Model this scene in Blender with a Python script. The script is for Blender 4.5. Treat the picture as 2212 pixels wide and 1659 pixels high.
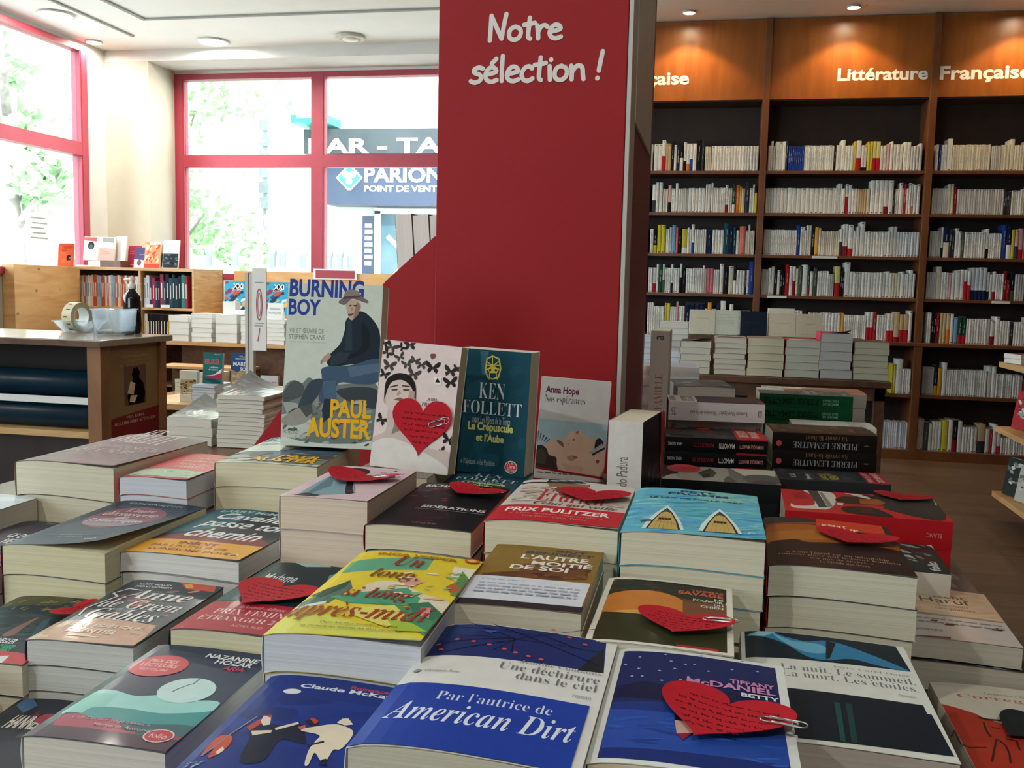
import bpy, bmesh, math, random, unicodedata
from mathutils import Vector, Matrix
from mathutils.geometry import tessellate_polygon
# ------------------------------------------------------------------ clear, camera, world, light
for o in list(bpy.data.objects): bpy.data.objects.remove(o)
SC = bpy.context.scene
COL = SC.collection
PI = math.pi
FPX, PITCH, ROLL, YAW, EYE = 2075.9, 0.10197, 0.023475, 0.20007, Vector((0, 0, 1.2))
def _axes():
    cp, sp, cy, sy = math.cos(PITCH), math.sin(PITCH), math.cos(YAW), math.sin(YAW)
    rz = Matrix(((cy, -sy, 0), (sy, cy, 0), (0, 0, 1)))
    f = rz @ Vector((0, cp, -sp)); u = rz @ Vector((0, sp, cp)); x = rz @ Vector((1, 0, 0))
    c, s = math.cos(ROLL), math.sin(ROLL)
    return c*x + s*u, -s*x + c*u, f
AX, AU, AF = _axes()
cam = bpy.data.cameras.new('camera'); camo = bpy.data.objects.new('camera', cam); COL.objects.link(camo)
m = Matrix.Identity(4)
for i in range(3):
    m[i][0], m[i][1], m[i][2], m[i][3] = AX[i], AU[i], -AF[i], EYE[i]
camo.matrix_world = m
cam.sensor_fit = 'HORIZONTAL'; cam.sensor_width = 36; cam.lens = FPX*36/2212; cam.clip_start = .02; cam.clip_end = 200
cam.dof.use_dof = False
SC.camera = camo
def ray(px, py): return AX*((px-1106)/FPX) - AU*((py-829.5)/FPX) + AF
def atZ(px, py, z): r = ray(px, py); return EYE + r*((z-EYE.z)/r.z)
def atY(px, py, y): r = ray(px, py); return EYE + r*(y/r.y)
def atX(px, py, x): r = ray(px, py); return EYE + r*(x/r.x)
def h2l(h, a=1.0):
    v = [int(h[i:i+2], 16)/255 for i in (0, 2, 4)]
    return tuple(c/12.92 if c <= .04045 else ((c+.055)/1.055)**2.4 for c in v) + (a,)
SC.view_settings.view_transform = 'Standard'; SC.view_settings.look = 'None'
SC.view_settings.gamma = 1; SC.view_settings.exposure = 2.0; SC.view_settings.use_curve_mapping = False
SC.cycles.max_bounces = 8; SC.cycles.diffuse_bounces = 4; SC.cycles.transparent_max_bounces = 8
SC.cycles.caustics_reflective = False; SC.cycles.caustics_refractive = False
SC.cycles.use_denoising = True; SC.cycles.sample_clamp_indirect = 6
wd = bpy.data.worlds.new('sky'); SC.world = wd; wd.use_nodes = True
bgn = wd.node_tree.nodes['Background']; bgn.inputs[0].default_value = (.82, .93, 1, 1); bgn.inputs[1].default_value = 2.5
sun = bpy.data.lights.new('sun', 'SUN'); suno = bpy.data.objects.new('sun', sun); COL.objects.link(suno)
sun.energy = 2.0; sun.angle = math.radians(3); sun.color = (1, .95, .86); suno.rotation_euler = (math.radians(52), 0, math.radians(24))
def area(name, loc, rot, sx, sy, energy=0, color=(1, 1, 1), portal=False):
    l = bpy.data.lights.new(name, 'AREA'); l.shape = 'RECTANGLE'; l.size = sx; l.size_y = sy; l.energy = energy; l.color = color
    o = bpy.data.objects.new(name, l); COL.objects.link(o); o.location = loc; o.rotation_euler = rot
    if portal: l.cycles.is_portal = True
    return o
area('window_portal_back', (-3.05, 8.42, 2.17), (-PI/2, 0, 0), 3.7, 1.9, portal=True)
area('window_portal_left', (-5.5, 4.6, 2.17), (0, -PI/2, 0), 1.9, 6.0, portal=True)
area('added_window_portal', (-3.25, -1.72, 1.8), (PI/2, 0, 0), 2.5, 1.9, portal=True)  # portal of the window added behind the camera
def spot(name, loc, energy, color, cone=100, blend=.6, size=.04, target=None):
    l = bpy.data.lights.new(name, 'SPOT'); l.energy = energy; l.color = color; l.spot_size = math.radians(cone); l.spot_blend = blend; l.shadow_soft_size = size
    o = bpy.data.objects.new(name, l); COL.objects.link(o); o.location = loc
    if target: o.rotation_euler = (Vector(target)-Vector(loc)).to_track_quat('-Z', 'Y').to_euler()
    return o
# ------------------------------------------------------------------ materials (all procedural)
MATS = {}
def newmat(name):
    m = bpy.data.materials.new(name); m.use_nodes = True; MATS[name] = m
    nt = m.node_tree; return m, nt, nt.nodes['Principled BSDF'], nt.links
def node(nt, t, **k):
    n = nt.nodes.new(t)
    for a, b in k.items(): setattr(n, a, b)
    return n
def coords(nt, scale=(1, 1, 1), gen='Object'):
    tc = node(nt, 'ShaderNodeTexCoord'); mp = node(nt, 'ShaderNodeMapping'); mp.inputs['Scale'].default_value = scale
    nt.links.new(tc.outputs[gen], mp.inputs[0]); return mp.outputs[0]
def ramp(nt, fac, stops):
    r = node(nt, 'ShaderNodeValToRGB'); e = r.color_ramp.elements
    e[0].position, e[0].color = stops[0][0], stops[0][1]; e[1].position, e[1].color = stops[-1][0], stops[-1][1]
    for p, c in stops[1:-1]: x = e.new(p); x.color = c
    nt.links.new(fac, r.inputs[0]); return r.outputs[0]
def shade(h, k):
    c = h2l(h); return tuple(min(1, v*k) for v in c[:3]) + (1,)
def mat(name, hx, rough=.5, noise=.08, scale=8, metal=0, spec=.5, bump=0):
    if name in MATS: return MATS[name]
    m, nt, b, L = newmat(name)
    n = node(nt, 'ShaderNodeTexNoise'); n.inputs['Scale'].default_value = scale; n.inputs['Detail'].default_value = 3
    L.new(coords(nt), n.inputs['Vector'])
    L.new(ramp(nt, n.outputs['Fac'], [(.3, shade(hx, 1-noise)), (.7, shade(hx, 1+noise))]), b.inputs['Base Color'])
    b.inputs['Roughness'].default_value = rough; b.inputs['Metallic'].default_value = metal; b.inputs['Specular IOR Level'].default_value = spec
    if bump:
        bp = node(nt, 'ShaderNodeBump'); bp.inputs['Strength'].default_value = bump; bp.inputs['Distance'].default_value = .002
        L.new(n.outputs['Fac'], bp.inputs['Height']); L.new(bp.outputs[0], b.inputs['Normal'])
    return m
def wood(name, c1, c2, scale=(2, 2, 18), rough=.4, knots=None):
    m, nt, b, L = newmat(name)
    v = coords(nt, scale)
    n = node(nt, 'ShaderNodeTexNoise'); n.inputs['Scale'].default_value = 1.6; n.inputs['Detail'].default_value = 6; n.inputs['Distortion'].default_value = 1.2
    L.new(v, n.inputs['Vector'])
    c = ramp(nt, n.outputs['Fac'], [(.3, h2l(c1)), (.7, h2l(c2))])
    if knots:
        vo = node(nt, 'ShaderNodeTexVoronoi'); vo.inputs['Scale'].default_value = 5; L.new(coords(nt, (1, 1, 1.3)), vo.inputs['Vector'])
        k = ramp(nt, vo.outputs['Distance'], [(.0, (1, 1, 1, 1)), (.05, (.7, .7, .7, 1)), (.11, (0, 0, 0, 1))])
        mx = node(nt, 'ShaderNodeMix', data_type='RGBA'); L.new(k, mx.inputs[0]); L.new(c, mx.inputs[6]); mx.inputs[7].default_value = h2l(knots); c = mx.outputs[2]
    L.new(c, b.inputs['Base Color']); b.inputs['Roughness'].default_value = rough
    return m
def printmat(name, rough, coat=0):
    m, nt, b, L = newmat(name)
    a = node(nt, 'ShaderNodeAttribute', attribute_name='Col'); n = node(nt, 'ShaderNodeTexNoise'); n.inputs['Scale'].default_value = 60; L.new(coords(nt), n.inputs['Vector'])
    r = ramp(nt, n.outputs['Fac'], [(.3, (.92, .92, .92, 1)), (.7, (1, 1, 1, 1))])
    mx = node(nt, 'ShaderNodeMix', data_type='RGBA', blend_type='MULTIPLY'); mx.inputs[0].default_value = 1
    L.new(a.outputs['Color'], mx.inputs[6]); L.new(r, mx.inputs[7]); L.new(mx.outputs[2], b.inputs['Base Color'])
    b.inputs['Roughness'].default_value = rough; b.inputs['Coat Weight'].default_value = coat; b.inputs['Coat Roughness'].default_value = .07; b.inputs['Specular IOR Level'].default_value = .3; b.inputs['IOR'].default_value = 1.22
    return m
printmat('print_matte', .6); printmat('print_gloss', .45, .05); printmat('print_laminated', .32, .22)
def pages(name):
    m, nt, b, L = newmat(name)
    a = node(nt, 'ShaderNodeAttribute', attribute_name='Col')
    n = node(nt, 'ShaderNodeTexNoise'); n.inputs['Scale'].default_value = 1; n.inputs['Detail'].default_value = 2; L.new(coords(nt, (4, 4, 1400)), n.inputs['Vector'])
    r = ramp(nt, n.outputs['Fac'], [(.25, (.80, .79, .77, 1)), (.7, (1, 1, 1, 1))])
    mx = node(nt, 'ShaderNodeMix', data_type='RGBA', blend_type='MULTIPLY'); mx.inputs[0].default_value = 1
    L.new(a.outputs['Color'], mx.inputs[6]); L.new(r, mx.inputs[7]); L.new(mx.outputs[2], b.inputs['Base Color']); b.inputs['Roughness'].default_value = .8
    return m
pages('page_edges')
def emis(name, col, s):
    m, nt, b, L = newmat(name); b.inputs['Base Color'].default_value = (.8, .8, .8, 1); b.inputs['Emission Color'].default_value = col; b.inputs['Emission Strength'].default_value = s; return m
def glass(name, tint=(.96, .99, 1, 1), dirt=.03, streak=True):
    m, nt, b, L = newmat(name); out = nt.nodes['Material Output']; nt.nodes.remove(b)
    tr = node(nt, 'ShaderNodeBsdfTransparent'); tr.inputs[0].default_value = tint
    gl = node(nt, 'ShaderNodeBsdfGlossy'); gl.inputs['Roughness'].default_value = .03
    tl = node(nt, 'ShaderNodeBsdfTranslucent'); tl.inputs[0].default_value = (.9, .95, 1, 1)
    n = node(nt, 'ShaderNodeTexNoise'); n.inputs['Scale'].default_value = 2.5; n.inputs['Distortion'].default_value = 2; n.inputs['Detail'].default_value = 5; L.new(coords(nt, (1, 1, .5)), n.inputs['Vector'])
    r = ramp(nt, n.outputs['Fac'], [(.35, (dirt*.6,)*3+(1,)), (.75, (dirt*2.2,)*3+(1,))])
    m1 = node(nt, 'ShaderNodeMixShader'); L.new(r, m1.inputs[0]); L.new(tr.outputs[0], m1.inputs[1]); L.new(tl.outputs[0], m1.inputs[2])
    lw = node(nt, 'ShaderNodeLayerWeight'); lw.inputs[0].default_value = .08
    m2 = node(nt, 'ShaderNodeMixShader'); L.new(lw.outputs['Fresnel'], m2.inputs[0]); L.new(m1.outputs[0], m2.inputs[1]); L.new(gl.outputs[0], m2.inputs[2]); L.new(m2.outputs[0], out.inputs[0])
    return m
glass('window_glass', dirt=.008); glass('acrylic', (.93, .94, .94, 1), .06); glass('clear_plastic', (.93, .96, .97, 1), .22)
wood('cherry', '5f3419', '764824', (3, 3, 1.2), .38); wood('orange_veneer', '824818', '9a5a22', (6, 6, .8), .35); wood('dark_back', '241812', '33221a', (3, 3, 1), .6)
wood('pine', 'c08e54', 'd6ab72', (1.5, 1.5, 8), .5, knots='6d4426'); wood('pine_edge', 'b08350', 'd0a873', (2, 2, 20), .5); wood('oak_brown', '7d5230', '9c6a3e', (3, 3, 1.5), .45); mat('poster_brown', '8a6d40', .5, .2, 5); wood('walnut', '4a2f1f', '6d4a30', (8, 2, 8), .4)
def floormat():
    m, nt, b, L = newmat('floor_boards')
    br = node(nt, 'ShaderNodeTexBrick'); br.inputs['Scale'].default_value = 1; br.inputs['Brick Width'].default_value = 1.4; br.inputs['Row Height'].default_value = .09; br.inputs['Mortar Size'].default_value = .0015
    br.inputs['Color1'].default_value = h2l('5b4330'); br.inputs['Color2'].default_value = h2l('6d523a'); br.inputs['Mortar'].default_value = h2l('2c2018'); L.new(coords(nt), br.inputs['Vector'])
    n = node(nt, 'ShaderNodeTexNoise'); n.inputs['Scale'].default_value = 3; n.inputs['Detail'].default_value = 6; L.new(coords(nt, (1, 14, 1)), n.inputs['Vector'])
    r = ramp(nt, n.outputs['Fac'], [(.3, (.7, .7, .7, 1)), (.7, (1.1, 1.1, 1.1, 1))]); mx = node(nt, 'ShaderNodeMix', data_type='RGBA', blend_type='MULTIPLY'); mx.inputs[0].default_value = 1
    L.new(br.outputs[0], mx.inputs[6]); L.new(r, mx.inputs[7]); L.new(mx.outputs[2], b.inputs['Base Color']); b.inputs['Roughness'].default_value = .45
floormat()
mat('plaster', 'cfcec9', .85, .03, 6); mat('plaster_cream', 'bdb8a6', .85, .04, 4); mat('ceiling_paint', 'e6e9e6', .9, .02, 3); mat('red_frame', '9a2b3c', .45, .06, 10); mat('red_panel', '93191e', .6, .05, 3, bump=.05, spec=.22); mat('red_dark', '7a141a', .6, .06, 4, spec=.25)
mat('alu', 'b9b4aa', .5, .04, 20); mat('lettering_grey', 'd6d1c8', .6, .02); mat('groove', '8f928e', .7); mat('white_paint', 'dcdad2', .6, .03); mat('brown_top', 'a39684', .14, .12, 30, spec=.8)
mat('roll_blue', '12303f', .3, .15, 6); mat('brown_glass', '1a0d0d', .08, .1, 5); mat('pump_white', 'e2e0d8', .4, .03); mat('tape', 'd9c9a0', .35, .06, 40); mat('tape_white', 'dfe2dc', .4, .05); mat('wire', 'b9b7b4', .25, .05, 30, metal=.9); mat('coins', '8a857c', .5, .5, 160)
mat('tree_bark', '8a8078', .9, .3, 12); mat('leaf', '98bd84', .6, .3, 2); mat('facade', 'd9d6cc', .9, .04, 1); mat('sign_dark', '1c2529', .5, .1, 3); mat('sign_navy', '1a2740', .4, .1, 3); mat('asphalt', 'b9b9b4', .9, .1, 4); mat('car_paint', 'a8b4b6', .25, .05, 4); mat('car_glass', '2a3a3e', .1); mat('rubber', '22262a', .7); mat('sign_white', 'e8eae6', .5, .02); mat('sign_green', '1fae94', .5, .05); mat('shop_glass', '3d5560', .12, .3, 2); mat('metal_grey', '7d8486', .4, .1, 10, metal=.5)
emis('lamp_glow', (1, .96, .86, 1), 60); emis('spot_glow', (1, .85, .6, 1), 40)
# ------------------------------------------------------------------ mesh helpers
class MB:
    def __init__(s): s.v, s.f, s.m, s.c = [], [], [], []
    def add(s, vs, fs, mi=0, col=None):
        o = len(s.v); s.v += [tuple(v) for v in vs]
        for f in fs: s.f.append([i+o for i in f]); s.m.append(mi); s.c.append(col)
        return s
    def box(s, x0, y0, z0, x1, y1, z1, mi=0, col=None):
        return s.add([(x0,y0,z0),(x1,y0,z0),(x1,y1,z0),(x0,y1,z0),(x0,y0,z1),(x1,y0,z1),(x1,y1,z1),(x0,y1,z1)], [(0,3,2,1),(4,5,6,7),(0,1,5,4),(1,2,6,5),(2,3,7,6),(3,0,4,7)], mi, col)
    def prism(s, poly, axis, a, b, mi=0, col=None):
        # poly in the two other axes, extruded along axis from a to b
        n = len(poly)
        def pt(p, t): return {'x': (t, p[0], p[1]), 'y': (p[0], t, p[1]), 'z': (p[0], p[1], t)}[axis]
        vs = [pt(p, a) for p in poly] + [pt(p, b) for p in poly]
        fs = [tuple(range(n))[::-1], tuple(range(n, 2*n))] + [(i, (i+1) % n, n+(i+1) % n, n+i) for i in range(n)]
        return s.add(vs, fs, mi, col)
    def lathe(s, prof, cx, cy, n=24, mi=0, col=None):
        vs, fs = [], []
        for r, z in prof:
            for k in range(n): a = 2*PI*k/n; vs.append((cx+r*math.cos(a), cy+r*math.sin(a), z))
        for i in range(len(prof)-1):
            for k in range(n): fs.append((i*n+k, i*n+(k+1) % n, (i+1)*n+(k+1) % n, (i+1)*n+k))
        fs.append(tuple(range(n))[::-1]); fs.append(tuple(range((len(prof)-1)*n, len(prof)*n)))
        return s.add(vs, fs, mi, col)
    def tube(s, pts, r, n=8, mi=0, col=None, taper=None):
        pts = [Vector(p) for p in pts]; vs, fs = [], []; up = Vector((.13, .31, .94))
        for i, p in enumerate(pts):
            d = (pts[min(i+1, len(pts)-1)]-pts[max(i-1, 0)]).normalized()
            a = d.cross(up); a = a.normalized() if a.length > 1e-4 else Vector((1, 0, 0)); b = d.cross(a)
            rr = r*(1+(taper-1)*i/(len(pts)-1)) if taper else r
            for k in range(n): t = 2*PI*k/n; vs.append(p+a*rr*math.cos(t)+b*rr*math.sin(t))
        for i in range(len(pts)-1):
            for k in range(n): fs.append((i*n+k, i*n+(k+1) % n, (i+1)*n+(k+1) % n, (i+1)*n+k))
        fs.append(tuple(range(n))[::-1]); fs.append(tuple(range((len(pts)-1)*n, len(pts)*n)))
        return s.add(vs, fs, mi, col)
    def build(s, name, mats, parent=None, smooth=False, bevel=0, link=True):
        me = bpy.data.meshes.new(name); me.from_pydata(s.v, [], s.f)
        for x in (mats if isinstance(mats, (list, tuple)) else [mats]): me.materials.append(MATS[x])
        for p, mi in zip(me.polygons, s.m): p.material_index = mi; p.use_smooth = smooth
        if any(s.c):
            at = me.color_attributes.new('Col', 'FLOAT_COLOR', 'CORNER'); buf = []
            for f, c in zip(s.f, s.c): buf += list(c or (.8, .8, .8, 1))*len(f)
            at.data.foreach_set('color', buf)
        me.update()
        o = bpy.data.objects.new(name, me)
        if link: COL.objects.link(o)
        if parent: o.parent = parent
        if bevel:
            md = o.modifiers.new('bevel', 'BEVEL'); md.width = bevel; md.segments = 2; md.limit_method = 'ANGLE'
        return o
def tag(o, label=None, cat=None, group=None, kind=None):
    if label: o['label'] = label
    if cat: o['category'] = cat
    if group: o['group'] = group
    if kind: o['kind'] = kind
    return o
def empty(name, loc=(0, 0, 0), rz=0, label=None, cat=None, group=None):
    o = bpy.data.objects.new(name, None); o.empty_display_size = .05; COL.objects.link(o); o.location = loc; o.rotation_euler = (0, 0, rz)
    return tag(o, label, cat, group)
def structure(name, mb, mats, **k): return tag(mb.build(name, mats, **k), kind='structure')
ORD = ['zeroth','first','second','third','fourth','fifth','sixth','seventh','eighth','ninth','tenth','eleventh','twelfth','thirteenth','fourteenth','fifteenth','sixteenth','seventeenth','eighteenth','nineteenth','twentieth']
def ordn(i):
    if i < len(ORD): return ORD[i]
    t = {20:'twenty',30:'thirty',40:'forty',50:'fifty',60:'sixty'}[i//10*10]
    return {20:'twentieth',30:'thirtieth',40:'fortieth',50:'fiftieth',60:'sixtieth'}[i] if i % 10 == 0 else t+'-'+ORD[i % 10]
# ------------------------------------------------------------------ lettering
TCACHE = {}
def _mesh(s, off, shear):
    cu = bpy.data.curves.new('t', 'FONT'); cu.body = s; cu.offset = off; cu.shear = shear; cu.resolution_u = 3
    o = bpy.data.objects.new('t', cu)
    me = bpy.data.meshes.new_from_object(o)
    v = [(p.co.x, p.co.y) for p in me.vertices]; f = [tuple(p.vertices) for p in me.polygons]
    bpy.data.objects.remove(o); bpy.data.curves.remove(cu); bpy.data.meshes.remove(me)
    return v, f
def typeset(s, st):
    k = (s, st)
    if k in TCACHE: return TCACHE[k]
    if st in 'Si':
        b, off = ((0x1D400, -.012) if st == 'S' else (0x1D468, -.004)); out, acc = '', []
        for ch in s:
            d = unicodedata.normalize('NFD', ch); c = d[0]
            if len(d) > 1: acc.append((len(out), d[1], c.isupper()))
            out += chr(b+ord(c)-65) if 'A' <= c <= 'Z' else chr(b+26+ord(c)-97) if 'a' <= c <= 'z' else c
        v, f = _mesh(out, off, 0); v = list(v)
        for i, a, up in acc:
            w = []
            for pre in (out[:i], out[:i+1]):
                q = _mesh(pre, off, 0)[0] if pre.strip() else []
                w.append(max([p[0] for p in q] or [0]))
            cx = (w[0]+w[1])/2; y = .72 if up else .53; n = len(v)
            sh = {'\u0301': [(-.05, 0), (.0, 0), (.11, .14), (.02, .14)], '\u0300': [(.0, 0), (.05, 0), (-.02, .14), (-.11, .14)], '\u0302': [(-.13, 0), (0, .07), (.13, 0), (0, .14)]}.get(a, [(-.02, -.75), (.05, -.75), (.06, -.6), (0, -.6)])
            v += [(cx+p[0], y+p[1]) for p in sh]; f.append(tuple(range(n, n+4)))
    else:
        off, shv = {'s': (.004, 0), 'b': (.03, 0), 'c': (.034, 0), 'h': (.016, .3)}[st]
        v, f = _mesh(s, off, shv)
    x0 = min(p[0] for p in v); x1 = max(p[0] for p in v); y0 = min(p[1] for p in v); y1 = max(p[1] for p in v)
    TCACHE[k] = ([((p[0]-x0)/(x1-x0), (p[1]-y0)/max(1e-6, y1-y0)) for p in v], f); return TCACHE[k]
def wall_text(mb, s, x0, z0, x1, z1, y, st='b', mi=0, col=None, depth=0):
    v, f = typeset(s, st); mb.add([(x0+p[0]*(x1-x0), y, z0+p[1]*(z1-z0)) for p in v], f, mi, col)
def closed_curve(P_, n=4):
    o = []; N = len(P_)
    for i in range(N):
        a, b, c, d = P_[i-1], P_[i], P_[(i+1) % N], P_[(i+2) % N]
        for k in range(n):
            t = k/n; q = [.5*(2*b[j]+(c[j]-a[j])*t+(2*a[j]-5*b[j]+4*c[j]-d[j])*t*t+(3*b[j]-a[j]-3*c[j]+d[j])*t**3) for j in (0, 1)]
            o.append((min(.998, max(.002, q[0])), min(.998, max(.002, q[1]))))
    return o
def flat_art(ops, w, d):
    """a cover's printing as flat shapes in cover metres: list of (verts, faces, colour, layer)"""
    out = []
    for k, op in enumerate(ops):
        t = op[0]
        if t in 'ps':
            pts = [(p[0]*w, p[1]*d) for p in (op[1] if t == 'p' else closed_curve(op[1]))]
            tri = tessellate_polygon([[Vector((p[0], p[1], 0)) for p in pts]]); out.append((pts, [tuple(x) for x in tri], op[2], k))
        elif t == 'e':
            _, cx, cy, rx, ry, c = op; n = 22; pts = [((cx+rx*math.cos(2*PI*i/n))*w, (cy+ry*math.sin(2*PI*i/n))*d) for i in range(n)]
            out.append((pts, [tuple(range(n))], c, k))
        elif t in 'tq':
            if t == 't': _, s, a, b, c_, dd, col, st = op
            else: _, s, a, b, c_, dd, col = op; st = 'b'
            if dd < b: b, dd = dd, b
            v, f = typeset(s, st); out.append(([((a+p[0]*(c_-a))*w, (b+p[1]*(dd-b))*d) for p in v], f, col, k))
        elif t == 'b':
            _, a, b, c_, dd, n, cols, sz, seed = op[:9]; ang, asp = (tuple(op[9:])+(0, .5))[:2] if len(op) > 9 else (0, .5); r = random.Random(seed)
            for i in range(n):
                cx, cy = r.uniform(a, c_)*w, r.uniform(b, dd)*d; s = sz*w*r.uniform(.5, 1.3); an = math.radians(ang+r.uniform(-25, 25)); m_ = r.randint(5, 8)
                pts = []
                for j in range(m_):
                    q = 2*PI*j/m_+r.uniform(-.25, .25); rr = s*r.uniform(.7, 1.2); x, y = rr*math.cos(q), rr*asp*math.sin(q)
                    pts.append((min(c_*w, max(a*w, cx+x*math.cos(an)-y*math.sin(an))), min(dd*d, max(b*d, cy+x*math.sin(an)+y*math.cos(an)))))
                out.append((pts, [tuple(range(m_))], r.choice(cols), k+i/(n+1)))
        elif t == 'l':
            _, pts, wd_, c = op; pts = [Vector((p[0]*w, p[1]*d)) for p in pts]
            for i in range(len(pts)-1):
                dv = (pts[i+1]-pts[i]); 
                if dv.length < 1e-6: continue
                dv.normalize(); nn = Vector((-dv.y, dv.x))*wd_*w/2; e = dv*wd_*w*.2
                q = [pts[i]-nn-e, pts[i+1]-nn+e, pts[i+1]+nn+e, pts[i]+nn-e]; out.append(([tuple(p) for p in q], [(0, 1, 2, 3)], c, k+i*.001))
    return out
# ------------------------------------------------------------------ a paperback: page block and printed cover
CREAM = ['d9d0b4', 'd3cbb2', 'dcd6c2', 'cfc6a8', 'd8d4c8']
def book_meshes(key, w, d, t, art, bulge=.003, curl=0, pagecol=None, nu=14):
    def bz(u): return bulge*math.sin(PI*max(0, min(1, u))**.62)
    def cz(u, v): return curl*max(0, u)**2.2*(1-max(0, min(1, v)))**1.3
    us = [i/nu for i in range(nu+1)]; e = .0006
    pc = h2l(pagecol or random.Random(key).choice(CREAM))
    pb = MB(); n = nu+1; vs = []
    for y in (-d/2+e, d/2-e):
        for zz in (0, 1):
            for u in us: vs.append((-w/2+.0012+(w-.0018)*u, y, bz(u)-.0005 if zz else -t+bz(u)+.0006))
    def ix(a, b, i): return (a*2+b)*n+i
    fs = []
    for i in range(nu):
        fs += [(ix(0,0,i), ix(0,0,i+1), ix(0,1,i+1), ix(0,1,i)), (ix(1,0,i+1), ix(1,0,i), ix(1,1,i), ix(1,1,i+1)), (ix(0,1,i), ix(0,1,i+1), ix(1,1,i+1), ix(1,1,i)), (ix(0,0,i+1), ix(0,0,i), ix(1,0,i), ix(1,0,i+1))]
    fs += [(ix(0,0,nu), ix(1,0,nu), ix(1,1,nu), ix(0,1,nu)), (ix(1,0,0), ix(0,0,0), ix(0,1,0), ix(1,1,0))]
    pb.add(vs, fs, 0, pc)
    po = pb.build('page_block', 'page_edges', link=False)
    cv = MB(); base, spc = h2l(art['base']), h2l(art['spine']); inner = h2l('d9d6cc'); rimc = tuple(.45*a+.25*b for a, b in zip(base, inner))[:3]+(1,)  # rim darkened: cover edge plus painted-in shade between stacked books
    vv = [0, .15, .35, .6, 1]; th = .0004
    for side in (0, 1):
        g = []
        for v in vv:
            for u in us:
                z = (bz(u)+cz(u, v)) if side == 0 else -t+bz(u)
                g.append((-w/2+w*u, -d/2+d*v, z))
        m_ = len(us); o = [(a, b, c-(th if side == 0 else -th)) for a, b, c in g]
        top, bot = (g, o) if side == 0 else (o, g)
        f1, f2 = [], []
        for j in range(len(vv)-1):
            for i in range(nu): q = (j*m_+i, j*m_+i+1, (j+1)*m_+i+1, (j+1)*m_+i); f1 += [(q[0], q[1], q[2]), (q[0], q[2], q[3])]; f2 += [(q[2], q[1], q[0]), (q[3], q[2], q[0])]
        cv.add(top, f1, 0, base if side == 0 else inner); cv.add(bot, f2, 0, inner if side == 0 else base)
        rim = [j*m_+nu for j in range(len(vv))]; near = list(range(nu+1)); far = [(len(vv)-1)*m_+i for i in range(nu+1)]
        for chain in (rim, near, far):
            N = len(chain); cv.add([top[i] for i in chain]+[bot[i] for i in chain], [(i, i+1, N+i+1, N+i) for i in range(N-1)], 0, rimc)
    ns = 6; sp = []
    for y in (-d/2, d/2):
        for i in range(ns+1): a = i/ns; sp.append((-w/2-.0012*math.sin(PI*a), y, -t*(1-a)))
    for y in (-d/2, d/2):
        for i in range(ns+1): a = i/ns; sp.append((-w/2+.0004-.0008*math.sin(PI*a), y, -t*(1-a)))
    k = ns+1; fs = []
    for i in range(ns): fs += [(i, i+1, k+i+1, k+i), (2*k+i+1, 2*k+i, 3*k+i, 3*k+i+1), (i+1, i, 2*k+i, 2*k+i+1), (k+i, k+i+1, 3*k+i+1, 3*k+i)]
    cv.add(sp, fs, 0, spc)
    # printing on the front
    bm = bmesh.new(); cl = bm.loops.layers.float_color.new('Col'); LS = 1.8e-5+curl*.007 if (bulge > .0005 or curl > .0005) else 6e-6
    for pts, faces, c, layer in sorted(flat_art(art['ops'], w, d), key=lambda q: q[3]):
        bv = [bm.verts.new((p[0]-w/2, p[1]-d/2, 4e-5+LS*layer)) for p in pts]; col = h2l(c)
        for f in faces:
            try: bf = bm.faces.new([bv[i] for i in f])
            except ValueError: continue
            if bf.calc_area() < 1e-12: bm.faces.remove(bf); continue
            bf.normal_update()
            if bf.normal.z < 0: bf.normal_flip()
            for l in bf.loops: l[cl] = col
    if bulge > .0005 or curl > .0005:
        for i in range(1, nu): bmesh.ops.bisect_plane(bm, geom=bm.verts[:]+bm.edges[:]+bm.faces[:], plane_co=(-w/2+w*i/nu, 0, 0), plane_no=(1, 0, 0), dist=1e-7)
    if curl > .0005:
        for v in vv[1:-1]: bmesh.ops.bisect_plane(bm, geom=bm.verts[:]+bm.edges[:]+bm.faces[:], plane_co=(0, -d/2+d*v, 0), plane_no=(0, 1, 0), dist=1e-7)
    def interp(u, v):
        u = max(0, min(.99999, u)); v = max(0, min(.99999, v)); i = int(u*nu); a = u*nu-i
        j = max(q for q in range(len(vv)-1) if vv[q] <= v); b = (v-vv[j])/(vv[j+1]-vv[j])
        z00, z10, z01, z11 = (bz(us[p])+cz(us[p], vv[q]) for p, q in ((i, j), (i+1, j), (i, j+1), (i+1, j+1)))
        return z00+a*(z10-z00)+b*(z11-z10) if a >= b else z00+b*(z01-z00)+a*(z11-z01)
    for v in bm.verts: v.co.z += interp((v.co.x+w/2)/w, (v.co.y+d/2)/d)
    bm.verts.ensure_lookup_table(); bm.verts.index_update()
    o = len(cv.v); cv.v += [tuple(v.co) for v in bm.verts]
    for f in bm.faces: cv.f.append([v.index+o for v in f.verts]); cv.m.append(0); cv.c.append(tuple(f.loops[0][cl]))
    bm.free()
    # printing on the spine: along the length, glyph tops towards the back cover
    for pts, faces, c, layer in flat_art(art.get('sp', []), d, t):
        vs = []
        for a, b in pts:
            h = b/t; vs.append((-w/2-.0012*math.sin(PI*min(1, max(0, h)))-.0002-8e-6*layer, -d/2+a, -b))
        cv.add(vs, faces, 0, h2l(c))
    g = art.get('gloss', .3)
    co = cv.build('cover', 'print_laminated' if g < .2 else 'print_gloss' if g < .4 else 'print_matte', link=False)
    return po.data, co.data
BM = {}
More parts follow.
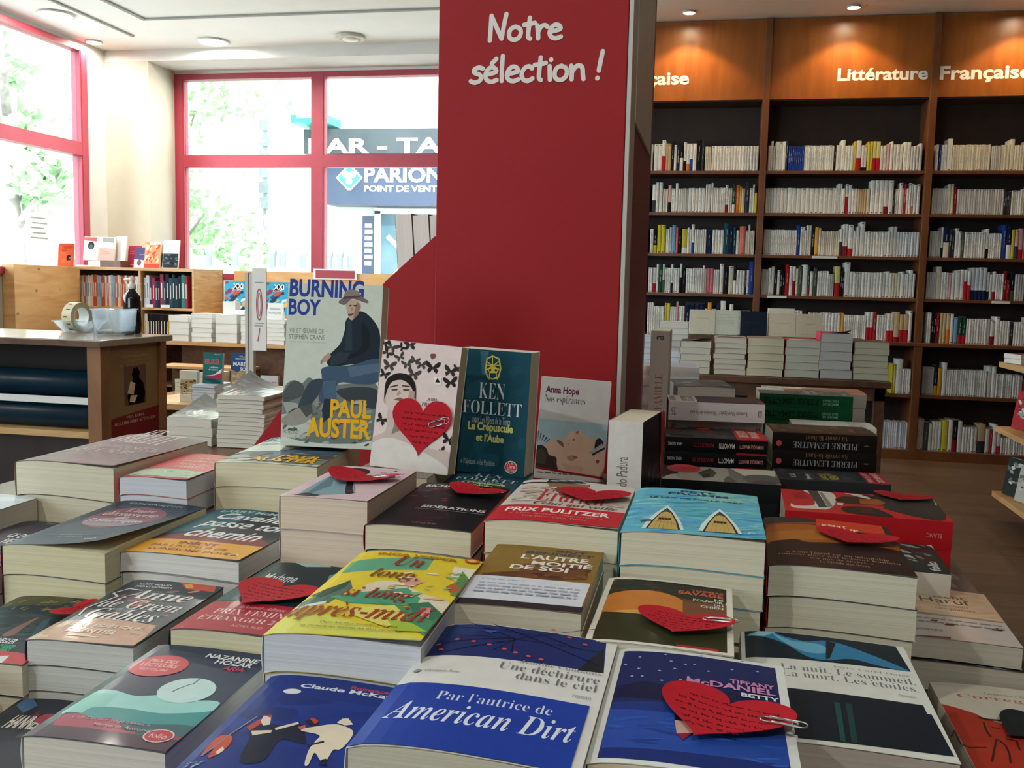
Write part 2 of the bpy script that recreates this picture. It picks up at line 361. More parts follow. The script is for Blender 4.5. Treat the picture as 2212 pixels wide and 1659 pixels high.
def place_book(key, mat4, label, group, name='book', cat='book'):
    r = empty(name, label=label, cat=cat, group=group); r.matrix_world = mat4
    for n_, me in zip(('page_block', 'cover'), BM[key]):
        c = bpy.data.objects.new(n_, me); COL.objects.link(c); c.parent = r
    return r
def copy_book(src, mat4, label, group):
    r = src.copy(); COL.objects.link(r); r.matrix_world = mat4; r['label'] = label; r['group'] = group
    for ch in src.children: c = ch.copy(); COL.objects.link(c); c.parent = r
    return r
def pose(x, y, z, yaw): return Matrix.Translation((x, y, z)) @ Matrix.Rotation(yaw, 4, 'Z')
# ------------------------------------------------------------------ the room
XL, YWIN, CEIL = -5.36, 8.30, 3.19
def window(name, a0, a1, mull, plane, axis, z0=1.20, z1=3.065, tr=(2.225, 2.335), jamb=.08):
    """red frame in a wall plane: axis 'x' runs along x at y=plane, axis 'y' runs along y at x=plane"""
    f = MB(); g = []
    def bx(u0, u1, za, zb, t0=-.05, t1=.05):
        if axis == 'x': f.box(u0, plane+t0, za, u1, plane+t1, zb)
        else: f.box(plane-t1, u0, za, plane-t0, u1, zb)
    xs = [(a0, a0+jamb)]+[(q-.052, q+.052) for q in mull]+[(a1-jamb, a1)]
    for u0, u1 in xs: bx(u0, u1, z0, z1)
    for (p, q), (r_, s_) in zip(xs[:-1], xs[1:]):
        for za, zb in ((z1-.05, z1), (z0, z0+.05), tr): bx(q+.0002, r_-.0002, za, zb, -.049, .049)
    for (p, q), (r_, s_) in zip(xs[:-1], xs[1:]):
        bx(q, q+.012, tr[1]+.002, z1-.052, -.046, -.03); bx(r_-.012, r_, tr[1]+.002, z1-.052, -.046, -.03); bx(q, q+.012, z0+.052, tr[0]-.002, -.046, -.03); bx(r_-.012, r_, z0+.052, tr[0]-.002, -.046, -.03)
    fr = structure(name, f, 'red_frame')
    for (p, q), (r_, s_) in zip(xs[:-1], xs[1:]):
        for za, zb in ((z0+.05, tr[0]), (tr[1], z1-.05)):
            mb = MB()
            if axis == 'x': mb.box(q, plane-.004, za, r_, plane+.004, zb)
            else: mb.box(plane-.004, q, za, plane+.004, r_, zb)
            mb.build('window_pane', 'window_glass', fr)
structure('floor', MB().box(-5.5, -3, -.1, 4.2, 8.5, 0), 'floor_boards')
structure('ceiling', MB().box(-5.5, -3, CEIL, 4.2, 8.5, CEIL+.15), 'ceiling_paint')
structure('ceiling_beam', MB().box(XL, 7.87, 3.09, -1.1, 8.5, CEIL), 'plaster')
structure('wall_back', MB().box(-1.1, 7.80, 0, 4.2, 7.95, CEIL), 'plaster')
structure('wall_return', MB().box(-1.2, 7.80, 0, -1.1, 8.5, CEIL), 'plaster')
structure('wall_right', MB().box(4.0, -3, 0, 4.2, 7.9, CEIL), 'oak_brown')
structure('wall_front', MB().box(-5.5, -1.8, 0, -4.5, -1.6, CEIL).box(-2.0, -1.8, 0, 4.2, -1.6, CEIL).box(-4.5, -1.8, 0, -2.0, -1.6, .85).box(-4.5, -1.8, 2.75, -2.0, -1.6, CEIL), 'plaster')
window('added_window_3', -4.5, -2.0, [-3.25], -1.7, 'x', z0=.85, z1=2.75, tr=(2.1, 2.2))  # unseen window, added and sized to light the books' near faces
w = MB().box(-5.5, 7.6, 0, XL, 8.5, CEIL).box(-5.5, -3, 0, XL, 7.6, 1.26).box(-5.5, -3, 3.15, XL, 7.6, CEIL).box(-5.5, -3, 1.26, XL, 1.6, 3.15)
structure('wall_left', w, 'plaster')
structure('wall_window', MB().box(XL, YWIN, 0, -1.1, YWIN+.2, 1.25).box(XL, YWIN, 3.06, -1.1, YWIN+.2, 3.09), 'plaster')
structure('wall_corner', MB().box(XL, 7.87, 0, -4.93, 8.5, 3.09), 'plaster_cream')
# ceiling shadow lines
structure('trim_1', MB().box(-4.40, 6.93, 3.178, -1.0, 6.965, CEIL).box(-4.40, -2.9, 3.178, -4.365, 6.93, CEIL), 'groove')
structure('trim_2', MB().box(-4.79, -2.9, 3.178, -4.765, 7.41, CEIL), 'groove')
window('window_1', -4.93, -1.15, [-3.52, -2.3], YWIN+.04, 'x')
window('window_2', 1.6, 7.58, [2.9, 4.4, 5.9], XL-.02, 'y', z1=3.15)
# notice stuck on the left window
ny = atX(88, 520, XL).y; nt_ = MB().box(XL-.0155, ny-.15, 1.46, XL-.0125, ny+.15, 1.70)
n_ = tag(nt_.build('paper_notice', 'sign_white'), 'small white printed notice stuck on the left window', 'notice')
nn = MB()
for i in range(5): nn.box(XL-.0124, ny-.1+.02*(i % 2), 1.49+i*.04, XL-.0119, ny+.1-.02*(i % 3), 1.502+i*.04)
nn.build('print_lines', 'groove', n_)
# ceiling lamps, and added fill spots over the table
def downlight(x, y, r, glow, label, warm=False, e=30):
    t = empty('ceiling_downlight', (x, y, CEIL), label=label, cat='ceiling light', group='recessed ceiling lights')
    MB().lathe([(r*1.12, -.001), (r*1.2, -.012), (r*1.02, -.016), (r, -.004)], 0, 0, 28).build('rim', 'alu' if warm else 'white_paint', t, smooth=True)
    MB().lathe([(r*.98, -.004), (r*.98, -.008), (.01, -.009)], 0, 0, 24).build('lamp_glass', glow, t)
    return t
for x, y, lab in ((-5.0, 6.74, 'bright round ceiling light nearest the left window'), (-4.186, 7.65, 'bright round ceiling light before the beam over the back window')):
    downlight(x, y, .115, 'lamp_glow', lab); spot('lamp_light', (x, y, CEIL-.03), 8, (1, .95, .85), 150, .5, .1)
downlight(-2.9, 4.3, .055, 'lamp_glow', 'round ceiling light over the low table, above the picture edge'); spot('lamp_light', (-2.9, 4.3, CEIL-.03), 8, (1, .95, .85), 150, .5, .06)
downlight(-5.24, 7.55, .06, 'lamp_glow', 'small glaring ceiling light in the corner of the two windows'); spot('lamp_light', (-5.24, 7.55, CEIL-.03), 2, (1, .92, .78), 150, .5, .06)
for x, lab in ((-.233, 'small recessed spotlight above the left visible bookcase bay'), (.894, 'small recessed spotlight above the middle bookcase bay'), (2.05, 'small recessed spotlight above the right bookcase bay')):
    downlight(x, 7.24, .042, 'spot_glow', lab, True); spot('shelf_spot', (x, 7.235, CEIL-.02), 8, (1, .62, .26), 112, .35, .03, (x, 7.30, 2.2))
for x, y, e in ((-1.35, 1.9, 1), (-.2, 2.6, .6), (-1.6, -.9, 3.2), (.35, -1.1, 3.4), (1.8, 4.6, .6)): spot('table_fill_spot', (x, y, CEIL-.02), 9*e, (1, .97, .92), 105, .8, .05, (x*.5-.2, y+(1.6 if y < 0 else -.2), .9))  # unseen spots without fixtures, added to brighten the table and near faces
t = empty('smoke_vent', (-2.954, 7.62, CEIL), label='round grey extractor disc on the ceiling before the beam', cat='vent')
MB().lathe([(.12, 0), (.125, -.02), (.11, -.028), (.08, -.030), (.078, -.022)], 0, 0, 28).build('rim', 'alu', t, smooth=True); MB().lathe([(.07, -.02), (.066, -.036), (.02, -.04)], 0, 0, 24).build('valve', 'white_paint', t, smooth=True)
# ------------------------------------------------------------------ street outside (overexposed by daylight)
structure('street_ground', MB().box(-30, 8.6, -.3, 12, 34, .1).box(-30, -12, -.3, -5.6, 8.6, .1).box(-5.6, -12, -.3, 6, -1.9, .1), 'asphalt')
bd = empty('street_building', (0, 16.55, .1), label='pale street building carrying the bar and betting shop signs', cat='building')
MB().box(-7.1, -.2, 0, 6, 4, 11).build('wall', 'facade', bd)
for i in range(4):
    for k in range(2):
        wn = MB().box(-5.9+i*2.6, -.26, 4.9+k*2.9, -4.7+i*2.6, -.2, 7.2+k*2.9).build('window', 'sign_white', bd); MB().box(-5.8+i*2.6, -.27, 5.3+k*2.9, -4.8+i*2.6, -.26, 7.1+k*2.9).build('pane', 'shop_glass', wn)
b2 = empty('street_building', (-13, 26, .1), label='distant white apartment building behind the street trees', cat='building')
MB().box(-9, 0, 0, 5, 4, 14).build('wall', 'facade', b2)
sb = tag(MB().box(-7.05, 16.0, 3.40, 2, 16.3495, 3.82).build('bar_sign', 'sign_dark'), 'dark shop sign reading BAR - TABAC seen through the window', 'shop sign')
q = MB(); wall_text(q, 'BAR - TABAC', -6.95, 3.40, -3.42, 3.665, 15.985); q.build('lettering', 'sign_white', sb)
sn = tag(MB().box(-6.58, 15.9, 2.52, 2, 16.3495, 3.30).build('betting_sign', 'sign_navy'), 'navy betting shop sign with white diamond logo, below the bar sign', 'shop sign')
q = MB(); wall_text(q, 'PARIONS SPORT', -5.89, 2.90, -3.02, 3.16, 15.885); wall_text(q, 'POINT DE VENTE', -5.89, 2.745, -4.50, 2.85, 15.885); q.build('lettering', 'sign_white', sn)
q = MB(); cx, cz = -6.16, 2.98
for s_, mi in ((.24, 0), (.205, 1)): q.prism([(cx-s_, cz), (cx-s_*.12, cz-s_*.88), (cx+s_*.12, cz-s_*.88), (cx+s_, cz), (cx+s_*.12, cz+s_*.88), (cx-s_*.12, cz+s_*.88)], 'y', 15.88-.004*mi, 15.9, mi)
for dx, dz in ((-.06, .05), (.06, .05), (0, -.06)): q.prism([(cx+dx+.062*math.cos(k*.7), cz+dz+.062*math.sin(k*.7)) for k in range(9)], 'y', 15.868, 15.876, 0)
q.build('diamond_logo', ['sign_white', 'sign_green'], sn)
sd = empty('shop_window', (0, 16.249, 0), label='betting shop window of blue posters in a white frame', cat='shop window')
MB().box(-5.83, 0, .2, -5.72, .1, 2.45).box(-5.83, 0, 2.40, -3.5, .1, 2.49).build('frame', 'sign_white', sd); MB().box(-5.72, .03, .2, -3.5, .08, 2.40).build('poster_glass', 'shop_glass', sd)
q = MB(); r_ = random.Random(4)
for i in range(12):
    x, z, l, a = r_.uniform(-5.6, -4.2), r_.uniform(1.3, 2.3), r_.uniform(.15, .4), r_.choice((.7, .8, 2.4)); dx, dz = l*math.cos(a)/2, l*math.sin(a)/2; nx, nz = -.04*math.sin(a), .04*math.cos(a)
    q.prism([(x-dx-nx, z-dz-nz), (x+dx-nx, z+dz-nz), (x+dx+nx, z+dz+nz), (x-dx+nx, z-dz+nz)], 'y', .02, .029)
q.build('arrow_print', 'sign_white', sd)
pb_ = tag(MB().box(-6.07, 16.3, 1.2, -5.84, 16.3495, 2.36).build('street_poster', 'sign_navy'), 'narrow blue poster beside the betting shop window', 'poster')
q = MB()
for i in range(7): q.box(-6.02, 16.29, 1.5+i*.11, -5.9+.02*(i % 2), 16.299, 1.57+i*.11)
q.build('print_lines', 'sign_white', pb_)
gs = tag(MB().box(-7.16, 15.7, 3.88, -6.5, 16.3495, 4.02).build('street_sign', 'sign_green'), 'turquoise street sign panel above the bar sign', 'sign')
MB().box(-7.05, 15.69, 3.96, -6.62, 15.7, 4.2).build('white_panel', 'sign_white', gs)
ms = empty('street_sign', (-7.77, 16, .1), label='tall slim street mast with stacked dark sign boxes', cat='sign mast')
MB().box(-.03, -.03, 0, .03, .03, 4.4).build('mast', 'metal_grey', ms)
for k in range(6): MB().box(-.10, -.06, 2.35+k*.27, .08, .06, 2.55+k*.27).build('sign_box', 'metal_grey', ms)
def tree(x, y, h, cr, n, seed, label, zc=None):
    r = random.Random(seed); t = empty('street_tree', (x, y, .1), label=label, cat='tree')
    tr = MB().tube([(0, 0, 0), (.05, 0, h*.2), (-.03, .02, h*.4), (.03, 0, h*.62)], .16, 10, taper=.55)
    for k in range(6): a = k*1.05+r.random(); tr.tube([(0, 0, h*(.30+.05*k)), (.5*math.cos(a), .5*math.sin(a), h*(.42+.05*k)), (1.1*math.cos(a), 1.1*math.sin(a), h*(.56+.05*k))], .06, 6, taper=.4)
    tr.build('trunk', 'tree_bark', t, smooth=True)
    f = MB()
    for i in range(n):
        c = r.randint(0, 11); a = c*2.4; cc = Vector((cr*.62*math.cos(a), cr*.62*math.sin(a), (zc or h*.72)+((c*37) % 11-5)*h*.06))
        p = cc+Vector((r.gauss(0, cr*.26), r.gauss(0, cr*.26), r.gauss(0, cr*.24))); s = r.uniform(.06, .15)
        u = Vector((r.gauss(0, 1), r.gauss(0, 1), r.gauss(0, 1))).normalized(); v = u.orthogonal().normalized()
        f.add([p-u*s, p+v*s*.5, p+u*s, p-v*s*.5], [(0, 1, 2, 3)])
    f.build('foliage', 'leaf', t); return t
tree(atY(384, 400, 14.4).x, 14.4, 5.4, 1.7, 3000, 1, 'leafy green street tree behind the left pane of the back window', 2.9)
lt = atX(22, 470, -8.0); tree(-8.0, lt.y, 5.2, .62, 1500, 3, 'street tree with forked trunk seen through the left window')
lt2 = atX(-230, 300, -13); tree(-13, lt2.y+1.5, 7, 1.8, 3000, 5, 'pale leafy tree farther off through the left window')
# parked car
cr_ = empty('street_car', (-8.1, 13.0, .1), .15, label='grey hatchback parked behind the left pane of the back window', cat='car')
prof = [(-2, .35), (-2, .8), (-1.5, .92), (-.9, 1.38), (.6, 1.45), (1.5, 1.0), (2, .9), (2.05, .35)]
MB().prism(prof, 'y', -.8, .8).build('body', 'car_paint', cr_, bevel=.05)
MB().prism([(-1.35, .95), (-.85, 1.33), (.55, 1.4), (1.3, 1.0)], 'y', -.815, .815).build('side_window', 'car_glass', cr_); 
for wx in (-1.25, 1.3):
    for wy in (-.75, .75): 
        wl = MB().tube([(wx, wy-.1, .32), (wx, wy+.1, .32)], .32, 20).build('wheel', 'rubber', cr_); MB().tube([(wx, wy-.11, .32), (wx, wy+.11, .32)], .17, 14).build('hubcap', 'alu', wl)
for i, (px_, yy) in enumerate(((452, 12), (508, 12), (590, 12.3), (612, 12.3), (655, 12.4), (712, 12.6), (735, 12.6), (757, 12.6))):
    p = atY(px_, 575, yy); t = empty('street_bollard', (p.x, yy, .1), label='dark pavement post, %s from the left along the kerb outside' % ordn(i+1), cat='bollard', group='posts along the pavement')
    MB().lathe([(.04, 0), (.04, 1.42), (.055, 1.45), (.05, 1.53), (.01, 1.57)], 0, 0, 10).build('post', 'metal_grey', t, smooth=True)
    MB().lathe([(.05, 1.2), (.05, 1.26)], 0, 0, 10).build('collar', 'sign_white', t)
# ------------------------------------------------------------------ the big bookcase
YF = 7.466; BK = 7.78; SH = [2.09, 1.782, 1.474, 1.175, .856, .478, .069]; UX = [-.836, .319, 1.474, 2.629]; UW = .048
bc = empty('bookcase', (0, YF, 0), label='tall cherry wood bookcase with lit orange fascia covering the right wall', cat='bookcase')
def bcp(name, mb, m, **k): return mb.build(name, m, bc, **k)
bcp('back_panel', MB().box(UX[0], .285, .02, UX[-1]+UW, .31, 3.185), 'dark_back')
for i, x in enumerate(UX):
    bcp('upright', MB().box(x, -.012, .856, x+UW, .30, 3.185), 'cherry', bevel=.002); bcp('upright', MB().box(x-.004, -.06, .0, x+UW+.004, .29, .83), 'cherry', bevel=.002)
for i in range(3):
    x0, x1 = UX[i]+UW+.0005, UX[i+1]-.0005
    for z in SH[:4]: bcp('shelf', MB().box(x0, 0, z-.022, x1, .285, z), 'cherry')
    bcp('shelf', MB().box(x0+.004, -.05, SH[5]-.024, x1-.004, .285, SH[5]), 'cherry')
    fa = bcp('fascia_panel', MB().box(x0, .02, 2.61, x1, .055, 3.185), 'orange_veneer')
    bcp('shelf', MB().box(x0, .03, 2.60, x1, .285, 2.609), 'dark_back')
    T_ = {0: [('Française', -.772, -.170)], 1: [('Littérature', .838, 1.455)], 2: [('Française', 1.533, 2.135)]}[i]
    if i == 0: T_ = [('Française', -.80, -.222)]
    for s_, a, b in T_:
        v, f = typeset(s_, 'b'); q = MB(); zb = atY(1820, 174, YF).z; zt = atY(1820, 146, YF).z
        if 'ç' in s_: za = zb-.026
        else: za = zb
        q.add([(a+p[0]*(b-a), .0185, za+p[1]*(zt-za)) for p in v], f); q.build('lettering', 'sign_white', fa)
bcp('ledge', MB().box(UX[0], -.075, .83, UX[-1]+UW, .285, .856), 'cherry', bevel=.003)
bcp('shelf', MB().box(UX[0], -.05, .045, UX[-1]+UW, .285, .069), 'cherry'); bcp('plinth', MB().box(UX[0], -.075, 0, UX[-1]+UW, -.05, .069), 'cherry')
RUNS = [
[0,-.46,-.401,2,.201,"w"],
[0,-.401,-.375,1,.229,"w","r",.49],
[0,-.375,-.333,2,.204,"t"],
[0,-.333,-.31,1,.223,"k"],
[0,-.31,-.291,1,.194,"w"],
[0,-.291,-.267,1,.196,"n"],
[0,-.267,-.242,1,.191,"k","w",.51],
[0,-.239,-.217,1,.213,"w","k",.36],
[0,-.217,-.191,1,.203,"w","o",.27],
[0,-.191,-.17,1,.203,"w","b",.44],
[0,-.17,-.144,1,.203,"w"],
[0,-.142,-.106,1,.227,"k"],
[0,-.106,-.088,1,.225,"d"],
[0,-.08,-.036,4,.18,"c"],
[0,-.032,.31,17,.184,"w"],
[0,.377,.398,1,.186,"g"],
[0,.398,.414,1,.218,"w"],
[0,.414,.429,1,.18,"g"],
[0,.432,.505,3,.215,"w"],
[0,.507,.517,1,.227,"d"],
[0,.523,.634,8,.183,"b"],
[0,.636,.845,15,.184,"w"],
[0,.847,.859,1,.184,"k"],
[0,.861,.894,1,.186,"w"],
[0,.894,.922,1,.223,"w"],
[0,.923,.982,3,.183,"w"],
[0,.983,.999,1,.212,"y"],
[0,1.0,1.034,1,.217,"w","r",.43],
[0,1.037,1.074,2,.183,"w","k",.15],
[0,1.077,1.114,2,.211,"y"],
[0,1.116,1.166,2,.211,"Y","r",.44],
[0,1.167,1.21,2,.182,"w"],
[0,1.212,1.234,1,.194,"p"],
[0,1.235,1.253,1,.21,"w"],
[0,1.255,1.321,3,.188,"w"],
[0,1.325,1.375,2,.206,"w"],
[0,1.376,1.43,3,.175,"w"],
[0,1.431,1.476,2,.196,"w"],
[0,1.543,1.563,1,.186,"w"],
[0,1.565,1.581,1,.19,"b"],
[0,1.582,1.618,2,.184,"w"],
[0,1.62,1.655,1,.226,"w"],
[0,1.657,1.909,16,.183,"c"],
[0,1.915,1.977,5,.176,"g"],
[0,1.979,2.034,3,.182,"c"],
[0,2.035,2.064,1,.221,"c"],
[0,2.065,2.133,4,.179,"c"],
[1,-.462,-.435,1,.207,"w","d",.43],
[1,-.435,-.413,1,.224,"w"],
[1,-.41,-.385,1,.223,"w"],
[1,-.381,-.345,3,.176,"w"],
[1,-.343,-.318,1,.202,"p","k",.37],
[1,-.317,-.29,2,.178,"w"],
[1,-.288,-.268,1,.219,"w"],
[1,-.266,-.231,2,.178,"w"],
[1,-.231,-.192,3,.18,"g"],
[1,-.191,-.066,5,.181,"w"],
[1,-.064,-.05,1,.209,"w"],
[1,-.049,-.026,1,.21,"w"],
[1,-.023,-.007,1,.221,"w"],
[1,-.006,.082,7,.184,"w"],
[1,.083,.102,1,.206,"w","R",.29],
[1,.104,.132,2,.181,"w"],
[1,.134,.153,1,.211,"G","w",.29],
[1,.154,.16,1,.2,"r"],
[1,.161,.186,1,.207,"o"],
[1,.186,.202,1,.195,"O"],
[1,.202,.225,2,.181,"c"],
[1,.227,.258,1,.224,"d"],
[1,.258,.282,1,.182,"w"],
[1,.282,.295,1,.21,"w"],
[1,.295,.315,1,.2,"k","y",.73],
[1,.372,.43,4,.183,"g"],
[1,.431,.532,4,.183,"w"],
[1,.533,.884,11,.184,"w"],
[1,.886,.909,1,.213,"w"],
[1,.824,.884,3,.184,"w"],
[1,.884,.911,1,.218,"w"],
[1,.912,.94,1,.182,"w"],
[1,.942,.964,1,.212,"w","r",.59],
[1,.964,.987,1,.207,"e"],
[1,.987,1.026,2,.181,"w"],
[1,1.027,1.089,4,.181,"t"],
[1,1.09,1.113,1,.181,"c"],
[1,1.116,1.147,1,.241,"w"],
[1,1.148,1.177,1,.241,"w"],
[1,1.178,1.209,1,.241,"w"],
[1,1.209,1.241,1,.241,"w","R",.22],
[1,1.242,1.274,1,.24,"w"],
[1,1.275,1.283,1,.181,"k"],
[1,1.287,1.312,2,.18,"w"],
[1,1.313,1.338,1,.223,"w"],
[1,1.339,1.347,1,.184,"c"],
[1,1.348,1.362,1,.218,"r"],
[1,1.363,1.379,1,.184,"w"],
[1,1.38,1.396,1,.223,"w"],
[1,1.396,1.412,1,.218,"w","o",.26],
[1,1.412,1.479,3,.212,"w"],
[1,1.539,1.644,9,.185,"g"],
[1,1.644,1.684,2,.213,"c"],
[1,1.686,1.707,1,.195,"R"],
[1,1.708,2.019,20,.179,"g"],
[1,2.022,2.064,4,.163,"d"],
[1,2.067,2.154,6,.172,"w"],
[2,-.466,-.442,2,.181,"w"],
[2,-.441,-.415,1,.177,"k","y",.34],
[2,-.412,-.383,1,.213,"y"],
[2,-.382,-.353,1,.213,"y"],
[2,-.352,-.345,1,.184,"L"],
[2,-.345,-.322,2,.184,"w"],
[2,-.321,-.303,1,.195,"e"],
[2,-.302,-.274,1,.212,"l"],
[2,-.272,-.255,1,.194,"s"],
[2,-.254,-.227,1,.191,"k"],
[2,-.226,-.186,1,.183,"y","w",.24],
[2,-.186,-.169,1,.194,"w"],
[2,-.168,-.154,1,.18,"w"],
[2,-.154,-.134,1,.219,"w","b",.38],
[2,-.132,-.046,6,.181,"w"],
[2,-.045,-.001,1,.185,"n"],
[2,.0,.083,4,.18,"w"],
[2,.085,.125,1,.231,"T"],
[2,.126,.152,1,.217,"n"],
[2,.152,.175,1,.203,"T"],
[2,.177,.198,1,.179,"w"],
[2,.2,.241,1,.209,"s"],
[2,.242,.264,1,.179,"c"],
[2,.264,.277,1,.222,"c"],
[2,.278,.309,3,.179,"c"],
[2,.373,.427,4,.186,"g"],
[2,.428,.615,14,.185,"w"],
[2,.616,.639,1,.22,"b"],
[2,.64,.671,2,.21,"w"],
[2,.672,.683,1,.185,"w"],
[2,.684,.718,2,.219,"w"],
[2,.719,.743,1,.209,"k"],
[2,.743,.771,1,.208,"O"],
[2,.772,.786,1,.201,"w"],
[2,.788,.919,10,.18,"c"],
[2,.916,.94,1,.194,"w","d",.54],
[2,.941,.976,2,.233,"w","R",.31],
[2,.978,1.014,1,.228,"w","r",.24],
[2,1.014,1.033,1,.186,"w"],
[2,1.034,1.057,1,.214,"w"],
[2,1.059,1.094,1,.249,"w"],
[2,1.094,1.271,9,.181,"w"],
[2,1.272,1.317,2,.216,"g"],
[2,1.317,1.472,8,.18,"e"],
[2,1.542,1.618,5,.19,"g"],
[2,1.62,1.634,1,.217,"w","k",.33],
[2,1.636,1.674,1,.217,"n","c",.5],
[2,1.674,1.71,2,.2,"d"],
[2,1.713,1.738,1,.21,"w"],
[2,1.738,1.756,1,.188,"w"],
[2,1.757,1.777,1,.188,"v"],
[2,1.778,1.918,9,.184,"w"],
[2,1.919,1.94,1,.208,"w","k",.32],
[2,1.941,2.025,6,.177,"w"],
[2,2.028,2.057,1,.238,"b"],
[2,2.058,2.088,1,.231,"n","w",.42],
[2,2.089,2.11,1,.204,"y"],
[2,2.112,2.135,1,.204,"p","d",.43],
[2,2.136,2.165,1,.214,"p","r",.3],
[2,2.167,2.177,1,.204,"s"],
[3,-.469,-.436,2,.188,"w"],
[3,-.435,-.411,1,.188,"w","r",.36],
[3,-.409,-.391,1,.216,"w"],
[3,-.389,-.363,1,.217,"G"],
[3,-.362,-.345,1,.215,"c","v",.45],
[3,-.344,-.299,3,.188,"w"],
[3,-.298,-.283,1,.215,"w","n",.35],
[3,-.282,-.234,3,.187,"w"],
[3,-.231,-.214,1,.22,"w","k",.54],
[3,-.212,-.185,1,.205,"k"],
[3,-.184,-.137,3,.185,"w"],
[3,-.135,-.061,5,.19,"w"],
[3,-.061,-.044,1,.211,"w"],
[3,-.043,-.031,1,.186,"p"],
[3,-.03,-.005,1,.19,"P"],
[3,-.005,.021,1,.19,"P"],
[3,.022,.064,3,.182,"w"],
[3,.067,.094,1,.225,"w"],
[3,.095,.132,1,.196,"k"],
[3,.133,.169,1,.21,"c"],
[3,.17,.19,1,.21,"k","w",.49],
[3,.191,.254,3,.179,"w"],
[3,.255,.264,1,.178,"k"],
[3,.265,.283,1,.181,"w"],
[3,.283,.318,1,.245,"b"],
[3,.371,.425,5,.191,"g"],
[3,.426,.447,1,.202,"w"],
[3,.448,.467,1,.212,"w"],
[3,.469,.489,1,.236,"k"],
[3,.489,.509,1,.187,"w"],
[3,.51,.544,2,.19,"k"],
[3,.546,.575,1,.228,"r"],
[3,.576,.6,1,.217,"w"],
[3,.601,.621,1,.215,"w","R",.51],
[3,.622,.641,1,.2,"c"],
[3,.642,.667,1,.221,"v"],
[3,.669,.706,1,.23,"w"],
[3,.707,.724,1,.221,"d","r",.27],
[3,.725,.747,1,.182,"w"],
[3,.748,.776,1,.21,"v"],
[3,.778,.86,5,.185,"w"],
[3,.861,.896,3,.164,"g"],
[3,.9,.938,1,.222,"Y","r",.45],
[3,.942,.967,2,.187,"k"],
[3,.968,1.007,1,.254,"w"],
[3,1.008,1.051,2,.186,"w"],
[3,1.052,1.09,2,.184,"g"],
[3,1.09,1.256,8,.182,"w"],
[3,1.257,1.284,1,.192,"w"],
[3,1.284,1.358,4,.18,"c"],
[3,1.359,1.386,1,.192,"w"],
[3,1.387,1.417,2,.178,"w"],
[3,1.418,1.444,1,.204,"w"],
[3,1.445,1.478,2,.179,"w"],
[3,1.54,1.604,6,.192,"g"],
[3,1.604,1.639,1,.233,"c"],
[3,1.64,1.69,3,.193,"w"],
[3,1.691,1.71,1,.188,"p"],
[3,1.71,1.732,1,.191,"w"],
[3,1.733,1.768,1,.208,"w"],
[3,1.768,1.793,1,.215,"w"],
[3,1.794,1.817,1,.214,"w","r",.61],
[3,1.818,1.84,1,.207,"w","r",.5],
[3,1.842,1.894,2,.231,"e","n",.3],
[3,1.894,1.946,2,.231,"e","n",.3],
[3,1.947,1.965,1,.2,"w","n",.31],
[3,1.965,1.984,1,.183,"w"],
[3,1.985,2.006,1,.206,"w","R",.3],
[3,2.006,2.059,4,.191,"w"],
[3,2.06,2.078,1,.209,"R"],
[3,2.079,2.101,1,.149,"R"],
[3,2.102,2.132,1,.196,"k","v",.38],
[3,2.133,2.199,4,.189,"g"],
[4,-.465,-.419,3,.239,"w"],
[4,-.418,-.337,5,.213,"w"],
[4,-.335,-.294,2,.238,"y"],
[4,-.292,-.248,3,.212,"w"],
[4,-.248,-.231,1,.252,"p"],
[4,-.229,-.183,3,.219,"w"],
[4,-.181,-.11,2,.244,"n"],
[4,-.108,-.035,2,.243,"n"],
[4,-.033,-.014,1,.203,"w"],
[4,-.013,.017,1,.25,"O"],
[4,.019,.054,2,.203,"w"],
[4,.055,.082,1,.242,"n"],
[4,.083,.121,1,.265,"w"],
[4,.122,.149,2,.196,"w"],
[4,.15,.178,1,.242,"w"],
[4,.18,.321,8,.195,"w"],
[4,.395,.462,4,.183,"k"],
[4,.464,.681,12,.207,"w"],
[4,.682,.69,1,.17,"P"],
[4,.691,.721,1,.213,"k"],
[4,.724,.824,6,.196,"w"],
[4,.825,.955,6,.198,"w"],
[4,.957,.981,1,.2,"O"],
[4,.982,1.137,12,.186,"w"],
[4,1.139,1.184,2,.21,"w","r",.47],
[4,1.186,1.207,1,.213,"r"],
[4,1.21,1.279,4,.192,"w"],
[4,1.28,1.329,2,.203,"w","r",.39],
[4,1.33,1.367,1,.218,"t","R",.16],
[4,1.369,1.397,1,.2,"t","r",.44],
[4,1.398,1.432,1,.2,"t","r",.44],
[4,1.422,1.487,2,.228,"w"],
[4,1.557,1.585,2,.221,"w"],
[4,1.587,1.62,2,.215,"k"],
[4,1.621,1.643,1,.215,"R"],
[4,1.645,1.687,2,.217,"t"],
[4,1.689,1.715,1,.217,"t","o",.47],
[4,1.716,1.738,1,.214,"w"],
[4,1.74,1.768,1,.191,"l"],
[4,1.77,1.823,2,.197,"G","r",.31],
[4,1.825,1.984,9,.182,"w"],
[4,1.986,2.016,1,.173,"w","R",.35],
[4,2.017,2.049,1,.203,"w"],
[4,2.05,2.116,4,.173,"w"],
[4,2.117,2.139,1,.167,"d"],
[4,2.141,2.22,5,.167,"w"],
[5,1.329,1.345,1,.215,"y"],
[5,1.346,1.362,1,.215,"y"],
[5,1.363,1.408,1,.252,"w"],
[5,1.409,1.481,5,.182,"w"],
[5,1.547,1.624,6,.201,"g"],
[5,1.626,1.651,1,.212,"n","O",.32],
[5,1.653,1.679,1,.195,"O"],
[5,1.681,1.71,1,.238,"w"],
[5,1.712,1.983,18,.188,"w"],
[5,1.987,2.043,2,.221,"w"],
[5,2.045,2.152,8,.17,"w"],
[5,2.156,2.221,4,.166,"w"],
[5,2.225,2.247,1,.136,"r"],
[6,1.245,1.469,16,.194,"e"],
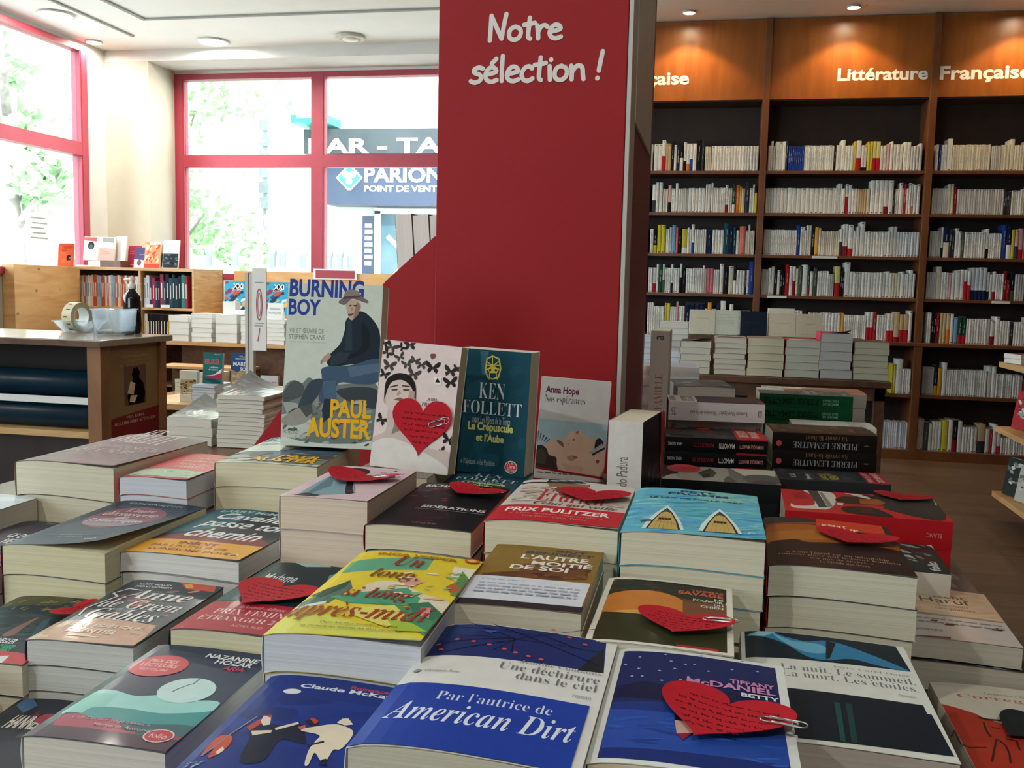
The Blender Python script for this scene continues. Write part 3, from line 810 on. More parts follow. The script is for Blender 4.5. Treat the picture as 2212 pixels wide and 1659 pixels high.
[6,1.536,1.58,2,.227,"w"],
[6,1.582,1.614,1,.203,"v"],
[6,1.615,1.638,1,.197,"w"],
[6,1.639,1.702,3,.214,"w"],
[6,1.704,1.745,1,.226,"y"],
[6,1.747,1.779,1,.231,"w"],
[6,1.781,1.811,1,.231,"k","R",.38],
[6,1.813,1.843,1,.225,"w"],
[6,1.845,1.901,3,.184,"w"],
[6,1.903,1.947,2,.184,"w"],
[6,1.949,2.0,1,.207,"t","d",.42],
[6,2.002,2.032,1,.178,"c"],
[6,2.034,2.049,1,.178,"r"],
[6,2.051,2.08,1,.212,"w"],
[6,2.081,2.105,1,.178,"w","r",.32],
[6,2.107,2.275,10,.12,"w"]]
BC = dict(w='e0e0d8', g='c0c1bc', c='d6d1bb', k='1b1a1d', d='383b40', b='25408c', n='1b2345', y='cbbe36', Y='d2cc76', r='b3222c', R='8a1e25', t='c4ab80', o='d57e32', O='d69d2e', p='d4a5a2', P='c76e78', l='7aabcc', T='1e4852', G='1d4831', v='4a5a4a', e='ccd2d6', L='3d8d8e', s='d47069')
CN = dict(w='white', g='greyish white', c='cream', k='black', d='dark grey', b='blue', n='navy', y='yellow', Y='pale yellow', r='red', R='dark red', t='tan', o='orange', O='amber', p='pale pink', P='pink', l='light blue', T='dark teal', G='dark green', v='grey green', e='bluish white', L='turquoise', s='coral')
SHN = ['top', 'second', 'third', 'fourth', 'fifth', 'sixth', 'bottom']; BAYN = ['left', 'middle', 'right']
rb = random.Random(11); shelfbooks = []
for sh, x0, x1, n, h, c, *bd_ in RUNS:
    for i in range(n):
        a = x0+(x1-x0)*i/n; b = x0+(x1-x0)*(i+1)/n
        shelfbooks.append([sh, a+.0004, b-.0006, h*(1+rb.uniform(-.008, .008)) if n > 1 else h, c, bd_])
shelfbooks.sort(key=lambda q: (q[0], q[1]))
for q, p in zip(shelfbooks[1:], shelfbooks[:-1]):
    if q[0] == p[0] and q[1] < p[2]+.0004: q[1] = p[2]+.0004; q[2] = max(q[2], q[1]+.006)
for q in shelfbooks:
    for u in UX:
        if q[1] < u+UW+.0006 and q[2] > u: q[1] = max(q[1], u+UW+.0006); q[2] = max(q[2], q[1]+.005)
cnt = {}
for s_ in shelfbooks:
    bay = max(k for k in range(3) if s_[1] > UX[k]-.02); cnt[(s_[0], bay)] = cnt.get((s_[0], bay), 0)+1; s_.append(bay); s_.append(cnt[(s_[0], bay)])
def spinebook(mb, x0, x1, z, h, c, band, rnd, y0):
    w_ = x1-x0; dpt = rnd.uniform(.125, .15); k = .004*min(1, w_/.02)
    def col(q, j=1): l = h2l(BC[q]); return tuple(min(1, v*j) for v in l[:3])+(1,)
    j = rnd.uniform(.86, 1.04); mc = col(c, j)
    prof = [(x0, y0+k), (x0+w_*.2, y0+k*.25), (x0+w_*.5, y0), (x0+w_*.8, y0+k*.25), (x1, y0+k)]
    zb = band[1]*h if band else 0
    segs = [(0, zb, col(band[0], j)), (zb, h, mc)] if band else [(0, h, mc)]
    for za, zc, cc in segs:
        vs = [(p[0], p[1], z+za) for p in prof]+[(p[0], p[1], z+zc) for p in prof]
        mb.add(vs, [(i, i+1, 6+i, 5+i) for i in range(4)], 0, cc)
        mb.add([(x0, y0+k, z+za), (x0, y0+dpt, z+za), (x0, y0+dpt, z+zc), (x0, y0+k, z+zc), (x1, y0+k, z+za), (x1, y0+dpt, z+za), (x1, y0+dpt, z+zc), (x1, y0+k, z+zc)], [(1, 0, 3, 2), (4, 5, 6, 7)], 0, cc)
    mb.add([(p[0], p[1], z+h) for p in prof]+[(x1, y0+dpt, z+h), (x0, y0+dpt, z+h)], [tuple(range(7))], 0, h2l('cfc8b4'))
    mb.add([(p[0], p[1], z) for p in prof]+[(x1, y0+dpt, z), (x0, y0+dpt, z)], [tuple(range(7))[::-1]], 0, mc)
    mb.add([(x0, y0+dpt, z), (x1, y0+dpt, z), (x1, y0+dpt, z+h), (x0, y0+dpt, z+h)], [(1, 0, 3, 2)], 0, h2l('cfc8b4'))
    ink = h2l('a9aba6' if c in 'wgceYtplP' else 'b9b9b2'); cx = (x0+x1)/2; yy = y0-.0003
    def strip(xa, xb, za, zc, cc): mb.add([(xa, yy, z+za), (xb, yy, z+za), (xb, yy, z+zc), (xa, yy, z+zc)], [(0, 1, 2, 3)], 0, cc)
    if w_ > .007:
        q0 = rnd.uniform(.3, .42) if not band else band[1]+.08; q1 = rnd.uniform(.55, .66); q2 = min(.92, q1+rnd.uniform(.1, .22)); tw = min(w_*.16, .0022)
        if q1 > q0+.08: strip(cx-tw, cx+tw*.4, q0*h, q1*h-.012, ink)
        strip(cx-tw*.7, cx+tw*.7, q1*h, q2*h, ink)
        if rnd.random() < .75 and not band: strip(cx-w_*.2, cx+w_*.2, h*.025, h*.025+min(.006, w_*.4), h2l('3a3a3a'))
        if rnd.random() < .35: strip(cx-w_*.22, cx+w_*.22, h*.94, h*.965, h2l('4a4a48'))
order = sorted(range(len(shelfbooks)), key=lambda i: -((shelfbooks[i][2]-shelfbooks[i][1])*shelfbooks[i][3]*(1.7 if (shelfbooks[i][5] or shelfbooks[i][4] not in 'wgce') else 1)))
single = set(order[:285]); bulk = MB(); rnd = random.Random(8)
for i, (sh, x0, x1, h, c, bd_, bay, k) in enumerate(shelfbooks):
    z = SH[sh]+.0005; y0 = YF+(.022 if sh < 4 else -.02 if sh in (5, 6) else .0)+rnd.uniform(0, .006); band = (bd_[0], bd_[1]) if bd_ else None
    if i in single:
        mb = MB(); spinebook(mb, x0, x1, z, h, c, band, rnd, y0); o = mb.build('shelved_paperback', 'print_matte')
        tag(o, '%s paperback%s, %s from the left on %s bay\'s %s shelf' % (CN[c], ' with %s foot' % CN[band[0]] if band else '', ordn(k), BAYN[bay], SHN[sh]), 'book', 'spines in the big bookcase')
        if sh == 1 and bay == 1 and c == 'w' and h > .25:
            v, f = typeset('DUPUY', 'c'); q = MB(); xa, xb = x0+(x1-x0)*.2, x0+(x1-x0)*.85; q.add([(xb-p[1]*(xb-xa), y0-.0006, z+h*(.64+.32*p[0])) for p in v], f); q.build('lettering', 'red_frame' if k % 2 else 'sign_dark', o)
    else: spinebook(bulk, x0, x1, z, h, c, band, rnd, y0)
for sh in range(7):
    lo = min([q[1] for q in shelfbooks if q[0] == sh and q[7 if len(q) > 7 else 6] and q[1] > -.8 and q[1] < .3] or [.31]); hi = max(q[2] for q in shelfbooks if q[0] == sh)
    for xa, xb in ((-.785, lo-.004), (hi+.004, 2.62)):
        x = xa
        while x < xb-.03: w_ = rnd.uniform(.012, .03); spinebook(bulk, x, x+w_-.0006, SH[sh]+.0005, rnd.choice((.19, .2, .205, .21, .225)), rnd.choice('wwwwgcewkrbtn'), None, rnd, YF+(.026 if sh < 4 else -.015 if sh in (5, 6) else .004)); x += w_
tag(bulk.build('shelved_paperbacks', 'print_matte'), 'slim pale paperbacks packed in rows between the wider spines of the bookcase', 'books', kind='stuff')
# vertical name on the tall white spines of the second shelf, shelf price strips
for i, (sh, x0, x1, z) in enumerate(((2, .727, .905, 1.474), (3, .42, .56, 1.175), (3, 1.98, 2.1, 1.175), (4, 1.17, 1.29, .856))):
    o = MB().box(x0, YF-.012-(.07 if sh == 4 else 0), z-.021, x1, YF-.001-(.074 if sh == 4 else 0), z-.004).build('shelf_label', 'white_paint')
    tag(o, ['white price strip on the middle bay under the pale run of third shelf', 'white price strip under the red spine of the middle bay', 'white price strip at the right end of the right bay', 'white price strip on the bookcase ledge behind the stacked books'][i], 'label')
# ------------------------------------------------------------------ simple stacked / leaning books for the background
def plain_book(w, d, t, cover, pagecol='dedbd0', name='stacked_paperback', bulge=.0015):
    key = ('plain', w, d, t, cover, pagecol)
    if key not in BM: BM[key] = book_meshes(str(key), w, d, t-.0006, dict(base=cover, spine=cover, ops=[], gloss=.35), bulge, 0, pagecol, 6)
    return key
STK = random.Random(21)
def stack(x, y, z0, w, d, t, n, cover, what, where, group, rot=0, pagecol='dedbd0', topcover=None, jitter=.003, rotb=0, topart=None):
    """n copies lying on each other, page edges towards the camera"""
    key = plain_book(w, d, t, cover, pagecol); first = None
    for i in range(n):
        z = z0+(i+1)*t+.0001
        m4 = pose(x+STK.uniform(-jitter, jitter), y+STK.uniform(-jitter, jitter), z, math.radians(rot+rotb+STK.uniform(-1.2, 1.2)))
        k = n-i; pos = 'topmost' if k == 1 else 'bottom' if k == n else ordn(k)+' down'
        lab = '%s, %s in stack %s' % (what, pos, where)
        kk = key
        if i == n-1 and topart:
            kk = ('art', key, topart['base'], where)
            if kk not in BM: BM[kk] = book_meshes(str(kk), w, d, t, topart, .0015, topart.get('curl', 0), pagecol, 8)
            place_book(kk, m4, lab, group, 'stacked_paperback'); continue
        if first is None: first = place_book(kk, m4, lab, group, 'stacked_paperback')
        else: copy_book(first, m4, lab, group)
    return z0+n*t
def standing(w, h, t, art, base, yaw, lean, label, group, name='standing_book', roll=0, key=None, bulge=.001):
    """front cover upright towards -y; base = bottom centre of the front cover"""
    k = key or ('st', label)
    if k not in BM: BM[k] = book_meshes(str(k), w, h, t, art, bulge, art.get('curl', 0))
    m4 = Matrix.Translation(base) @ Matrix.Rotation(yaw, 4, 'Z') @ Matrix.Rotation(lean, 4, 'X') @ Matrix.Rotation(roll, 4, 'Y') @ Matrix.Rotation(PI/2, 4, 'X') @ Matrix.Translation((0, h/2, 0))
    return place_book(k, m4, label, group, name)
def art(base, ops=(), spine=None, gloss=.35, **k): return dict(base=base, spine=spine or base, ops=list(ops), gloss=gloss, **k)
# ------------------------------------------------------------------ low pine furniture along the windows
YU = 7.32; pu = empty('low_bookcase', (-5.33, YU, 0), label='low pine bookcase with coloured spines under the window corner', cat='bookcase')
L_ = 1.115
MB().box(0, 0, 1.252, L_+.018, .5, 1.277).build('top', 'pine_edge', pu); MB().box(0, .48, 0, L_+.018, .5, 1.252).build('back_panel', 'walnut', pu)
for x in (0, .625, L_): MB().box(x, .002, .0, x+.018, .48, 1.2515).build('upright', 'pine_edge', pu)
for x0, x1 in ((.0185, .6245), (.6435, L_-.0005)):
    for z in (.30, .655, .945): MB().box(x0, .006, z-.018, x1, .48, z).build('shelf', 'pine_edge', pu)
def spines(x0, x1, y, z, spec, seed, lab, grp):
    """spec: list of (width, height, colour hex)"""
    x = x0; r = random.Random(seed); i = 0
    for w_, h, c in spec:
        if x+w_ > x1: break
        i += 1; mb = MB(); d = .17; cc = h2l(c)
        mb.add([(x, y, z), (x+w_/2, y-.001, z), (x+w_, y, z), (x+w_, y+d, z), (x, y+d, z), (x, y, z+h), (x+w_/2, y-.001, z+h), (x+w_, y, z+h), (x+w_, y+d, z+h), (x, y+d, z+h)], [(0,1,6,5), (1,2,7,6), (2,3,8,7), (3,4,9,8), (4,0,5,9), (4,3,2,1,0)], 0, cc)
        mb.add([(x, y, z+h+.0002), (x+w_/2, y-.001, z+h+.0002), (x+w_, y, z+h+.0002), (x+w_, y+d, z+h+.0002), (x, y+d, z+h+.0002)], [(0,1,2,3,4)], 0, h2l('d8d4c6'))
        ink = h2l('e0dcd0') if sum(cc[:3]) < .9 else h2l('4a4a4a')
        if w_ > .008: mb.add([(x+w_*.38, y-.0016, z+h*.3), (x+w_*.62, y-.0016, z+h*.3), (x+w_*.62, y-.0016, z+h*.75), (x+w_*.38, y-.0016, z+h*.75)], [(0,1,2,3)], 0, ink)
        tag(mb.build('upright_book', 'print_gloss'), lab % ordn(i), 'book', grp); x += w_+.0006
rr = random.Random(3)
spines(-5.305, -4.71, YU+.03, .9455, [(rr.uniform(.011, .022), .26+rr.uniform(-.006, .006), rr.choice(['d8cfc4', 'c47a72', '8fa8b8', 'b85a4a', 'd9b8a8', 'c9cdd0', 'b0522f', 'd0a890', '8f9aa0', 'cfc2a8'])) for i in range(60)], 1, 'slim pastel magazine spine, %s from the left in the pine bookcase', 'magazine spines in the pine bookcase')
spines(-4.675, -4.25, YU+.03, .9455, [(rr.uniform(.018, .032), rr.choice((.27, .28, .25, .22)), rr.choice(['1f2a33', '243a44', 'c9b23a', '8a3a50', '2a3f5a', 'c9ccd0', '2a7a6a', '9a2f45', '3a4a5c'])) for i in range(30)], 2, 'tall dark art book, %s from the left in the right-hand pine compartment', 'art books in the pine bookcase')
spines(-4.675, -4.25, YU+.03, .6555, [(rr.uniform(.02, .03), .235, c) for c in ['d8d4c6', '1b1a1c', '232325', '1b1a1c', '1e1e22', '1b1a1c', '26221e', '1b1a1c', '1c1c20', 'c9a827', 'cba92c', '3a2a3a', 'd0ccc0', '2a3a4a']], 3, 'black or yellow spined book, %s from the left on the lower pine shelf', 'dark books on the lower pine shelf')
for i, (a, b) in enumerate(((-4.64, -4.57), (-4.50, -4.42))):
    tag(MB().box(a, YU-.004, .947, b, YU+.004, .972).build('shelf_label', 'white_paint'), 'small white %s label on the pine shelf edge' % ('left', 'right')[i], 'label')
# boards under the left window
for i, (y0, y1) in enumerate(((6.52, 7.31), (4.6, 6.44))): structure('trim_%d' % (3+i), MB().box(XL, y0, 0, XL+(.11, .03)[i], y1, 1.275), 'pine', bevel=.002)
po = tag(MB().box(XL+.0305, 5.2, .72, XL+.034, 6.12, 1.275).build('window_poster', 'sign_dark'), 'dark poster with pale serif letters at the left picture edge', 'poster')
q = MB()
for s_, za, zb in (('le', 1.14, 1.24), ('st', .99, 1.10)):
    v, f = typeset(s_, 'S'); q.add([(XL+.0345, 5.86+p[0]*.2, za+p[1]*(zb-za)) for p in v], f)
q.build('lettering', 'tape', po)
# panel and ledge under the back window
structure('trim_5', MB().box(-4.19, 8.0, 0, -1.2, 8.05, 1.275), 'pine')
dk = empty('window_counter', (0, YU, 0), label='pine ledge carrying white book stacks below the back window', cat='counter')
MB().box(-4.195, -.31, .665, -1.3, .68, .69).box(-4.62, -.31, .665, -4.195, -.006, .69).build('top', 'pine_edge', dk); MB().box(-4.195, -.20, 0, -1.3, -.18, .6648).build('front_panel', 'walnut', dk)
MB().box(-4.60, -.28, .0, -4.575, -.02, .6648).build('leg', 'pine_edge', dk)
# signs and magazines on that ledge
def xxi(key, x, y, lab, roll=0):
    ops = [('b', .02, .02, .98, .98, 46, ['c2574a', '3f86a8', 'd9a08c', '2a5f78', 'd8cfc8', '8a3f5a', '4ab0c0', 'e0b060', '2f3f58'], .13, 3, 30, .5), ('p', [(.55, .998), (.998, .998), (.998, .55), (.62, .6)], '2f9fc4'), ('p', [(.28, .74), (.60, .80), (.62, .95), (.30, .88)], '16202c'), ('t', 'XXI', .27, .77, .60, .93, 'f0f0ec', 'b'), ('t', 'Le grand', .66, .9, .95, .94, 'd8ecf0', 's'), ('t', 'reportage', .66, .84, .95, .88, 'd8ecf0', 's')]
    standing(.27, .27, .014, art('3fa0c0', ops, 'd0d0cc'), (x, y, .6905+.225), .05, -.10, lab, 'magazines on the window ledge', 'magazine', key='xxi')
rack = empty('magazine_riser', (-3.65, YU-.04, .6905), label='white riser holding the colourful magazines', cat='riser'); MB().box(-.25, 0, 0, .34, .16, .225).build('box', 'pine_edge', rack)
xxi('xxi', -3.78, YU-.02, 'turquoise magazine with a colourful patchwork cover, left of the sign pole'); xxi('xxi', -3.42, YU-.02, 'second turquoise patchwork magazine, half hidden by the grey sign pole')
G1 = 'white paperbacks stacked on the window ledge'
for x, n, t_, w_, lab in ((-4.29, 4, .052, .17, 'first along the pine ledge'), (-4.085, 6, .038, .175, 'second along the pine ledge'), (-3.865, 3, .075, .185, 'third along the pine ledge'), (-3.65, 7, .031, .17, 'behind the grey sign pole'), (-3.44, 6, .033, .165, 'right of the grey sign pole'), (-3.25, 7, .033, .165, 'last along the pine ledge')):
    stack(x*.975, YU-.17, .6905, w_, .18, t_, n, 'e0e0da', 'thick white paperback' if t_ > .04 else 'white paperback', lab, G1, 0, 'e6e4dc')
sc_ = tag(MB().prism([(0, 0), (.05, 0), (.025, .13)], 'x', -.066, .066).build('tent_card', 'white_paint'), 'small white tent card reading selection francaise on a book stack', 'sign'); sc_.location = (-3.36, YU-.25, .6905+.198+.001)
q = MB(); 
for s_, za, zb, a, b in (('Sélection', .075, .095, -.05, .05), ('FRANÇAISE', .04, .06, -.06, .06)):
    v, f = typeset(s_, 's'); q.add([((a+p[0]*(b-a))*.85, (za+p[1]*(zb-za))*.1923-.001, za+p[1]*(zb-za)) for p in v], f)
q.build('lettering', 'groove', sc_)
wb = empty('white_box', (-3.82, YU-.20, .6905+.2285), label='open white cardboard tray standing before the turquoise magazine', cat='box'); MB().box(-.01, 0, 0, .10, .08, .10).build('body', 'white_paint', wb); MB().box(.101, .0, 0, .18, .06, .035).build('tray', 'sign_white', wb)
tl = empty('leaflet_rack', (atY(724, 592, 7.99).x, 7.735, 1.277), label='white framed red notice on the panel above the portrait book', cat='notice'); MB().box(-.20, .25, -.06, .20, .264, .03).build('frame', 'sign_white', tl); MB().box(-.18, .246, -.05, .18, .2495, .018).build('red_sheet', 'red_frame', tl)
# books faced out on top of the pine bookcase
G2 = 'books faced out on the pine bookcase'; ZT = 1.2775
def faced(x, w_, h, base, ops, lab, y=YU+.12, yaw=.0, t_=.014): standing(w_, h, t_, art(base, ops), (x, y, ZT), yaw, -.16, lab, G2, 'faced_book')
faced(-5.275, .13, .19, 'c2512f', [('e', .7, .35, .16, .14, '2a2220'), ('b', .1, .1, .9, .9, 10, ['d0623a', 'b04028'], .2, 2)], 'orange book with a dark figure at the left end', YU-.16, .25)
bxw = empty('display_box', (-5.06, YU+.03, ZT), label='low stack of brown and grey boxed books under the leaning books', cat='box'); MB().box(-.14, 0, 0, -.02, .13, .05).build('grey_box', 'white_paint', bxw); MB().box(-.02, -.005, 0, .17, .13, .055).build('brown_box', 'walnut', bxw)
ZT = 1.2775+.056
faced(-5.19, .13, .2, 'cfcfca', [('r', 0)][:0]+[('e', .5, .62, .22, .18, '2b2b2c'), ('e', .5, .56, .12, .12, '5a5a58'), ('p', [(.002, .98), (.9, .98), (.9, .8), (.002, .84)], 'b05a58'), ('t', 'Philosophie', .1, .3, .85, .34, '8a8a88', 's')], 'white book with a round black and white portrait', YU+.05, .1)
faced(-5.035, .15, .2, 'd8a79a', [('p', [(.002, .55), (.998, .5), (.998, .998), (.002, .998)], 'd6cfc6'), ('p', [(.2, .8), (.9, .75), (.9, .98), (.2, .98)], '8f9490'), ('t', 'Pensées', .12, .36, .6, .42, 'b85a50', 'i'), ('t', 'nouvelles', .12, .27, .7, .33, 'b85a50', 'i')], 'salmon pink and white book leaning before the window', YU+.045, .05)
faced(-4.935, .1, .21, 'd9dad4', [('t', 'REVUE', .5, .9, .9, .95, '9a9a98', 's')], 'white book partly hidden behind the salmon one', YU+.09, .03)
ZT = 1.2775
faced(-4.85, .13, .19, 'a83048', [('t', 'Histoire', .15, .72, .7, .77, 'd8a0a0', 's'), ('t', 'populaire', .15, .62, .8, .67, 'd8a0a0', 's'), ('p', [(.1, .12), (.8, .12), (.8, .16), (.1, .16)], 'd08a90')], 'crimson book between the pink and purple ones', YU+.16)
faced(-4.768, .125, .175, '4a4468', [('p', [(.002, .002), (.998, .002), (.998, .35), (.002, .42)], 'c9c4cc'), ('e', .4, .25, .16, .14, '5a5668'), ('t', 'MONDE', .4, .62, .8, .67, 'b0a8c4', 's')], 'purple book with a pale lower third', YU+.125)
faced(-4.64, .145, .225, 'cf8a5c', [('b', .02, .2, .98, .9, 34, ['c2573f', 'd9b08a', 'b03a2a', 'e0c8a8', 'cf7a4a'], .16, 4, 60, .4), ('p', [(.002, .002), (.998, .002), (.998, .16), (.002, .16)], 'c23a2c'), ('p', [(.3, .998), (.998, .998), (.998, .9), (.3, .88)], 'd8cfc2')], 'orange and red swirled cover near the window frame', YU+.09)
faced(-4.525, .10, .23, 'cdcfc9', [('p', [(.002, .05), (.9, .05), (.9, .55), (.002, .55)], '3f4a4c')], 'pale book with dark photo, half covered', YU+.12)
faced(-4.455, .145, .24, 'd3d5cf', [('p', [(.02, .02), (.98, .02), (.98, .52), (.02, .52)], '20282c'), ('b', .04, .04, .96, .5, 16, ['3f4c50', '586468', '161c20'], .12, 5), ('t', 'ÉTRANGE', .12, .86, .55, .89, '7d817e', 's'), ('t', 'PEINTURE', .12, .80, .6, .83, '7d817e', 's')], 'pale book with black photograph at the right end', YU+.07)
fl = tag(MB().box(-5.31, YU+.02, ZT, -5.15, YU+.14, ZT+.012).build('booklet', 'sign_white'), 'flat white booklet lying at the corner of the pine bookcase', 'booklet')
# ------------------------------------------------------------------ cash desk
ZC = .98; c0 = atZ(*(216.3, 735.9), ZC); cb = atZ(329, 722, ZC); CX, CY = c0.x, c0.y; CD = cb.y-CY+.02
ct = empty('cash_desk', (CX, CY, 0), label='wooden counter with dark top and open front holding paper rolls', cat='counter')
MB().box(-2.4, 0, ZC-.024, 0, CD, ZC).build('top', 'brown_top', ct, bevel=.004); MB().box(-2.4, -.002, ZC-.023, 0, 0, ZC-.004).build('edge_band', 'walnut', ct)
MB().box(-.07, .025, 0, -.018, .08, ZC-.0245).build('corner_post', 'oak_brown', ct); MB().box(-.06, CD-.06, 0, -.018, CD-.02, ZC-.0245).build('corner_post', 'oak_brown', ct); MB().box(-.055, .08, 0, -.03, CD-.06, ZC-.0245).build('side_panel', 'oak_brown', ct)
MB().box(-2.4, CD-.05, 0, -.06, CD-.03, ZC-.0245).build('back_panel', 'dark_back', ct); MB().box(-2.4, .03, .632, -.071, CD-.05, .655).build('shelf', 'pine_edge', ct); MB().box(-2.4, .06, .0, -.071, .075, .631).build('front_panel', 'dark_back', ct)
for i, (z, r_, yy, lab) in enumerate(((.8085, .0495, .16, 'upper'), (.7045, .049, .106, 'lower'))):
    tag(MB().tube([(CX-2.2, CY+yy, z), (CX-.10, CY+yy, z)], r_, 24).build('paper_roll', 'roll_blue', smooth=True), '%s dark blue roll of wrapping paper inside the counter' % lab, 'paper roll')
MB().box(-2.4, .04, .750, -.072, .05, .774).build('tear_bar', 'white_paint', ct); MB().box(-2.4, .0502, .7555, -.072, .26, .7588).build('roll_cradle', 'dark_back', ct)
pp = tag(MB().box(CX-.0295, CY+.082, .615, CX-.0275, CY+CD-.065, .940).build('side_poster', 'poster_brown'), 'brown prize poster with a burgundy band on the counter side', 'poster')
PY0, PY1 = CY+.082, CY+CD-.065; PW = PY1-PY0
def side(mb, x, pts, mi=0): mb.add([(x, PY0+p[0]*PW, .615+p[1]*.325) for p in pts], [tuple(range(len(pts)))], mi)
def sidet(name, s_, a, b, c_, d_, st, m_):
    v, f = typeset(s_, st); q = MB(); q.add([(CX-.0268, PY0+(a+p[0]*(c_-a))*PW, .615+(b+p[1]*(d_-b))*.325) for p in v], f); q.build(name, m_, pp)
q = MB(); side(q, CX-.0271, [(.0, .0), (1, .0), (1, .30), (0, .24)]); q.build('burgundy_band', 'red_dark', pp)
q = MB(); side(q, CX-.0271, [(.3, .36), (.74, .36), (.74, .82), (.3, .82)]); q.build('figure_ground', 'walnut', pp)
q = MB(); side(q, CX-.02695, [(.38, .36), (.70, .36), (.72, .48), (.68, .60), (.60, .66), (.62, .72), (.56, .78), (.48, .77), (.45, .70), (.48, .65), (.40, .58), (.36, .46)]); q.build('figure_print', 'brown_glass', pp)
q = MB(); side(q, CX-.0267, [(.36, .50), (.48, .47), (.52, .6), (.42, .63)]); side(q, CX-.0267, [(.4, .40), (.5, .38), (.56, .46), (.42, .47)]); q.build('sleeve_print', 'tape', pp)
sidet('lettering', 'PRIX BABEL', .33, .215, .70, .245, 'S', 'tape'); sidet('lettering', 'DES LIBRAIRES ACTES SUD', .1, .155, .93, .19, 'S', 'tape')
for k, (a, c_) in enumerate(((.25, .8), (.38, .68), (.22, .8))): sidet('lettering', ['UNE HISTOIRE DE FAMILLE', 'COLLECTION', 'DES LIBRAIRES ACTES SUD'][k], a, .90-.05*k, c_, .925-.05*k, 's', 'pine_edge')
bt = atZ(287, 720, ZC); bo = empty('pump_bottle', (bt.x, bt.y, ZC+.0005), label='dark brown bottle with a white pump on the counter', cat='bottle')
MB().lathe([(.030, 0), (.033, .004), (.033, .135), (.030, .148), (.014, .166), (.0125, .172)], 0, 0, 28).build('body', 'brown_glass', bo, smooth=True)
MB().lathe([(.0145, .172), (.0145, .190), (.0105, .192), (.006, .194), (.006, .204), (.010, .206), (.010, .216)], 0, 0, 20).build('pump_collar', 'pump_white', bo, smooth=True); MB().tube([(.012, 0, .211), (-.012, 0, .211), (-.032, 0, .207)], .0055, 10).build('pump_spout', 'pump_white', bo, smooth=True)
tb = atZ(248, 722, ZC); tu = empty('plastic_tub', (tb.x, tb.y, ZC+.0005), .1, label='translucent square plastic tub with coins beside the bottle', cat='tub')
def rsq(h, r_=.012, n=5):
    o = []
    for cx, cy, a0 in ((h-r_, h-r_, 0), (-h+r_, h-r_, PI/2), (-h+r_, -h+r_, PI), (h-r_, -h+r_, 1.5*PI)):
        for k in range(n+1): a = a0+k*PI/2/n; o.append((cx+r_*math.cos(a), cy+r_*math.sin(a)))
    return o
def cup(levels, name, m_, par):
    mb = MB(); vs, fs = [], []; n = len(levels[0][0])
    for pts, z in levels: vs += [(p[0], p[1], z) for p in pts]
    for i in range(len(levels)-1):
        for k in range(n): fs.append((i*n+k, i*n+(k+1) % n, (i+1)*n+(k+1) % n, (i+1)*n+k))
    fs.append(tuple(range(n))[::-1]); fs.append(tuple(range((len(levels)-1)*n, len(levels)*n))); mb.add(vs, fs); return mb.build(name, m_, par)
cup([(rsq(.057), 0), (rsq(.063), .092), (rsq(.067), .093), (rsq(.067), .098), (rsq(.0615), .098), (rsq(.0555), .003)], 'body', 'clear_plastic', tu); cup([(rsq(.050), .0032), (rsq(.0515), .014), (rsq(.03), .018)], 'coins', 'coins', tu)
bl = atZ(173, 718, ZC); bw = empty('plastic_bowl', (bl.x, bl.y, ZC+.0005), .1, label='shallow clear plastic bowl under the tape roll', cat='bowl')
cup([(rsq(.045), 0), (rsq(.072), .042), (rsq(.077), .043), (rsq(.077), .047), (rsq(.070), .047), (rsq(.043), .003)], 'body', 'clear_plastic', bw)
tp = empty('tape_roll', (bl.x-.003, bl.y-.012, ZC+.062), label='big roll of printed parcel tape standing in the bowl', cat='tape')
def ring(ro, ri, wd_, name, m_):
    mb = MB(); n = 40; vs = []
    for r_, y in ((ro, -wd_), (ro, wd_), (ri, wd_), (ri, -wd_)):
        for k in range(n): a = 2*PI*k/n; vs.append((r_*math.cos(a), y, r_*math.sin(a)))
    fs = [(j*n+k, j*n+(k+1) % n, ((j+1) % 4)*n+(k+1) % n, ((j+1) % 4)*n+k) for j in range(4) for k in range(n)]; mb.add(vs, fs); return mb.build(name, m_, tp)
ring(.055, .0385, .0225, 'tape', 'tape'); ring(.038, .035, .024, 'core', 'tape_white')
q = MB()
for k in range(12): a = 2*PI*k/12; q.box(.0552*math.cos(a)-.002, -.012+.008*(k % 2), .0552*math.sin(a)-.002, .0552*math.cos(a)+.002, .004+.008*(k % 2), .0552*math.sin(a)+.002)
q.build('printed_marks', 'roll_blue', tp); tp.rotation_euler = (0, 0, -1.72)
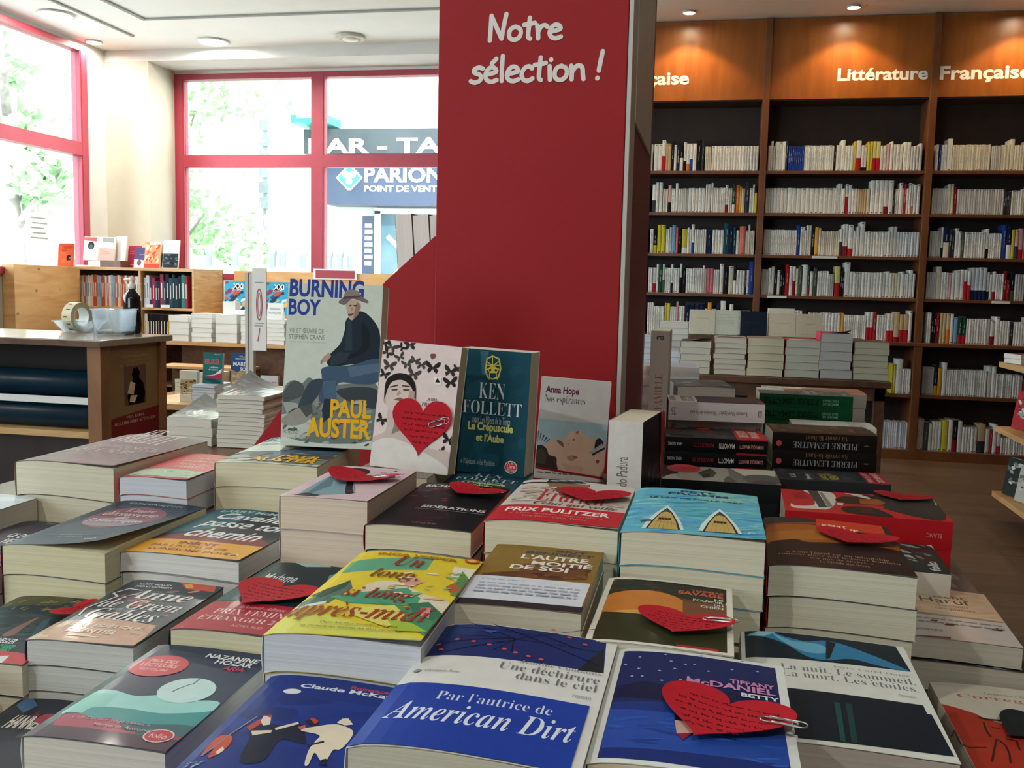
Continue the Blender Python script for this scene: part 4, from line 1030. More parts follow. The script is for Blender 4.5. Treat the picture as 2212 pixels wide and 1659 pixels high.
# ------------------------------------------------------------------ low table with faced-out novels behind the counter
lt_ = empty('low_table', (-2.55, 5.0, 0), label='low pale table with paperbacks behind the cash desk', cat='table'); MB().box(-.50, -.32, .49, .75, .75, .52).build('top', 'pine_edge', lt_)
for x in (-.46, .68):
    for y in (-.28, .68): MB().box(x, y, 0, x+.04, y+.04, .49).build('leg', 'pine_edge', lt_)
G3 = 'novels on the low table'
stack(-2.68, 4.86, .5205, .135, .2, .0145, 7, 'b9bec8', 'thin bluish paperback', 'under the green novel on the low table', G3, 0, 'd8dae0')
standing(.115, .172, .02, art('2f6a68', [('t', 'BUSSI', .1, .62, .82, .80, 'd05560', 'b'), ('t', 'La falaise', .35, .50, .8, .56, 'e0e4e0', 'b'), ('t', 'du suspense', .3, .42, .8, .48, 'e0e4e0', 'b'), ('p', [(.1, .25), (.6, .3), (.98, .5), (.98, .38), (.6, .22)], 'e0dcd8'), ('p', [(.1, .24), (.6, .28), (.98, .36), (.98, .2), (.6, .16)], 'b8324a'), ('p', [(.05, .15), (.6, .18), (.95, .05), (.6, .02)], '1f4a4a'), ('t', 'Michel', .6, .93, .9, .96, 'c9d4d0', 's')]), (-2.665, 4.83, .6235), 0, -.08, 'green novel with red title standing on bluish paperbacks', G3, 'faced_book')
standing(.125, .18, .028, art('32527a', [('p', [(.002, .002), (.998, .002), (.998, .4), (.6, .5), (.3, .42), (.002, .5)], 'a08468'), ('b', .1, .05, .95, .42, 24, ['b89878', '7d6450', 'c9a888'], .12, 2), ('t', 'GILLES', .4, .87, .8, .92, 'cfc8a0', 'b'), ('t', 'LEGARDINIER', .22, .80, .96, .85, 'cfc8a0', 'b'), ('t', 'MARDI', .12, .60, .85, .73, 'dfe4ea', 'b'), ('t', 'SOIR', .45, .46, .92, .57, 'dfe4ea', 'b')]), (-2.5, 4.84, .618), 0, -.08, 'blue novel with white title and tan figures, beside the green novel', G3, 'faced_book')
stack(-2.5, 4.86, .5205, .13, .18, .0138, 7, 'c9bfb0', 'thin cream paperback', 'under the blue novel on the low table', G3)
standing(.10, .172, .032, art('d2c8b2', [('p', [(.05, .25), (.95, .25), (.95, .72), (.05, .72)], 'b09a70'), ('b', .05, .25, .95, .72, 26, ['6d5a3a', '8f7a50', 'd8cca8', '4a4030'], .12, 3), ('t', 'Le soldat', .2, .28, .8, .33, 'f0ece0', 'b'), ('t', 'de pierre', .25, .20, .75, .25, 'f0ece0', 'b')], 'cfc8b8'), (-2.792, 4.80, .5205), .12, -.02, 'small tan novel with a rocky landscape at the left of the low table', G3, 'faced_book')
standing(.10, .165, .02, art('d8d6d2', [('t', 'MARC LEVY', .08, .72, .95, .80, 'c0325a', 'b'), ('t', 'La symphonie', .2, .58, .9, .63, '8a5a68', 's'), ('p', [(.1, .1), (.9, .1), (.9, .4), (.1, .4)], 'b08a98')]), (-2.32, 4.8, .5205), 0, -.1, 'white novel with a crimson name behind the grey sign pole', G3, 'faced_book')
standing(.10, .15, .02, art('9ac8d8', [('b', .02, .02, .98, .98, 16, ['7ab0c8', 'c8e0e8', 'd89a9a'], .2, 2)]), (-2.2, 4.85, .5205), 0, -.1, 'pale blue novel right of the white one with crimson name', G3, 'faced_book')
# low dark shelving left of the low table
stack(-3.82, 6.6, .30, .14, .2, .03, 5, '2a2622', 'dark covered paperback', 'on the low shelf, left pile', 'stock on the dark low shelf', 0, 'cfc8ae'); stack(-3.62, 6.6, .30, .14, .2, .034, 6, 'c9bfa0', 'yellowed paperback', 'on the low shelf, right pile', 'stock on the dark low shelf', 0, 'd0c8a8')
ls = empty('low_shelf', (-3.9, 6.5, 0), label='low wooden shelf stand behind the counter end', cat='shelf'); MB().box(-.25, -.1, .27, .75, .4, .2995).build('top', 'pine_edge', ls); MB().box(-.22, -.05, 0, -.19, .35, .27).box(.69, -.05, 0, .72, .35, .27).build('side_panel', 'pine_edge', ls); MB().box(-.3, .25, .50, .45, .5, .52).build('slanted_shelf', 'pine_edge', ls); MB().box(-.3, .48, .27, .45, .5, .50).build('riser', 'walnut', ls)
# ------------------------------------------------------------------ book table in front of the bookcase
mt = empty('book_table', (.315, 4.15, 0), label='brown table with cream book stacks before the big bookcase', cat='table'); MB().box(-.415, 0, .815, .43, .62, .842).build('top', 'walnut', mt, bevel=.003); MB().box(-.395, .02, .76, .41, .04, .815).build('apron', 'walnut', mt)
for x in (-.40, .37):
    for y in (.02, .55): MB().box(x, y, 0, x+.04, y+.04, .815).build('leg', 'walnut', mt)
m2 = empty('book_table', (-.30, 4.4, 0), label='second brown table half hidden by the red display', cat='table'); MB().box(-.3, 0, .775, .19, .6, .80).build('top', 'walnut', m2)
for x in (-.28, .14):
    for y in (.02, .54): MB().box(x, y, 0, x+.04, y+.04, .775).build('leg', 'walnut', m2)
G4 = 'cream paperbacks stacked on the brown table'; Z4 = .8425; yb = 4.29
for x, w_, n, t_, pc, cv, what, wh, top in ((-.050, .128, 5, .0275, 'd6d2c0', '8f8f88', 'cream paperback', 'at the left end of the brown table', art('2e3438', [('b', .1, .1, .9, .9, 10, ['3f474a', '5a6468'], .15, 2)], curl=.035)), (.095, .132, 7, .0225, 'd4cfba', 'b89a88', 'cream paperback', 'second from the left on the brown table', art('b89a90', [('p', [(.1, .1), (.9, .1), (.9, .5), (.1, .5)], '4a3a50')])), (.242, .148, 5, .032, 'd8d0b2', 'a89078', 'yellowish paperback', 'third from the left on the brown table', art('a08878')), (.39, .14, 5, .0315, 'cdd0be', 'b83a40', 'greenish white paperback', 'fourth from the left on the brown table', art('b02f3c', [('p', [(.1, .1), (.9, .1), (.9, .4), (.1, .4)], 'd8d4cc')])), (.525, .128, 5, .038, 'c8cbc6', 'c0304a', 'thick grey paged paperback', 'tallest on the brown table', art('c02f4a', curl=.02)), (.665, .138, 6, .0265, 'd0cfb6', '7d6a50', 'pale paperback', 'at the right end of the brown table', art('6d5a44', [('b', .1, .1, .9, .9, 10, ['8a7050', '4a3f30'], .15, 2)]))):
    stack(x, yb, Z4, w_, .205, t_, n, cv, what, wh, G4, 0, pc, topart=top)
for x, n, t_, w_, wh in ((-.175, 4, .030, .12, 'on the second table, front pile'), (-.30, 7, .026, .12, 'on the second table, hidden pile')): stack(x, 4.53, .8005, w_, .2, t_, n, 'c9ccd8', 'bluish white paperback', wh, 'stock on the second brown table', 0, 'd8dae2')
stack(-.165, 4.83, .8005, .14, .16, .030, 8, 'd8d8d0', 'white paperback', 'on the second table, rear pile', 'stock on the second brown table')
G5 = 'covers faced out behind the cream stacks'; rs = empty('display_riser', (.22, 4.6, .8425), label='dark riser behind the cream stacks on the brown table', cat='riser'); MB().box(-.31, 0, 0, .48, .14, .15).build('box', 'walnut', rs)
for x, base, ops, lab, y in ((-.03, 'd9d2b8', [('t', 'Anthologie', .25, .62, .75, .68, 'a89c80', 'S')], 'cream plain cover at the left, nearest the red display', 4.62), (.075, 'd3d6c4', [('t', 'POÈMES', .3, .8, .7, .84, '9aa08c', 's')]+[('p', [(.15, .7-.06*k), (.85, .7-.06*k), (.85, .715-.06*k), (.15, .715-.06*k)], 'b0b4a0') for k in range(6)], 'greenish white cover with lines of small print', 4.625), (.205, '1d2434', [('t', 'Nocturnes', .2, .5, .8, .56, '3d4a5c', 'S')], 'dark navy cover between cream covers', 4.615), (.335, 'd6c9ae', [('t', 'Correspondance', .2, .55, .8, .6, 'a09070', 'S'), ('p', [(.12, .12), (.88, .12), (.88, .13), (.12, .13)], 'b09f80')], 'beige framed cover right of the navy one', 4.62), (.455, 'd3c4aa', [('t', 'Journal', .3, .55, .7, .6, 'a09070', 'S'), ('p', [(.12, .12), (.88, .12), (.88, .13), (.12, .13)], 'b09f80')], 'rightmost beige framed cover on the riser', 4.62)):
    standing(.118, .115 if x < .3 else .108, .012, art(base, ops), (x, y, .9935), 0, -.08, lab, G5, 'faced_book')
standing(.12, .13, .012, art('dcd4bc'), (.33, 4.66, .9935), 0, -.05, 'cream cover peeping over the beige framed one', G5, 'faced_book')
# ------------------------------------------------------------------ shelf display at the right edge
rd = empty('shelf_display', (0, 0, 0), label='pale wooden tiered display at the right picture edge', cat='display stand')
tiers = [(2143, 1060, .15), (2150, 920, .50), (2158, 781, .85)]; P3 = [atZ(*q) for q in tiers]
XR = sum(p.x for p in P3)/3; YR = sum(p.y for p in P3)/3
for p, (a, b, z) in zip(P3, tiers): MB().box(p.x, p.y-1.3, z-.028, p.x+.55, p.y, z).build('shelf', 'pine_edge', rd)
MB().box(XR+.30, YR-1.3, 0, XR+.33, YR-.04, 1.3).build('back_panel', 'walnut', rd); MB().box(XR+.27, YR-.35, 0, XR+.30, YR-.32, .83).build('side_panel', 'walnut', rd)
G6 = 'books faced out on the right display'
for i, (tier, dy, base, h, lab, sh_) in enumerate(((0, -.13, '2c3430', .2, 'dark book at the near end of the lowest display shelf', 0), (0, -.31, 'b8b8b0', .18, 'grey and white patterned book on the lowest display shelf', 0), (0, -.5, '4a8a80', .2, 'teal and red book on the lowest display shelf', 0), (1, -.13, 'a83038', .2, 'dark photo book with a red foot on the middle display shelf', .0))):
    p = P3[tier]; z = tiers[tier][2]+.004; ops = [('b', .05, .3, .95, .9, 18, ['6d706c', '9a9d98', '3a3f3c', 'c9cac4'], .15, i+2)]
    standing(.135, h, .02, art(base, ops), (p.x+.05+.01*i, p.y+dy, z), -1.25, -.16, lab, G6, 'faced_book')
stack(P3[2].x+.11, P3[2].y-.14, tiers[2][2]+.0005, .14, .2, .026, 2, '7a2f34', 'red covered white paperback', 'on the top display shelf, first pile', G6, -70); stack(P3[2].x+.17, P3[2].y-.36, tiers[2][2]+.0005, .14, .2, .024, 1, 'c9c4ba', 'cream paperback', 'on the top display shelf, second pile', G6, -70); stack(P3[1].x+.13, P3[1].y-.36, tiers[1][2]-.0+.0005, .1, .14, .012, 1, 'd8d4c8', 'thin white booklet', 'lying on the middle display shelf', G6, -70)
# ------------------------------------------------------------------ the big display table
ZT0 = .75
dt = empty('display_table', (-.5, 1.6, 0), label='large wooden table crowded with paperback stacks in the foreground', cat='table')
MB().box(-.98, -1.25, ZT0-.03, .845, 1.3, ZT0).build('top', 'walnut', dt, bevel=.003); MB().box(-.94, -1.2, ZT0-.10, .81, -1.18, ZT0-.03).box(.79, -1.18, ZT0-.10, .81, 1.26, ZT0-.03).box(-.94, -1.18, ZT0-.10, -.92, 1.26, ZT0-.03).build('apron', 'walnut', dt)
for x in (-.93, .75):
    for y in (-1.19, 1.21): MB().box(x, y, 0, x+.05, y+.05, ZT0-.03).build('leg', 'walnut', dt)
# ------------------------------------------------------------------ red display stand on the table
GX0, GX1, GY0, GY1 = -.4635, -.143, 1.60, 2.26
gd = empty('display_stand', ((GX0+GX1)/2, 1.9, ZT0), label='tall red display stand lettered Notre selection in the middle of the table', cat='display stand')
def G(x, y, z): return (x-(GX0+GX1)/2, y-1.9, z-ZT0)
def gb(mb, x0, y0, z0, x1, y1, z1, mi=0): a, b = G(x0, y0, z0), G(x1, y1, z1); return mb.box(*a, *b, mi)
fp = gb(MB(), GX0, GY0, ZT0+.0005, GX1-.004, GY0+.018, 2.35).build('front_panel', 'red_panel', gd, bevel=.0015)
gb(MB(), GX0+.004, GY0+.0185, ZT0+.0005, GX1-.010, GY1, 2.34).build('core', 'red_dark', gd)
gb(gb(gb(MB(), GX1-.0035, GY0+.002, ZT0+.0005, GX1+.004, GY0+.052, 2.35), GX1-.0035, GY0+.0522, ZT0+.0005, GX1+.0015, GY0+.060, 2.35), GX1-.0035, GY0+.060, ZT0+.0005, GX1+.003, GY0+.11, 2.35).build('edge_profile', 'alu', gd, bevel=.001)
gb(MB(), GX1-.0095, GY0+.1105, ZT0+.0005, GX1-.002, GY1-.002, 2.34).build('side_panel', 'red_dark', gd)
gb(MB(), GX1-.0019, GY0+.13, 1.49, GX1+.002, GY1-.10, 2.30).build('poster_holder', 'alu', gd)
# lettering drawn as round-ended strokes
STROKES = {
'N': ([[(.02, 0), (.06, .95)], [(.06, .95), (.16, .68), (.40, .06)], [(.40, .06), (.46, .5), (.54, 1.0)]], .60),
'o': ([[(.24, .50), (.10, .42), (.04, .24), (.08, .06), (.22, .0), (.36, .08), (.42, .26), (.38, .42), (.24, .50)]], .50),
't': ([[(.20, .82), (.17, .40), (.16, .10), (.22, .02)], [(.02, .56), (.20, .58), (.36, .62)]], .40),
'r': ([[(.04, .52), (.07, .25), (.08, .02)], [(.07, .25), (.16, .46), (.28, .52), (.36, .46)]], .40),
'e': ([[(.06, .26), (.24, .30), (.38, .36), (.34, .48), (.22, .52), (.10, .42), (.04, .22), (.10, .06), (.24, .0), (.40, .06)]], .46),
's': ([[(.38, .48), (.26, .52), (.12, .46), (.12, .34), (.28, .26), (.34, .14), (.26, .02), (.12, -.02), (.0, .04)]], .42),
'é': ([[(.06, .26), (.24, .30), (.38, .36), (.34, .48), (.22, .52), (.10, .42), (.04, .22), (.10, .06), (.24, .0), (.40, .06)], [(.24, .66), (.38, .82)]], .46),
'l': ([[(.12, .92), (.10, .5), (.10, .02)]], .22),
'c': ([[(.36, .44), (.26, .52), (.12, .44), (.04, .24), (.10, .05), (.24, .0), (.38, .08)]], .42),
'i': ([[(.08, .50), (.10, .02)], [(.12, .72), (.125, .735)]], .20),
'n': ([[(.04, .50), (.06, .25), (.06, .02)], [(.06, .25), (.18, .46), (.30, .50), (.38, .40), (.40, .18), (.42, .02)]], .50),
'!': ([[(.26, .98), (.20, .60), (.16, .30)], [(.12, .03), (.125, .045)]], .30), ' ': ([], .22)}
def smooth(pts, n=5):
    if len(pts) < 3: return pts
    o = []; P_ = [pts[0]]+pts+[pts[-1]]
    for i in range(1, len(P_)-2):
        for k in range(n):
            t = k/n; a, b, c, d = P_[i-1], P_[i], P_[i+1], P_[i+2]
            o.append(tuple(.5*(2*b[j]+(c[j]-a[j])*t+(2*a[j]-5*b[j]+4*c[j]-d[j])*t*t+(3*b[j]-a[j]-3*c[j]+d[j])*t**3) for j in (0, 1)))
    return o+[pts[-1]]
BR = [0]
def brush(mb, pts, r, f, mi=0):
    def nx(): BR[0] = (BR[0]+1) % 400; return BR[0]*3e-6
    for i in range(len(pts)-1):
        a, b = Vector(pts[i]), Vector(pts[i+1]); d = b-a
        if d.length < 1e-6: continue
        n = Vector((-d.y, d.x)).normalized()*r; off = nx()
        mb.add([f(p.x, p.y, off) for p in (a-n, b-n, b+n, a+n)], [(0, 1, 2, 3)], mi)
    for i, p in enumerate(pts): off = nx(); mb.add([f(p[0]+r*math.cos(k*PI/6), p[1]+r*math.sin(k*PI/6), off) for k in range(12)], [tuple(range(12))], mi)
def handwrite(text, p0, p1, cap_px0, cap_px1):
    wtot = sum(STROKES[c][1] for c in text)-.1; a = atY(*p0, GY0); b = atY(*p1, GY0); H_ = (atY(*cap_px1, GY0)-atY(*cap_px0, GY0)).length
    sx = (b.x-a.x)/wtot; mb = MB(); x = 0
    for c in text:
        for st in STROKES[c][0]:
            pts = [(a.x+(x+p[0])*sx, a.z+(b.z-a.z)*(x+p[0])/wtot+p[1]*H_) for p in smooth(st)]
            brush(mb, pts, .0037, lambda u, v, o: G(u, GY0-.0006-o, v))
        x += STROKES[c][1]
    return mb
handwrite('Notre', (1057, 88), (1209, 83), (1060, 88), (1060, 32)).build('lettering', 'lettering_grey', fp); handwrite('sélection !', (1017, 178), (1296, 171), (1090, 178), (1090, 118)).build('lettering', 'lettering_grey', fp)
# sloping red cheeks of the side rack
def cheek(y, pts, name, m_): MB().prism([(p[0]-(GX0+GX1)/2, p[1]-ZT0) for p in pts], 'y', y-1.9, y-1.9+.008).build(name, m_, gd)
cheek(1.85, [(GX0-.001, .7505), (-.935, .7505), (-.935, .842), (-.869, .927), (-.752, 1.075), (-.637, 1.205), (-.537, 1.294), (GX0-.001, 1.30)], 'rack_cheek', 'red_panel')
cheek(2.15, [(GX0-.001, .7505), (-.90, .7505), (-.86, .93), (-.60, 1.32), (-.555, 1.385), (GX0-.001, 1.385)], 'rack_cheek', 'red_panel')
gb(MB(), -.66, 1.8585, 1.115, GX0-.001, 2.1495, 1.121).build('rack_shelf', 'red_dark', gd)
for i, (x, t_, h) in enumerate(((-.592, .036, .213), (-.5545, .034, .212), (-.519, .028, .211))):
    k = plain_book(.145, h, t_, ('6d4a50', '4a4650', '8a7f78')[i], 'e8e4dc'); r_ = empty('rack_book', label='%s pale page block standing in the red side rack' % ('first', 'second', 'third')[i], cat='book', group='books in the red side rack')
    r_.matrix_world = Matrix.Translation((x-.036, 1.89, 1.1215+h/2+.004)) @ Matrix.Rotation(math.radians(-4), 4, 'Y') @ Matrix(((0, 0, 1, t_), (-1, 0, 0, .0725), (0, 1, 0, 0), (0, 0, 0, 1)))
    for n_, me in zip(('page_block', 'cover'), BM[k]): c = bpy.data.objects.new(n_, me); COL.objects.link(c); c.parent = r_
# grey pole with a white sign board, farther along the table
pl = atY(340+755/3.772, 540+185/3.772, 2.72); sp_ = empty('sign_pole', (pl.x, 2.72, ZT0), label='grey metal post with a white sign board, left of the portrait book', cat='sign post')
MB().box(-.014, -.006, 0, -.004, .012, pl.z-ZT0).box(-.002, -.004, 0, .012, .012, pl.z-ZT0-.002).build('post', 'alu', sp_); MB().box(-.06, -.05, 0, .06, .06, .006).build('foot', 'metal_grey', sp_)
b_ = MB().box(.0125, -.012, .235, .058, -.007, pl.z-ZT0+.014).build('sign_board', 'white_paint', sp_); cz = .375; q = MB()
brush(q, [(.036+.009*math.cos(k*PI/10), cz+.047*math.sin(k*PI/10)) for k in range(21)], .0016, lambda u, v, o: (u, -.0123-o, v)); brush(q, [(.036+.005*math.cos(k*PI/10), cz+.035*math.sin(k*PI/10)) for k in range(21)], .001, lambda u, v, o: (u, -.0123-o, v)); brush(q, [(.031, .265), (.035, .285), (.037, .302)], .0016, lambda u, v, o: (u, -.0123-o, v))
q.build('red_ornament', 'red_frame', b_); q = MB(); q.box(.02, -.0124, .317, .052, -.0122, .320).box(.02, -.0124, .309, .047, -.0122, .312).box(.022, -.0124, .44, .05, -.0122, .443).build('print_lines', 'groove', b_)
# ------------------------------------------------------------------ stacks behind, left of the red stand
G7 = 'tall stacks at the back left of the table'
stack(-1.36, 2.44, ZT0+.0005, .133, .2, .0245, 3, 'd2cdbf', 'cream paperback', 'left of the tall stack with curling cover', G7, 0, 'd0cabb', rotb=180, topart=art('8f928e', [('b', .05, .05, .95, .95, 14, ['9a9d98', '7d807c', 'a9aba6'], .2, 2)], 'a9aaa6', .15, curl=.045))
stack(-1.212, 2.44, ZT0+.0005, .134, .2, .0118, 12, 'd0cabc', 'slim cream paperback', 'with curling cover left of the portrait book', G7, 0, 'cfc9ba', rotb=180, topart=art('8a8d8a', [('b', .05, .05, .95, .95, 14, ['9a9d98', '7d807c', 'a9aba6'], .2, 3), ('e', .7, .85, .12, .05, 'b07a70')], 'a9aaa6', .12, curl=.05))
stack(-1.085, 2.52, ZT0+.0005, .11, .18, .03, 3, '2f2428', 'dark spined paperback', 'under the yellow card beside the tall stack', G7, 0, 'd4ccba')
standing(.055, .075, .008, art('d8a428', [('p', [(.3, .5), (.7, .5), (.7, .65), (.3, .65)], '3a2a1c'), ('e', .7, .2, .2, .12, 'c05a3a')]), (-1.075, 2.46, ZT0+.092), .15, -.2, 'small yellow booklet leaning behind the portrait book', G7, 'faced_book')
